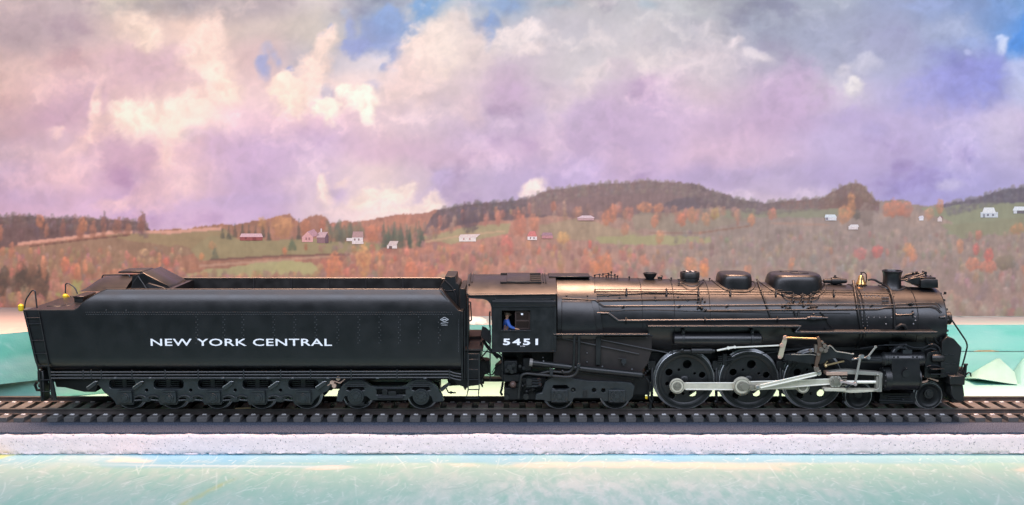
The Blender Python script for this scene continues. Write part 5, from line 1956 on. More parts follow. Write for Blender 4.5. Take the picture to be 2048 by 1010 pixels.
# ------------------------------------------------------------------ domes, stack and fittings along the boiler top
def dome(name, px0, px1, row_top, hw, lean=0.0, cap=0.62, sh=3.2):
    """broad flattened dome astride the boiler: rounded-rectangle rings rising out of the shell."""
    xa_, xb_ = P(px0, row_top + 14, -10).x, P(px1, row_top + 14, -10).x
    cx, hx = (xa_ + xb_) / 2, (xb_ - xa_) / 2
    ztop = zr(row_top, 0)
    zlow = bax(cx) + math.sqrt(max(1, brad(cx) ** 2 - (hw + 6) ** 2)) - 8
    prof = [(0, 1.03), (.3, 1.0), (.6, .99), (.78, .975), (.88, .95), (.945, .91), (.98, .86), (.997, .78), (1.004, .55), (1.008, .2)]
    n_ = 56
    V, FF = [], []
    for t, s_ in prof:
        for k in range(n_):
            a = 2 * math.pi * k / n_
            c_, d_ = math.cos(a), math.sin(a)
            ux = abs(c_) ** (2 / sh) * math.copysign(1, c_)
            uy = abs(d_) ** (2 / 2.3) * math.copysign(1, d_)
            V.append((cx + hx * s_ * ux + lean * (1 - t) * hx * (1 if ux < 0 else .15) * abs(ux) * math.copysign(1, ux), hw * s_ * uy, zlow + (ztop - zlow) * t))
    for i in range(len(prof) - 1):
        for k in range(n_):
            j = (k + 1) % n_
            FF.append((i * n_ + k, i * n_ + j, (i + 1) * n_ + j, (i + 1) * n_ + k))
    FF.append(tuple(range((len(prof) - 1) * n_, len(prof) * n_)))
    d = B().add(V, FF).build(name, BLACK, loco, angle=50)
    # flange where the dome meets the jacket
    path = []
    for k in range(60):
        a = 2 * math.pi * k / 60
        c_, d_ = math.cos(a), math.sin(a)
        ux = abs(c_) ** (2 / sh) * math.copysign(1, c_)
        uy = abs(d_) ** (2 / 2.0) * math.copysign(1, d_)
        x, y = cx + (hx * 1.03 + 5) * ux + lean * hx * ux * (1 if ux < 0 else .15), (hw + 5) * uy
        y = max(-brad(x) + 3, min(brad(x) - 3, y))
        path.append(Vector((x, y, bax(x) + math.sqrt(brad(x) ** 2 - y * y) + .4)))
    B().tube(path, 1.5, 6, closed=True).build('dome_flange', BLACK2, d)
    return d, cx, hx, ztop


d1, *_ = dome('steam_dome', 1436, 1504, 544.5, 40, .10)
d2, cx2, hx2, zt2 = dome('sand_dome', 1537, 1644, 545.0, 46, .16)
for y0_, x0_, x1_ in ((-12, -.18, .46), (14, -.46, .20)):
    b = B()
    b.box(cx2 + hx2 * x0_, cx2 + hx2 * x1_, y0_ - 5, y0_ + 5, zt2 - .5, zt2 + 1.6)
    b.build('filler_lid', BLACK2, d2, bevel=.5)


def on_top(px, row):
    """point on the crown line at the column of a pixel."""
    p = P(px, row, 0)
    return Vector((p.x, 0, bax(p.x) + brad(p.x)))


# safety-valve turret with its pipe ring
c = on_top(1379.5, 556)
h = zr(543.5, 0) - c.z
t = B().lathe([(-8, 19.5), (h - 12, 18.8), (h - 11, 19.6), (h - 2, 19.6), (h, 18.6), (h + .1, 14.5), (h - 2.5, 14), (h - 2.6, 1)], c, 'Z', 36).build('safety_valve_turret', BLACK2, loco)
b = B()
for k in range(4):
    a = math.pi / 4 + k * math.pi / 2
    b.lathe([(h - 3, 3.4), (h + 1.0, 3.4), (h + 1.8, 2.0)], c + Vector((8 * math.cos(a), 8 * math.sin(a), 0)), 'Z', 10)
b.build('safety_valve', TYRE, t)
b = B()
p1 = [S(1357, 566, 3), S(1364, 565, 5), S(1368, 567, 6), S(1376, 571.5, 6), S(1385, 573, 6), S(1394, 571, 6), S(1399, 566, 6), S(1404, 560.5, 6), S(1408, 559, 4)]
b.tube(fillet(p1, 4), 1.3, 6)
p1 = [S(1358, 559, 3), S(1366, 561, 5), S(1372, 558, 4)]
b.tube(p1, 1.1, 6)
for px, py in ((1357, 559), (1358, 566), (1407, 559.5), (1398, 563)):
    b.sphere(S(px, py, 4), 2.2, 8, 5)
b.build('pipe_ring', PIPE, t)

# generator bowl and whistle
c = on_top(1300, 556)
h = zr(546, 0) - c.z
t = B().lathe([(-2, 7), (2, 9), (h * .55, 12.0), (h * .8, 13.4), (h, 14.2), (h + .3, 12.5), (h - 2, 11.5), (h - 2.2, .8)], c, 'Z', 28).build('exhaust_bowl', DARK, loco)
b = B()
b.lathe([(0, 3), (9, 3.4)], on_top(1321, 556) + Vector((-6, -2, 4)), 'X', 10)
b.lathe([(-2, 1.2), (4, 1.2), (5, 2.6), (8, 2.0)], on_top(1323, 556) + Vector((0, -2, 0)), 'Z', 8)
b.build('whistle', DARK, loco)

# little valves and pipes behind the cab, and lone studs
b = B()
for px, hh in ((1189, 5), (1199, 6.5), (1206, 8), (1212, 5), (1216, 10), (1222, 13), (1229, 8), (1234, 5.5), (1257, 5), (1341, 5), (1420, 5)):
    c = on_top(px, 556)
    c.y = random.uniform(-14, 4)
    b.lathe([(-4, .9), (hh - 2.5, .9), (hh - 2.4, 2.0), (hh, 2.0), (hh + .6, .6)], c, 'Z', 8)
for (xa_, xb_, hh) in ((1189, 1206, 5), (1206, 1222, 7), (1212, 1232, 4)):
    ca, cb = on_top(xa_, 556), on_top(xb_, 556)
    b.tube([ca + Vector((0, -4, hh)), (ca + cb) / 2 + Vector((0, -5, hh + 1.5)), cb + Vector((0, -6, hh - 1))], .8, 5)
b.build('turret_valves', DARK, loco)

# turbo-generator lying across behind the bell
c = on_top(1670, 559)
c.z += 7.5
t = B().lathe([(-24, .8), (-23, 4.2), (-9, 5.2), (-8, 7.0), (2, 7.6), (10, 7.0), (11, 5.5), (23, 4.6), (25, 1)], c, 'X', 22).build('turbo_generator', DARK, loco)
b = B()
b.lathe([(4, 4.5), (8, 4.5), (8.6, 2.4), (11.5, 2.0), (12, .6)], c, 'Z', 12)
b.lathe([(-12, 3), (-6, 3)], c + Vector((-12, 0, 0)), 'Z', 10)
b.lathe([(-12, 3), (-6, 3)], c + Vector((12, 0, 0)), 'Z', 10)
b.tube([c + Vector((-24, 0, 0)), c + Vector((-31, 0, 1)), c + Vector((-35, -2, -8))], 1.4, 6)
b.build('generator_fitting', DARK, t)

# brass bell in its yoke
c = on_top(1722, 560)
t = B().lathe([(2, 10.2), (3, 10.4), (5, 9.4), (9, 7.2), (14, 6.0), (18, 5.4), (20.5, 3.6), (21.5, .8)], c, 'Z', 28).build('bell', BRASS, loco)
b = B()
b.tube([c + Vector((9, 0, -1)), c + Vector((11, 0, 12)), c + Vector((10, 0, 23)), c + Vector((5, 0, 27)), c + Vector((0, 0, 25)), c + Vector((0, 0, 20))], 1.2, 6)
b.tube([c + Vector((-3, -10, -2)), c + Vector((-2, -9, 12)), c + Vector((0, -6, 20)), c + Vector((0, 6, 20)), c + Vector((-2, 9, 12)), c + Vector((-3, 10, -2))], 1.3, 6)
b.sphere(c + Vector((0, 0, 26)), 2.0, 8, 5)
b.lathe([(-3, 5.5), (1.5, 4.6)], c + Vector((8, 0, 0)), 'Z', 10)
b.build('bell_yoke', BLACK2, t)

# chimney
c = on_top(1783.5, 566)
h = zr(541.0, 0) - c.z
st_ = B().lathe([(-7, 21.5), (0, 19.5), (3, 18.3), (h * .5, 17.2), (h - 6, 18.0), (h - 3, 19.4), (h - 2.2, 20.0), (h, 20.0), (h + .3, 18), (h - 3, 16.6), (h - 14, 16)], c, 'Z', 40, cap=False).build('chimney', BLACK, loco)
B().lathe([(h - 12, 16.4), (h - 11.8, .5)], c, 'Z', 24).build('chimney_inside', mat('hatch_dark', (0.004, 0.004, 0.004), .9), st_)
path = []
for k in range(48):
    a = 2 * math.pi * k / 48
    x, y = c.x + 25 * math.cos(a), 24 * math.sin(a)
    path.append(Vector((x, y, bax(x) + math.sqrt(brad(x) ** 2 - y * y) + .5)))
b = B().tube(path, 1.9, 6, closed=True)
for k in range(0, 48, 4):
    b.sphere(path[k] + Vector((0, 0, 1.6)), 1.0, 6, 4)
b.build('chimney_flange', PIPE, st_)

# feedwater heater saddle box and throttle linkage ahead of the chimney
b = B()
b.pprism([(1842, 576), (1842, 560.5), (1851, 558), (1876, 559), (1877, 576)], -26, 26)
t = b.build('heater_box', BLACK2, loco, bevel=1.2, seg=2)
b = B()
b.pprism([(1816, 562), (1822, 556), (1838, 554), (1846, 561), (1846, 570), (1826, 569)], -20, 20)
b.build('heater_neck', BLACK2, t, bevel=1)
b = B()
b.pprism([(1838, 556.5), (1841, 554), (1872, 555), (1872, 558)], -18, 18)
b.build('heater_cover', BLACK, t, bevel=.6)
b = B()
b.ptube([(1801, 561), (1812, 559), (1846, 547.5), (1852, 544)], -8, 1.9)
b.ptube([(1804, 558), (1812, 550), (1826, 547.5), (1838, 546)], 4, 2.4)
b.ptube([(1812, 562), (1848, 551)], -14, 1.4)
for px, py in ((1826, 546), (1833, 544.5), (1846, 543.5), (1851, 545)):
    b.sphere(P(px, py, -4), 2.7, 8, 5)
b.lathe([(-3, 3), (3, 3)], P(1850, 546, -8), 'Y', 12)
b.ptube([(1851, 545), (1852, 552), (1848, 556)], -4, 1.8)
b.build('throttle_linkage', DARK, loco)
b = B()
for px, py in ((1861, 552), (1868, 556)):
    b.sphere(P(px, py, -2), 2.0, 8, 5)
b.build('cover_knob', DARK, t)

# pipes that follow the boiler barrel round
def wrap(px, rowa, rowb, r_, name, material=PIPE, off=1.8, skew=0.0, n=12):
    pts = [S(px + skew * k / n, rowa + (rowb - rowa) * k / n, off) for k in range(n + 1)]
    return B().tube(pts, r_, 7).build(name, material, loco)


wrap(1514, 559, 636, 1.9, 'sand_pipe', DARK, skew=28)
wrap(1706, 561, 664, 2.6, 'sand_pipe', DARK, skew=17)
b = B()
pts = [S(1736, 560, 3), S(1741, 558.5, 4), S(1750, 559.5, 4), S(1758, 565, 4), S(1766, 568, 4), S(1775, 573, 4), S(1781, 582, 4), S(1785, 596, 4), S(1788, 612, 4), S(1789, 630, 3), S(1789.5, 655, 3)]
b.tube(fillet(pts, 5), 2.3, 8)
b.build('injector_pipe', DARK, loco)

# handrail with stanchions, long pipe runs along the jacket
def run(pts, r_, off, name, material, fil=0, n=10):
    p_ = []
    for (a, b_) in zip(pts, pts[1:]):
        for k in range(n):
            p_.append(S(a[0] + (b_[0] - a[0]) * k / n, a[1] + (b_[1] - a[1]) * k / n, off))
    p_.append(S(pts[-1][0], pts[-1][1], off))
    return B().tube(p_, r_, 6).build(name, material, loco)


run([(1124, 596.5), (1190, 600), (1207, 612), (1400, 611), (1600, 608.6), (1700, 608.5), (1780, 609.8), (1820, 606.5), (1868, 605.3), (1876, 607), (1883, 615)], 1.15, 4.5, 'hand_rail', PIPE, n=8)
run([(1188, 578.6), (1400, 579.3), (1550, 580), (1690, 581.6), (1706, 581)], .8, 4, 'boiler_pipe', DARK)
run([(1188, 582.7), (1400, 583), (1550, 583.4), (1690, 584.8), (1790, 587.5)], .9, 4, 'boiler_pipe', DARK)
run([(1194, 600.8), (1300, 599), (1398, 598.2)], 1.5, 3.0, 'boiler_pipe', DARK)
run([(1194, 591.5), (1250, 588.5), (1300, 585.8), (1398, 588)], .8, 1.2, 'boiler_pipe', DARK)
run([(1408, 621), (1500, 620.5), (1650, 619.3), (1758, 618.2), (1772, 615), (1830, 614), (1862, 612.5), (1874, 616), (1884, 625)], 1.3, 3.4, 'boiler_pipe', PIPE, n=7)
run([(1194, 626), (1217, 626.2), (1237, 641), (1400, 640), (1560, 638.6), (1655, 636.2)], 1.75, 4, 'feed_pipe', mat('pipe_satin', (0.055, 0.056, 0.06), .42, spec=.6), n=8)
run([(1192, 623.5), (1300, 619.4), (1400, 623), (1560, 626), (1700, 627)], .7, .6, 'jacket_seam', DARK)
for px, py in ((1253, 580), (1333, 580), (1397, 580), (1461, 580.5), (1552, 581), (1668, 582)):
    b = B()
    b.tube([S(px, py - 2.5, 2), S(px, py - 1, 5.5)], 1.5, 6)
    b.tube([S(px, py, 5), S(px, py + 4, 4), S(px + .5, py + 9, 2.5)], 1.9, 6)
    b.sphere(S(px, py + 9.5, 2), 2.3, 8, 5)
    b.build('pipe_bracket', DARK, loco)
for px, py in ((1248, 613), (1360, 612), (1456, 611.5), (1568, 610.5), (1675, 610), (1745, 610.5), (1825, 608)):
    b = B()
    b.tube([S(px, py, 0), S(px, py, 5)], 1.5, 6)
    b.sphere(S(px, py, 4.6), 2.3, 8, 5)
    b.tube([S(px + 1, py - 1, 4.5), S(px - 4, py + 3.5, 2)], 1.0, 5)
    b.build('rail_stanchion', DARK, loco)
for px, py in ((1252, 641), (1410, 640), (1555, 638.5)):
    b = B()
    b.tube([S(px, py - 6, 1), S(px, py, 5.5), S(px, py + 6, 1)], 1.6, 6)
    b.build('pipe_clamp', DARK, loco)
b = B()
for px, py in ((1216, 592), (1239, 595.5), (1310, 595), (1356, 595), (1311, 601), (1375, 601)):
    b.sphere(S(px, py, .3), 2.2, 8, 4)
b.build('washout_plug', BLACK2, boiler)

# check valve under the turret
b = B()
for px, py, r_ in ((1397, 597, 3.0), (1404, 597.5, 2.4), (1396, 604, 2.2), (1410, 603.5, 2), (1399, 614, 3.0), (1404, 617, 3.2), (1411, 620, 2.8), (1396, 617, 2.0)):
    b.sphere(S(px, py, 3), r_, 8, 5)
b.tube([S(1402, 597, 4), S(1402, 605, 4), S(1400, 612, 4), S(1406, 619, 4)], 1.4, 6)
b.build('check_valve', DARK, loco)

# three-branch sand-valve group beneath the sand dome
b = B()
for px in (1587.5, 1606, 1622.5):
    b.tube([S(px - 2, 586, 2), S(px, 592, 4), S(px - 2, 600, 4), S(px - 4, 606, 3)], 1.7, 6)
    for py in (589, 596.5, 602):
        b.sphere(S(px - .5, py, 4), 2.7, 8, 5)
    b.tube([S(px - 6, 590.5, 4), S(px + 6, 590.5, 4)], 1.6, 6)
    b.tube([S(px - 8, 605, 3), S(px + 2, 606, 3)], 1.3, 6)
b.tube(fillet([S(1563, 586, 3), S(1569, 592, 4), S(1577, 597, 4), S(1600, 597.5, 4), S(1625, 597, 4), S(1633, 596, 4), S(1639, 590, 3)], 5), 1.2, 6)
for pts in ([(1577, 604), (1574, 613), (1570, 622)], [(1580, 612), (1583, 619), (1577, 620)], [(1588, 622), (1592, 632)], [(1598, 622), (1597, 631)], [(1615, 616), (1636, 612), (1628, 618), (1618, 617)], [(1564, 612), (1574, 611)]):
    b.tube([S(x, y, 3) for x, y in pts], 1.4, 6)
for px, py in ((1576, 617), (1581, 607), (1634, 613), (1608, 612), (1566, 613), (1622, 614)):
    b.sphere(S(px, py, 3), 2.6, 8, 5)
b.build('sand_valves', DARK, loco)
b = B()
b.tube([S(1650, 566, 3), S(1644, 574, 3), S(1641, 580, 3)], .8, 5)
b.tube([S(1640, 624, 2), S(1650, 634, 2), S(1657, 648, 2), S(1664, 656, 2)], 1.0, 5)
b.build('sand_line', DARK, loco)
b = B()
p_ = S(1630, 636, 5)
b.lathe([(-15, 3.0), (-10, 3.6), (-9, 5), (0, 5), (1, 3.6), (13, 3.6), (14, 2.4), (25, 2.0)], p_, 'X', 12)
b.lathe([(0, 2.4), (6, 2.4), (7, 1)], p_ + Vector((-3, 0, 3)), 'Z', 8)
b.build('strainer', PIPE, loco)

# smokebox fittings: inspection plate, rivet rows, grab, hinge
b = B()
for (x0_, x1_, y0_, y1_) in ((1764, 1777, 596, 608),):
    q4 = [S(x0_, y0_, .6), S(x1_, y0_, .6), S(x1_, y1_, .6), S(x0_, y1_, .6)]
    i4 = [S(x0_, y0_, -2), S(x1_, y0_, -2), S(x1_, y1_, -2), S(x0_, y1_, -2)]
    b.add(q4 + i4, [(0, 1, 2, 3), (7, 6, 5, 4), (0, 4, 5, 1), (1, 5, 6, 2), (2, 6, 7, 3), (3, 7, 4, 0)])
t = b.build('inspection_plate', mat('hatch_dark', (0.004, 0.004, 0.004), .9), smokebox)
b = B()
for x0_, y0_, x1_, y1_ in ((1763, 595, 1763, 609), (1777.5, 595, 1777.5, 609), (1763, 595, 1777.5, 595), (1763, 609, 1777.5, 609), (1770, 596, 1770, 608), (1764, 602, 1777, 602)):
    b.tube([S(x0_, y0_, .8), S(x1_, y1_, .8)], .7, 5)
b.build('plate_frame', PIPE, t)
b = B()
for k in range(8):
    b.sphere(S(1730 + 4 * k, 591 + (k % 2) * 2.4, .2), 1.3, 6, 4)
for px in (1737, 1748, 1759, 1771, 1783):
    b.sphere(S(px, 635, .2), 1.5, 6, 4)
for k in range(14):
    b.sphere(S(1716 + k * .8, 566 + 6.6 * k, .4), 1.1, 6, 4)
    b.sphere(S(1727 + k * .6, 568 + 6.4 * k, .4), 1.1, 6, 4)
for k in range(7):
    b.sphere(S(1772 + 2.2 * k, 573 + 4.0 * k, .4), 1.0, 6, 4)
for px, py in ((1772, 648), (1827, 648), (1830, 634), (1831, 641)):
    b.sphere(S(px, py, .3), 2.0, 8, 4)
struct(b.build('rivet', RIVET, smokebox), 'stuff')
b = B()
b.tube([S(1790, 628, 1), S(1795, 630, 4), S(1822, 629, 4), S(1826, 627, 4)], 1.3, 6)
b.sphere(S(1826, 627, 4), 3.0, 8, 5)
b.tube([S(1826, 620, 3), S(1828, 634, 3)], 1.2, 6)
b.build('petcock', PIPE, smokebox)
b = B()
b.tube([S(1880, 634.5, 1.5), S(1888, 634, 2.5), S(1891, 634, 2.5)], 2.0, 8)
b.sphere(S(1889, 634, 2), 2.8, 8, 5)
b.build('door_hinge', PIPE, smokebox)
b = B()
p_ = S(1822, 607, 3.5)
b.sphere(p_, 3.6, 10, 6)
b.lathe([(-5, 2.4), (5, 2.4)], p_, 'X', 8)
b.build('cooling_joint', DARK, smokebox)
b = B()
pts = [S(1790, 660, 2), S(1794, 655, 4), S(1802, 650, 5), S(1808, 651, 5), S(1812, 658, 4)]
b.tube(pts, 4.0, 8)
b.build('steam_elbow', DARK, smokebox)

# headlamp, bell bracket and pipes on the smokebox front
hb = Vector((XB1 + 9, 0, zc + 4))
hl = B().lathe([(0, 9), (4, 12), (20, 12.5), (23, 13.2), (26, 13.2), (26.2, 11), (24, 10.5), (23.8, .5)], hb, 'X', 26).build('headlamp', DARK, loco)
B().lathe([(24.2, 10.8), (25.4, 6), (25.8, .5)], hb, 'X', 22).build('lamp_glass', mat('lamp_glass', (0.5, 0.52, 0.5), .1, spec=.8), hl)
b = B()
b.box(hb.x - 2, hb.x + 18, -9, 9, hb.z - 34, hb.z - 14)
b.lathe([(0, 9), (12, 8), (14, 3)], (hb.x + 2, -8, hb.z - 40), 'X', 16)
b.tube([(hb.x - 6, -20, hb.z + 8), (hb.x + 6, -16, hb.z - 4), (hb.x + 12, -14, hb.z - 22), (hb.x, -18, hb.z - 40)], 2.4, 7)
b.tube([(hb.x - 4, -34, hb.z - 26), (hb.x + 10, -24, hb.z - 30), (hb.x + 6, -10, hb.z - 44)], 3.6, 7)
b.build('lamp_bracket', DARK, loco, bevel=.4)
b = B()
p_ = P(1890, 586, -40)
b.tube([p_ + Vector((-3, 0, -3)), p_], 1.0, 5)
b.box(p_.x - 1.6, p_.x + 2.0, p_.y - 2, p_.y + 2, p_.z - 2.4, p_.z + 2.4)
b.build('flag_socket', DARK, smokebox)

# ------------------------------------------------------------------ running boards
for (px0, px1, r0_, r1_, Y1_) in ((1107, 1300, 668.0, 671.6, -60), (1296, 1602, 651.8, 655.6, -58), (1591, 1874, 663.6, 668.2, -50)):
    b = B()
    a_, c_ = P(px0, r0_, -92), P(px1, r1_, -92)
    b.box(a_.x, c_.x, -92, Y1_, c_.z, a_.z)
    rb = b.build('running_board', BLACK2, loco, bevel=.5)
    B().tube([(a_.x, -92.2, a_.z - .4), (c_.x, -92.2, a_.z - .4)], 1.1, 6).build('board_edge', mat('pipe_satin', (0.055, 0.056, 0.06), .42, spec=.6), rb)
    b = B().box(a_.x, c_.x, 50, 92, c_.z, a_.z)
    b.build('running_board', BLACK2, loco)
b = B()
b.ptube([(1600, 654), (1591, 664)], -92, 1.2)
b.ptube([(1299, 670), (1306, 672)], -92, 1.2)
b.ptube([(1668, 661.3), (1760, 661)], -80, 1.2)
b.build('board_brace', PIPE, loco)
for k in range(7):
    px = 1330 + k * 80
    B().tube([P(px, 656, -70), P(px + 2, 690, -50)], 1.6, 6).build('board_bracket', DARK, loco)

# ------------------------------------------------------------------ firebox sides, ash pan, frames
b = B()
b.pprism([(1106, 672), (1304, 672), (1304, 700), (1296, 727), (1284, 742), (1258, 772), (1160, 772), (1106, 735)], -74, 74)
b.build('ash_pan', mat('ash_pan_brown', (0.017, 0.013, 0.012), .55, spec=.45, vary=.3, scale=120), loco, bevel=1)
b = B()
b.pbox(1192, 1201.5, 671, 730, -80, -74)
b.build('pan_stiffener', BLACK2, loco, bevel=.7)
b = B()
b.pprism([(1296, 656), (1602, 656), (1602, 664), (1876, 668), (1876, 700), (1300, 704), (1305, 690)], -44, 44)
b.build('boiler_cradle', DARK, loco, bevel=1)
b = B()
b.pprism([(1296, 700), (1880, 690), (1880, 752), (1840, 776), (1318, 776), (1296, 760)], -30, 30)
b.build('main_frame', DARK, loco, bevel=1)
b = B()
for pts, r_ in (([(1108, 673), (1278, 708)], 1.0), ([(1150, 669), (1345, 707.5)], 1.0), ([(1108, 676), (1296, 675)], .8)):
    b.ptube(pts, -78, r_)
b.build('reach_rod', mat('pipe_satin', (0.055, 0.056, 0.06), .42, spec=.6), loco)
b = B()
p_ = P(1247, 722, -76)
b.lathe([(-6, 5), (0, 5), (1, 3)], p_, 'Y', 14)
b.sphere(p_ + Vector((0, -3, -7)), 2.4, 8, 5)
b.tube([p_ + Vector((-10, -1, 6)), p_ + Vector((-3, -4, 5)), p_ + Vector((5, -4, 4))], 1.2, 6)
b.build('blow_off_cock', PIPE, loco)
b = B()
for px, py in ((1174, 706), (1086, 715), (1174, 724)):
    c = P(px, py, -76)
    b.sphere(c, 1.5, 6, 4)
b.build('stay_bolt', RIVET, loco)
b = B()
for k in range(9):
    b.sphere(P(1304 - abs(k - 4) * 2 - k * 1.6, 722 + k * 4, -52), 3.2, 8, 5)
b.build('bracket_bolts', DARK, loco)

# air reservoir and the lubricator below it
xa, xb = P(1344, 678.5, -72).x, P(1523, 678.5, -72).x
zc_ = zr(678.8, -78)
t = B().lathe([(0, .6), (.3, 6), (2.4, 10.8), (4, 11.8), (xb - xa - 4, 11.8), (xb - xa - 2.4, 10.8), (xb - xa - .3, 6), (xb - xa, .6)], (xa, -76, zc_), 'X', 32).build('air_reservoir', BLACK, loco)
for px in (1366, 1504):
    b = B()
    x = P(px, 678, -80).x
    b.lathe([(-2.6, 12.6), (2.6, 12.6)], (x, -76, zc_), 'X', 28, cap=False)
    b.box(x - 3, x + 3, -82, -70, zc_ + 11.5, zc_ + 20)
    b.sphere((x, -84, zc_ + 15), 2.0, 8, 5)
    b.build('reservoir_strap', BLACK2, t)
xa = P(1382, 703, -70).x
b = B()
b.lathe([(0, 6.4), (40, 6.4), (41, 4), (46, 4)], (xa + 0, -72, zr(702.5, -78)), 'X', 18)
b.lathe([(0, 4), (20, 4)], (xa - 22, -72, zr(703, -78)), 'X', 12)
b.sphere((xa - 18, -74, zr(701, -78)), 4, 8, 5)
b.sphere((xa - 38, -74, zr(706, -78)), 3.4, 8, 5)
b.tube([(xa - 40, -74, zr(706, -78)), (xa - 20, -74, zr(703, -78))], 1.6, 6)
b.build('reverse_cylinder', BLACK2, loco)

# ------------------------------------------------------------------ big injector pipe, steam pipes, cab-side plumbing
b = B()
b.ptube([(1063, 725), (1180, 739), (1284, 750)], -84, 6.2, 14)
t = b.build('stoker_pipe', BLACK2, loco)
b = B()
pa_, pb2 = P(1059, 724.5, -84), P(1065, 725.3, -84)
d_ = (pb2 - pa_)
b.tube([pa_, pb2], 7.8, 14)
b.build('pipe_flange', mat('flange_grey', (0.16, 0.15, 0.14), .4), t)
b = B()
for px, py in ((1087, 722.5), (1205, 733), (1264, 738.5)):
    b.sphere(P(px, py, -88), 1.7, 8, 5)
b.build('flange_bolt', RIVET, t)
b = B()
b.ptube([(1150, 744), (1215, 751), (1280, 757)], -80, 1.2)
b.ptube([(1255, 753), (1280, 753), (1281, 758)], -82, 1.8, fil=2)
b.build('drain_pipe', PIPE, loco)
b = B()
b.ptube([(1149, 672), (1147.5, 732), (1141, 744), (1122, 744.5), (1100, 742), (1084, 746), (1072, 750)], -91, 2.7, 8, fil=10)
b.ptube([(1158.5, 672), (1157, 737), (1150, 750), (1136, 754), (1100, 751), (1052, 746.5), (1042, 750), (1039, 770), (1036.5, 796)], -93, 2.9, 8, fil=10)
t = b.build('steam_pipe', BLACK2, loco)
b = B()
b.pbox(1099.5, 1106, 737, 752, -97, -92)
b.sphere(P(1103, 738, -96), 2.6, 8, 5)
b.pbox(1154, 1161, 727, 735, -97, -90)
b.sphere(P(1125, 742, -94), 2.6, 8, 5)
b.build('pipe_clamp', PIPE, t, bevel=.5)

b = B()
b.pprism([(1004, 703), (1108, 703), (1108, 735), (1060, 735), (1050, 745), (1004, 745)], -40, 60)
b.build('cab_underframe', DARK, loco, bevel=1)
b = B()
b.pbox(1008, 1034, 722, 747, -78, -40)
b.pbox(1006, 1040, 749, 764, -72, -30)
b.pbox(1008, 1042, 776, 800, -70, -20)
b.pbox(1046, 1064, 716, 742, -70, -50)
t = b.build('injector', DARK, loco, bevel=1.5)
b = B()
for px, py, r_ in ((1019, 736, 6), (1027, 731, 4), (1014, 741, 4), (1024, 744, 4), (1040, 733, 3), (1047, 737, 3)):
    b.disc(px, py, r_, -84, -76, 14)
b.disc(1013, 795, 5, -76, -68, 14)
b.disc(1052, 794, 6, -76, -66, 14)
b.build('valve_body', BLACK2, t, bevel=.4)
b = B()
b.pbox(1052, 1064, 757, 772, -88, -70)
b.build('lubricator', BLACK2, loco, bevel=1)
b = B()
for r_ in (760, 765.5, 771):
    b.ptube([(1062, r_), (1076, r_ + 1), (1082, r_ - 2)], -84, 1.6, fil=3)
b.pbox(1053, 1074, 771, 774, -86, -80)
b.build('oil_pipe', PIPE, loco)
b = B()
for px, py, r_ in ((1078, 760, 4.5), (1080, 769, 4), (1026, 769, 7)):
    b.sphere(P(px, py, -74), r_, 10, 6)
b.build('copper_union', mat('dull_copper', (0.10, 0.06, 0.05), .45), loco)

b = B()
b.pbox(1010, 1100, 742, 792, -30, 30)
b.pbox(1040, 1092, 756, 800, -60, -34)
b.pbox(1016, 1046, 764, 782, -64, -30)
b.build('trailing_frame_casting', DARK, loco, bevel=1.5)
b = B()
for k, (x_, y_) in enumerate(((1046, 772), (1054, 783), (1066, 779), (1074, 790), (1030, 786), (1022, 770), (1085, 774))):
    b.sphere(P(x_, y_, -64), 3.5 + (k % 3), 8, 5)
    b.tube([P(x_, y_, -64), P(x_ + 9, y_ - 6 + 3 * (k % 4), -66)], 1.3, 6)
b.build('pipe_fittings', BLACK2, loco)

# gangway curtain, drawbar and hoses between tender and cab
b = B()
b.pprism([(964.5, 653), (972, 656), (979, 662), (982.5, 672), (982.5, 684), (980, 690), (971, 682), (964, 676), (962, 665)], -64, -58)
cu = b.build('deck_curtain', mat('canvas_black', (0.010, 0.010, 0.011), .85), loco, bevel=.8)
b = B()
for pts, r_ in (([(963, 684), (959, 704), (961, 716)], 2.0), ([(966, 680), (975, 694), (984, 703), (996, 716)], 3.2), ([(962, 716), (974, 702), (982, 706)], 1.2), ([(968, 708), (976, 699)], 1.0), ([(983, 704), (1000, 712), (1006, 722)], 3.0), ([(988, 703), (1003, 715)], 1.2), ([(996, 703), (1004, 711)], 1.0)):
    b.ptube(pts, -50, r_, 7, fil=6)
b.build('deck_hose', DARK, loco)
b = B()
for pts, r_ in (([(962, 716), (972, 722), (977, 742), (983, 752), (990, 742), (998, 730), (1006, 726)], 1.2), ([(966, 742), (978, 750), (986, 750), (994, 738)], 1.0), ([(990, 735), (984, 745)], .8)):
    b.ptube(pts, -44, r_, 6, fil=8)
b.build('steam_hose', DARK, loco)
b = B()
b.pprism([(960, 720), (978, 722), (980, 746), (968, 750), (966, 762), (960, 764)], -40, -8)
b.pprism([(990, 735), (1000, 727), (1010, 724), (1010, 764), (1000, 752), (988, 752)], -44, -10)
b.build('hose_manifold', DARK, loco, bevel=1)
b = B()
b.pbox(960, 1012, 757.5, 763.5, -12, 12)
b.build('drawbar', DARK, loco, bevel=.8)
b = B()
b.ptube([(1006, 764), (1003, 780), (1001, 786), (1005, 790)], -40, 2.4, fil=4)
b.ptube([(963, 764), (965, 774), (962, 768)], -30, 1.6)
b.build('hose_end', DARK, loco)

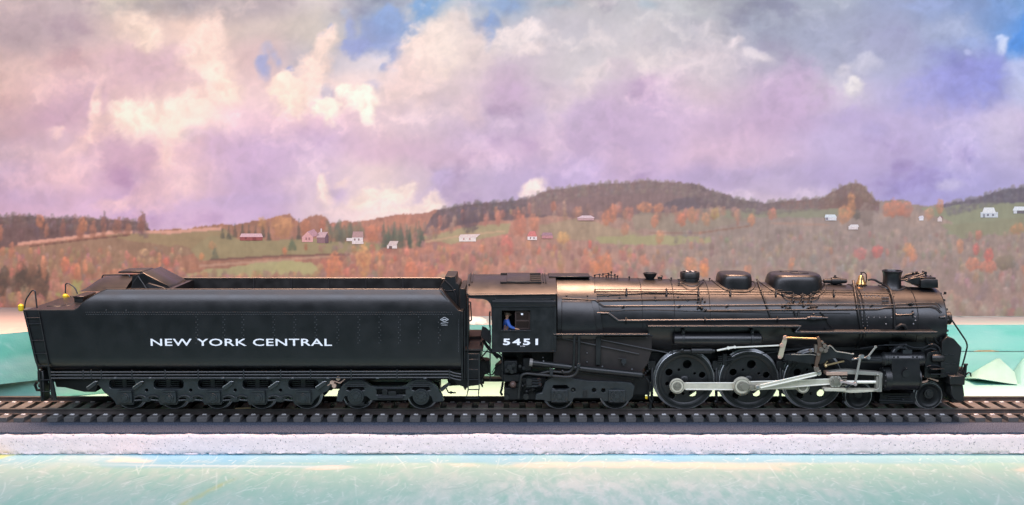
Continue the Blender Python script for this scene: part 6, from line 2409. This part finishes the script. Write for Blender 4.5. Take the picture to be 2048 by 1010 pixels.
# ------------------------------------------------------------------ trailing truck
YR = -78.0
for p in (1119, 1234):
    wheel(loco, p + (1024 - p) * .014, 28.5)
out = [(1070, 800), (1072, 788), (1084, 786), (1090, 764), (1100, 756), (1112, 753.5), (1140, 754), (1150, 758), (1176, 762), (1240, 764), (1262, 766), (1270, 772), (1268, 780), (1266, 794), (1258, 803), (1206, 803), (1202, 796.5), (1148, 796.5), (1144, 803), (1092, 803), (1086, 800)]
holes = [[(1104, 777), (1107, 770.5), (1133, 770.5), (1139, 777), (1130, 779), (1112, 779)], circ(1146.5, 780, 4.4, 14), circ(1188, 780.5, 4.4, 14), circ(1206.5, 781, 4.4, 14), [(1218, 786), (1221, 780.5), (1244, 780.5), (1249, 786), (1240, 788), (1226, 788)]]
tf = B().pplate(out, holes, YR - 6, YR + 6).build('trailing_truck_frame', TRUCK, loco, bevel=.9)
for p, hw in ((1119, 17), (1234, 17)):
    b = B()
    b.pbox(p - hw, p + hw, 780, 806, YR - 10, YR - 5)
    jb = b.build('journal_box', TRUCK, tf, bevel=2.2, seg=2)
    b = B()
    b.disc(p, 793, 12, YR - 13, YR - 9.5, 24)
    b.disc(p, 793, 5, YR - 15, YR - 12.5, 16)
    for k in range(7):
        a = k * 2 * math.pi / 7
        b.disc(p + 8.4 * math.cos(a), 793 + 8.4 * math.sin(a), 1.3, YR - 14.6, YR - 12.5, 6)
    b.ptube([(p - 12, 783), (p, 780.5), (p + 12, 783)], YR - 11, 1.2)
    b.ptube([(p - 14, 802.5), (p + 14, 802.5)], YR - 11, 1.4)
    b.build('box_cover', TRUCK, tf, bevel=.3)
b = B()
b.pbox(1166, 1174, 780, 794, YR - 8, YR - 5)
b.build('frame_boss', BLACK2, tf, bevel=.6)
b = B()
b.pbox(1080, 1290, 764, 800, -24, 24)
b.pbox(1262, 1300, 752, 790, -46, 46)
b.build('truck_bolster', DARK, loco, bevel=1)
b = B()
b.pbox(1290.5, 1295, 793, 798, -62, -58)
b.build('brass_nut', YELLOW, loco, bevel=.5)
b = B()
b.ptube([(1292, 756), (1298, 764), (1300, 776), (1296, 790), (1303, 806)], -60, 2.2, fil=4)
b.ptube([(1304, 760), (1299, 775), (1303, 786)], -62, 1.6)
b.pbox(1299, 1303, 806, 818, -58, -52)
b.build('sand_pipe', DARK, loco)

# ------------------------------------------------------------------ driving wheels with their holed discs
DR = 59.0
DPX = (1369.3, 1497.6, 1626.0)
HOLES = [(4.8, -31, 8.6), (-31, -15, 7.2), (35, -9.5, 6.4), (-24, 31, 7.2), (17, 27.5, 7.8), (-11.5, -20, 2.6), (20, -12.5, 2.6), (-2.5, 28, 2.6), (-34, 8, 4)]
ob = B().plate(circ(0, 0, DR - 7.5, 56), [circ(x, -y, r_, 16) for x, y, r_ in HOLES], -3.4, 3.0).build('driving_wheel', BLACK2, None, bevel=.5, origin=(0, 0, 0))
dw = ob.data
bpy.data.objects.remove(ob)
ob = B().lathe([(-5.5, DR - 1.5), (-5.4, DR - .9), (-4.6, DR), (3, DR + .3), (3.8, DR + 3), (5.4, DR + 3), (5.8, DR - 1.5)], (0, 0, 0), 'Y', 72, cap=False).build('tyre', TYRE, None, origin=(0, 0, 0))
dt = ob.data
bpy.data.objects.remove(ob)
ob = B().lathe([(-4.6, DR - 13), (-6.6, DR - 9), (-6.6, DR - 6.6), (-5.2, DR - 5.6), (-5.4, DR - 1.5), (5.6, DR - 1.5), (5.6, DR - 13)], (0, 0, 0), 'Y', 64, cap=False).build('rim', BLACK2, None, origin=(0, 0, 0))
dm = ob.data
bpy.data.objects.remove(ob)
ob = B().lathe([(-7.0, .6), (-7.0, 6), (-6, 8), (-3, 10), (3, 12)], (0, 0, 0), 'Y', 28).build('hub', BLACK2, None, origin=(0, 0, 0))
dh = ob.data
bpy.data.objects.remove(ob)
centres = []
for p in DPX:
    c = P(p, 758.5, RY - 5)
    cz = DR + .2
    for s_ in (1, -1):
        o = link('driving_wheel', dw, loco, (c.x, s_ * RY, cz))
        for nm, me_ in (('tyre', dt), ('rim', dm), ('hub', dh)):
            link(nm, me_, o, (c.x, s_ * RY, cz))
        if s_ < 0:
            o.rotation_euler = (0, math.radians(90), math.pi)
    B().lathe([(RY, 6), (-RY, 6)], (c.x, 0, cz), 'Y', 16).build('axle', DARK, loco)
    centres.append(Vector((c.x, 0, cz)))
for p in (1433, 1561, 1688, 1304):
    b = B()
    b.ptube([(p, 735), (p - .5, 792), (p + 1, 802)], -52, 3.0, 8)
    b.sphere(P(p - 2, 803, -54), 3.4, 8, 5)
    b.pbox(p - 7, p + 7, 722, 740, -54, -36)
    b.build('brake_hanger', DARK, loco, bevel=.5)
for p in (1450, 1580):
    b = B()
    for r_ in (712, 716, 720, 724):
        b.pbox(p - 14, p + 14, r_, r_ + 3, -58, -46)
    b.pbox(p - 4, p + 4, 708, 730, -60, -46)
    b.build('spring_pack', DARK, loco, bevel=.5)

# ------------------------------------------------------------------ rods
YRD = -68.0          # coupling-rod plane


def rod_shape(cx0, cy0, r0, cx1, cy1, r1, h0, h1):
    """outline (pixels) of a rod with round eyes at both ends."""
    out_ = []
    d = Vector((cx1 - cx0, cy1 - cy0))
    L = d.length
    a = math.atan2(d.y, d.x)
    e0 = math.asin(min(.98, h0 / 2 / r0))
    e1 = math.asin(min(.98, h1 / 2 / r1))
    pts = []
    for k in range(21):
        t = e0 + (2 * math.pi - 2 * e0) * k / 20
        pts.append((cx0 + r0 * math.cos(a + t), cy0 + r0 * math.sin(a + t)))
    for k in range(21):
        t = math.pi + e1 + (2 * math.pi - 2 * e1) * k / 20
        pts.append((cx1 + r1 * math.cos(a + t), cy1 + r1 * math.sin(a + t)))
    # small fillets where the bar runs into the eyes
    return pts


def boss(px, py, r_, Y, parent, mt=STEEL):
    b = B()
    b.disc(px, py, r_, Y - 4.5, Y + 2, 26)
    o_ = b.build('pin_boss', mt, parent, bevel=.6)
    b = B()
    b.disc(px, py, r_ * .66, Y - 6.2, Y - 4, 22)
    for rr_ in (r_ * .98, r_ * .52):
        c_ = P(px, py, Y - 4.5)
        yq = Y - (4.6 if rr_ > r_ * .6 else 6.4)
        b.tube([(c_.x + rr_ * math.cos(t), yq, c_.z + rr_ * math.sin(t)) for t in np.linspace(0, 2 * math.pi, 25)[:-1]], .7, 5, closed=True)
    b.disc(px, py, r_ * .3, Y - 7.4, Y - 6, 12)
    for k in range(6):
        a = k * math.pi / 3 + .2
        b.disc(px + r_ * .5 * math.cos(a), py + r_ * .5 * math.sin(a), r_ * .1, Y - 7.0, Y - 6, 6)
    b.build('pin_cap', mat('pin_cap_steel', (0.27, 0.255, 0.21), .4, metal=.6), o_, bevel=.3)
    return o_


def fluted(px0, px1, y0a, y1a, y0b, y1b, Y, parent):
    """raised edges along a rod, leaving the flute between them."""
    b = B()
    w = [P(x, y, Y) for x, y in ((px0, y0a), (px1, y0b))]
    b.tube(w, 1.35, 6)
    w = [P(x, y, Y) for x, y in ((px0, y1a), (px1, y1b))]
    b.tube(w, 1.35, 6)
    b.build('flute_edge', mat('rod_bright', (0.90, 0.88, 0.78), .3, metal=.25), parent)


PIN = [(1354.6, 772.5), (1484.3, 772.5), (1606.0, 773.5)]
b = B()
b.pprism(rod_shape(PIN[0][0], PIN[0][1], 15.2, PIN[1][0], PIN[1][1], 18.5, 13.5, 14.0), YRD - 2.6, YRD + 2.6)
r1 = b.build('side_rod', STEEL, loco, bevel=.6)
fluted(1371, 1466, 766.0, 778.8, 765.8, 779.2, YRD - 2.6, r1)
b = B()
b.pprism(rod_shape(PIN[1][0], PIN[1][1], 18, PIN[2][0], PIN[2][1], 13.5, 12.5, 11.5), YRD - 2.6, YRD + 2.6)
r2 = b.build('side_rod', STEEL, loco, bevel=.6)
for (px, py), r_, q_ in zip(PIN, (12.6, 15.8, 11.5), (r1, r1, r2)):
    boss(px, py, r_, YRD - 3, q_)
YM = -80.0           # main-rod plane
w = [P(x, y, YM) for x, y in ((1484, 758), (1500, 763.5), (1520, 764.5), (1600, 761.5), (1662, 757), (1664, 769), (1600, 773), (1520, 780), (1500, 781.5), (1484, 787))]
b = B()
pts = [(1500, 763.0), (1600, 761.0), (1662, 757.5), (1663, 768.6), (1600, 773.2), (1500, 781.0)]
pts += [(1484.3 + 16.5 * math.cos(t), 772.5 + 16.5 * math.sin(t)) for t in np.linspace(math.radians(32), math.radians(328), 22)]
b.pprism(pts, YM - 2.6, YM + 2.6)
mr = b.build('main_rod', STEEL, loco, bevel=.6)
fluted(1502, 1661, 763.8, 780.0, 758.0, 768.0, YM - 2.6, mr)
boss(1484.3, 772.5, 14.5, YM - 3, mr)
# eccentric crank and rod
b = B()
b.pprism(rod_shape(1490, 773, 8, 1516, 774.5, 5.5, 9, 8), YM - 11, YM - 7)
b.disc(1504, 775.5, 4.6, YM - 13, YM - 8, 12)
b.disc(1516, 774.5, 4.4, YM - 14, YM - 8, 12)
b.build('eccentric_crank', mat('pin_cap_steel', (0.27, 0.255, 0.21), .4, metal=.6), loco, bevel=.4)
YE = -94.0
b = B()
b.pprism(rod_shape(1516, 774.3, 4.6, 1638, 746.5, 5.0, 6.6, 6.6), YE - 2, YE + 2)
er = b.build('eccentric_rod', STEEL, loco, bevel=.4)
fluted(1521, 1633, 769.8, 775.8, 744.4, 750.6, YE - 2, er)
b = B()
b.disc(1638.3, 746, 3.2, YE - 4.5, YE + 2, 12)
b.disc(1516, 774.3, 3.0, YE - 4.5, YE + 2, 12)
b.build('rod_pin', TYRE, er, bevel=.3)

# crosshead, guides, piston rod
b = B()
b.pprism([(1661, 755), (1664, 752), (1679, 752), (1683, 757), (1684, 769), (1679, 775), (1664, 775), (1661, 771)], YM - 9, YM + 9)
xh = b.build('crosshead', mat('crosshead_steel', (0.50, 0.48, 0.42), .42, metal=.55, vary=.3, scale=400), loco, bevel=.8)
b = B()
b.disc(1672, 763.5, 8, YM - 12, YM - 8.5, 22)
b.disc(1672, 763.5, 4.5, YM - 14, YM - 11.5, 16)
for k in range(10):
    a = k * math.pi / 5
    b.disc(1672 + 9.8 * math.cos(a), 763.5 + 10.4 * math.sin(a), 1.0, YM - 10.5, YM - 8.5, 6)
for r_ in (755, 760, 766, 771):
    b.pbox(1684, 1694, r_ - 1, r_ + 1, YM - 8, YM - 4)
b.build('wrist_pin', mat('pin_cap_steel', (0.27, 0.255, 0.21), .4, metal=.6), xh, bevel=.2)
b = B()
b.pbox(1653, 1695, 744.2, 750.6, YM - 11, YM + 9)
b.build('guide_shoe', COPPER, xh, bevel=.5, label='pinkish upper guide shoe')
b = B()
b.pbox(1649, 1692, 776.6, 782.6, YM - 11, YM + 9)
b.build('guide_shoe', STEEL, xh, bevel=.5)
b = B()
b.pprism([(1655, 744), (1687, 740.5), (1700, 740.5), (1755, 745), (1760, 745.5), (1760, 751), (1752, 751), (1700, 748.5), (1655, 748.5)], YM - 8.5, YM + 7)
b.build('guide_bar', mat('guide_steel', (0.36, 0.35, 0.31), .42, metal=.5), loco, bevel=.5)
b = B()
b.pprism([(1655, 779.5), (1650, 781), (1700, 785.8), (1712, 785.8), (1756, 783), (1756, 779.5), (1700, 779.5)], YM - 8.5, YM + 7)
b.build('guide_bar', STEEL, loco, bevel=.5)
b = B()
b.ptube([(1752, 748), (1759.5, 750), (1760.5, 764), (1758, 778), (1748, 781)], YM - 10, 1.6, fil=4)
b.pbox(1754, 1764, 746, 784, YM - 6, YM + 8)
b.build('guide_yoke', mat('guide_steel', (0.36, 0.35, 0.31), .42, metal=.5), loco, bevel=.5)
xa, xb = P(1690, 763.5, YM).x, P(1768, 763.5, YM).x
B().lathe([(0, 3.1), (xb - xa, 3.1)], (xa, YM, zr(763.8, YM)), 'X', 16).build('piston_rod', mat('rod_bright', (0.90, 0.88, 0.78), .3, metal=.25), loco)

# combination lever, union link, valve stem
b = B()
b.pprism(rod_shape(1721, 713.5, 3.6, 1711, 766, 3.4, 4.4, 4.2), YM - 17, YM - 14)
t = b.build('combination_lever', mat('guide_steel', (0.36, 0.35, 0.31), .42, metal=.5), loco, bevel=.4)
b = B()
b.pprism(rod_shape(1684, 763.5, 3.2, 1711, 769, 3.4, 4.0, 4.0), YM - 21, YM - 17.5)
b.disc(1711, 767.5, 2.4, YM - 23, YM - 16, 10)
b.build('union_link', mat('link_pinkish', (0.52, 0.44, 0.42), .35, metal=.5), loco, bevel=.3)
b = B()
b.ptube([(1703, 719), (1718, 716.5), (1738, 714.6)], YM - 13, 2.0)
b.disc(1725, 713, 3.8, YM - 18, YM - 12, 12)
b.disc(1738, 715.5, 3.4, YM - 17, YM - 12, 12)
b.build('valve_stem', TYRE, loco)
b = B()
b.pprism(rod_shape(1736.5, 714, 2.6, 1751.5, 694, 2.6, 3.0, 3.0), YM - 15, YM - 12)
b.build('rocker_arm', mat('guide_steel', (0.36, 0.35, 0.31), .42, metal=.5), loco, bevel=.3)

# link support frame and the reversing gear
b = B()
b.pprism([(1569, 709), (1590, 706.5), (1634, 711), (1640, 704), (1645, 696), (1657, 692), (1666, 699), (1674, 703.5), (1706, 709.5), (1704, 725.5), (1697, 721), (1686, 717.5), (1671, 716.5), (1658, 718.5), (1646, 727), (1632, 729), (1610, 726.5), (1569, 720)], YM - 14, YM - 6)
gf = b.build('link_frame', BLACK2, loco, bevel=.8)
b = B()
b.ptube([(1655, 695), (1658, 691), (1663, 693), (1672, 703), (1690, 705.5), (1706, 708.5)], YM - 14.5, 1.2, fil=3)
b.sphere(P(1706, 708, YM - 15), 2.2, 8, 5)
b.ptube([(1583, 708.8), (1600, 709.6), (1620, 708.6), (1632, 710.5)], YM - 14.5, .9)
b.build('polished_edge', mat('guide_steel', (0.36, 0.35, 0.31), .42, metal=.5), gf)
b = B()
b.pprism([(1633, 675), (1638, 673), (1643, 684), (1644, 700), (1640, 720), (1636, 730), (1640, 740), (1634, 743), (1629, 738), (1631, 722), (1636, 700), (1636, 686)], YM - 19, YM - 14.5)
lk = b.build('expansion_link', mat('link_brown', (0.13, 0.085, 0.06), .4, metal=.4), loco, bevel=.6)
b = B()
for px, py, r_ in ((1645.5, 685, 2.6), (1650, 692, 4), (1643, 699, 4.5), (1637, 709, 2.6), (1622, 702, 3), (1652, 701, 4), (1635, 738, 3.6), (1655, 695, 3.5)):
    b.disc(px, py, r_, YM - 22, YM - 15, 12)
b.pbox(1630, 1652, 690, 706, YM - 16, YM - 8)
b.ptube([(1629.5, 733), (1630, 740), (1635, 743.5), (1641, 741)], YM - 19, 2.4, fil=3)
b.build('link_bearing', mat('bearing_grey', (0.20, 0.17, 0.14), .4, metal=.5), lk, bevel=.4)
b = B()
b.ptube([(1652, 730.5), (1688, 722)], YM - 8, 1.8)
b.sphere(P(1651.5, 731, YM - 10), 3.4, 10, 6)
b.ptube([(1648, 730), (1655, 722)], YM - 9, 1.2)
b.build('radius_rod', GOLD, loco)
b = B()
b.ptube([(1571, 675.4), (1633, 677.6)], YM - 17, 1.9)
b.build('lifting_rod', GOLD, loco)
b = B()
b.pprism([(1568, 673), (1573, 673), (1574, 682), (1566, 714), (1562, 718.5), (1557, 717), (1556, 713), (1562, 690)], YM - 16, YM - 12.5)
la = b.build('reverse_arm', mat('arm_cream', (0.56, 0.50, 0.36), .4, metal=.5), loco, bevel=.5)
b = B()
b.disc(1571, 675.5, 4.4, YM - 18, YM - 14, 14)
b.disc(1564, 691, 4.2, YM - 18, YM - 14, 14)
b.disc(1559.5, 715, 3.0, YM - 18, YM - 14, 12)
b.build('arm_pin', COPPER, la, bevel=.4)
b = B()
b.ptube([(1434, 701), (1462, 695.2)], YM - 9, 1.9)
b.ptube([(1462, 695.2), (1560, 690.7)], YM - 11, 1.5)
b.pprism(rod_shape(1457, 696.2, 3, 1470, 694.4, 2.6, 4, 3), YM - 12.5, YM - 9)
b.build('reach_rod', mat('rod_bright', (0.90, 0.88, 0.78), .3, metal=.25), loco)
b = B()
b.ptube([(1450, 722), (1500, 711), (1560, 703), (1624, 693)], -66, .9)
b.build('lube_line', PIPE, loco)
b = B()
b.ptube([(1720, 697), (1760, 691), (1790, 690)], -60, 1.4)
b.build('lube_line', PIPE, loco)

# ------------------------------------------------------------------ cylinder block
YV, YC = -76.0, -74.0
zv, zcyl = zr(720.5, -88), zr(761.5, -94)
rv_, rc_ = 13.2, 22.5


def hull(grow=0.0):
    pts = []
    for k in range(19):
        a = math.radians(0 + 180 * k / 18)
        pts.append((YV - (rv_ + grow) * math.cos(a), zv + (rv_ + grow) * math.sin(a)))
    for k in range(19):
        a = math.radians(180 + 180 * k / 18)
        pts.append((YC - (rc_ + grow) * math.cos(a), zcyl + (rc_ + grow) * math.sin(a)))
    return pts


xa, xb = P(1784, 740, -92).x, P(1840, 740, -92).x
b = B()
b.xprism(hull(), xa, xb)
cyl = b.build('cylinder_block', BLACK, loco, bevel=.8, angle=30)
b = B()
b.xprism([(-y, z) for y, z in hull()], xa, xb)
b.build('cylinder_block', BLACK2, loco)
b = B()
b.lathe([(-1, rv_ + .5), (10, rv_ + .5), (12, rv_ - 1), (14, rv_ - 5), (14.2, 1)], (xb, YV, zv), 'X', 28)
b.build('valve_cover', BLACK, cyl)
b = B()
b.lathe([(-16, 1), (-15.5, rc_ - 7), (-13, rc_ - 4), (-11, rc_ + 1.0), (-5, rc_ + 1.6), (.2, rc_ + 1.6)], (xa, YC, zcyl), 'X', 36)
b.build('cylinder_head', BLACK2, cyl)
b = B()
b.lathe([(-.2, rc_ + 1), (3, rc_ + 1), (4.5, rc_ - 5), (5, 1)], (xb, YC, zcyl), 'X', 36)
b.build('cylinder_head', BLACK2, cyl)
b = B()
b.lathe([(-17, rv_ - 4), (-12, rv_ + .6), (-7, rv_ + .6), (-6, rv_ - 1), (.2, rv_ + .4)], (xa, YV, zv), 'X', 28)
b.lathe([(-60, 3), (-59, 7.6), (-16, 8.4)], (xa, YV, zv - 1), 'X', 22)
b.build('valve_guide', BLACK2, cyl)
b = B()
for r_ in (716, 722):
    b.ptube([(1726, r_), (1766, r_)], YV - 8, 1.1)
b.build('guide_flute', PIPE, cyl)
b = B()
for px in (1788, 1796, 1826, 1834):
    c = P(px, 716.5, -88)
    b.sphere(Vector((c.x, YV - rv_ * .90, zv + rv_ * .46)), 1.9, 8, 5)
b.build('chest_bolt', DARK, cyl)
b = B()
c = P(1812, 741, -95)
b.lathe([(-.8, 7.5), (0, 7.5)], (c.x, -96.6, c.z - 6), 'Y', 22)
b.sphere((c.x, -97, c.z + 4), 2.0, 8, 5)
b.build('builder_plate', BLACK2, cyl)
b = B()
for k in range(12):
    a = 2 * math.pi * k / 12
    b.lathe([(-12.4, 1.3), (-10.6, 1.3)], (xa, YC + (rc_ - 2) * math.cos(a), zcyl + (rc_ - 2) * math.sin(a)), 'X', 6)
b.build('head_bolt', RIVET, cyl)
b = B()
b.ptube([(1786, 707), (1792, 697), (1802, 692), (1812, 691)], -70, 5.5, 10, fil=6)
b.ptube([(1789, 697), (1797, 695.5), (1812, 696), (1816, 700)], -82, 1.4, fil=3)
b.ptube([(1768, 690), (1790, 690), (1808, 689), (1826, 695), (1846, 696), (1858, 690)], -78, 1.2, fil=3)
b.ptube([(1808, 694), (1815, 700), (1815, 706)], -80, 2.6, fil=3)
b.pbox(1806, 1824, 700, 708, -82, -70)
b.build('lubricator_lines', PIPE, loco)
b = B()
b.pprism([(1778, 672), (1886, 672), (1888, 710), (1862, 745), (1846, 752), (1842, 700), (1778, 700)], -56, 56)
b.build('cylinder_saddle', DARK, loco, bevel=1)

# ------------------------------------------------------------------ pilot truck
for p in (1717, 1858):
    wheel(loco, p + (1024 - p) * .0, 27.0, Y=-48.4)
b = B()
b.pprism([(1690, 786), (1720, 781), (1750, 789), (1800, 793), (1834, 790), (1860, 783), (1884, 790), (1884, 800), (1830, 804), (1760, 804), (1690, 798)], -34, -26)
b.pbox(1760, 1830, 786, 808, -60, -30)
b.pbox(1700, 1870, 776, 800, -24, 24)
pt = b.build('pilot_truck_frame', DARK, loco, bevel=.8)
b = B()
b.ptube([(1768, 790), (1780, 793), (1822, 792)], -62, 1.2)
b.ptube([(1758, 800), (1826, 803)], -62, 1.6)
b.ptube([(1776, 797), (1822, 798)], -62, 1.0)
b.sphere(P(1822, 788, -62), 2.4, 8, 5)
b.sphere(P(1806, 799, -62), 2.0, 8, 5)
b.build('equaliser', PIPE, pt)
b = B()
b.disc(1858, 788, 9.5, -58.5, -52, 24)
b.disc(1858, 788, 5, -60, -58, 16)
b.build('wheel_hub', BLACK2, pt, bevel=.5)
b = B()
b.disc(1717, 788, 8, -58.5, -52, 22)
b.build('wheel_hub', BLACK2, pt, bevel=.5)
b = B()
b.ptube([(1846, 752), (1862, 757), (1876, 762)], -62, 2.0)
b.ptube([(1842, 765), (1852, 763), (1856, 760)], -60, 2.2)
b.build('brake_pipe', COPPER, loco)

# ------------------------------------------------------------------ pilot: pump shields, beam, coupler, steps
b = B()
b.pprism([(1884, 683), (1894, 673), (1908, 677.5), (1924, 695.5), (1918, 739), (1912, 752), (1880, 756)], -72, -64)
b.pprism([(1884, 683), (1894, 673), (1908, 677.5), (1924, 695.5), (1918, 739), (1912, 752), (1880, 756)], -64, 70)
sh = b.build('pump_shield', BLACK2, loco, bevel=1.0)
b = B()
b.pprism([(1856, 704), (1884, 700), (1884, 756), (1848, 756), (1850, 722)], -66, -52)
b.build('pilot_casting', BLACK2, loco, bevel=1.2)
b = B()
b.lathe([(0, 7), (3, 9), (22, 9), (25, 7)], P(1862, 716, -66), 'X', 18)
b.build('air_pump', BLACK2, loco)
b = B()
for pts in ([(1856, 690), (1868, 688), (1878, 694), (1882, 706)], [(1850, 700), (1860, 696), (1872, 699)], [(1852, 734), (1866, 730), (1880, 733)]):
    b.ptube(pts, -68, 1.6, fil=4)
b.build('pump_pipe', PIPE, loco)
for r_ in (738, 748):
    b = B()
    b.pbox(1862, 1890, r_, r_ + 1.6, -82, -66)
    b.build('pilot_step', BLACK2, loco, bevel=.4)
b = B()
for px, py in ((1888, 709), (1900, 709), (1889, 727), (1903, 727), (1892, 745)):
    b.pbox(px, px + 8, py, py + 1.2, -73.2, -71.8)
b.build('shield_seam', PIPE, sh)
b = B()
b.pprism([(1842, 756), (1904, 752), (1900, 790), (1884, 796), (1876, 776), (1860, 762)], -40, 40)
b.build('pilot_deck', DARK, loco, bevel=1)
b = B()
a_, c_ = P(1900, 752, -84), P(1930, 770, -84)
b.box(a_.x, c_.x, -84, 84, c_.z, a_.z)
b.build('pilot_beam', BLACK2, loco, bevel=1.2)
b = B()
b.pprism([(1902, 769), (1926, 769), (1929, 788), (1928, 800), (1922, 804), (1908, 800), (1902, 788)], -76, -48)
b.pprism([(1902, 769), (1922, 769), (1930, 800), (1926, 806), (1902, 806)], -48, 76)
b.build('pilot', BLACK2, loco, bevel=1.4)
xk = a_.x + 30
zk = (a_.z + c_.z) / 2
b = B()
b.box(xk - 6, xk + 14, -6, 6, zk - 7, zk + 7)
b.xprism([(-12, zk - 8), (10, zk - 8), (12, zk), (10, zk + 9), (-12, zk + 9)], xk + 12, xk + 22)
b.lathe([(-9, 6), (9.5, 6)], (xk + 26, -7, zk), 'Z', 14)
b.lathe([(-8, 4), (8, 4)], (xk + 24, 9, zk), 'Z', 12)
b.tube([(xk + 14, 0, zk - 7), (xk + 16, 0, zk - 14), (xk + 8, 0, zk - 15)], 2.6, 7)
b.build('coupler', BLACK2, loco, bevel=.8)
b = B()
b.ptube([(1929, 754), (1930, 740), (1931, 729)], -30, 3.4, 8)
b.ptube([(1928, 729), (1935, 729)], -30, 2.2, 8)
b.ptube([(1932, 750), (1936, 745), (1941, 746), (1942, 753)], -26, 1.5, fil=2)
b.ptube([(1916, 742), (1918, 738), (1925, 739), (1928, 745), (1926, 752)], -50, 1.5, fil=2)
b.ptube([(1912, 752), (1914, 745), (1922, 744)], -50, 1.2)
b.build('coupler_lift_rod', DARK, loco)
b = B()
b.ptube([(1896, 632), (1903, 639), (1932, 682), (1935, 692), (1928, 720), (1921, 742)], -60, 1.6, 8, fil=6)
b.build('pilot_hand_rail', BLACK2, loco)
b = B()
for pts in ([(1850, 672), (1858, 690), (1872, 700)], [(1866, 672), (1874, 686), (1884, 690)], [(1878, 668), (1883, 676), (1880, 684)]):
    b.ptube(pts, -60, 2.2, fil=4)
b.build('smokebox_brace', DARK, loco)
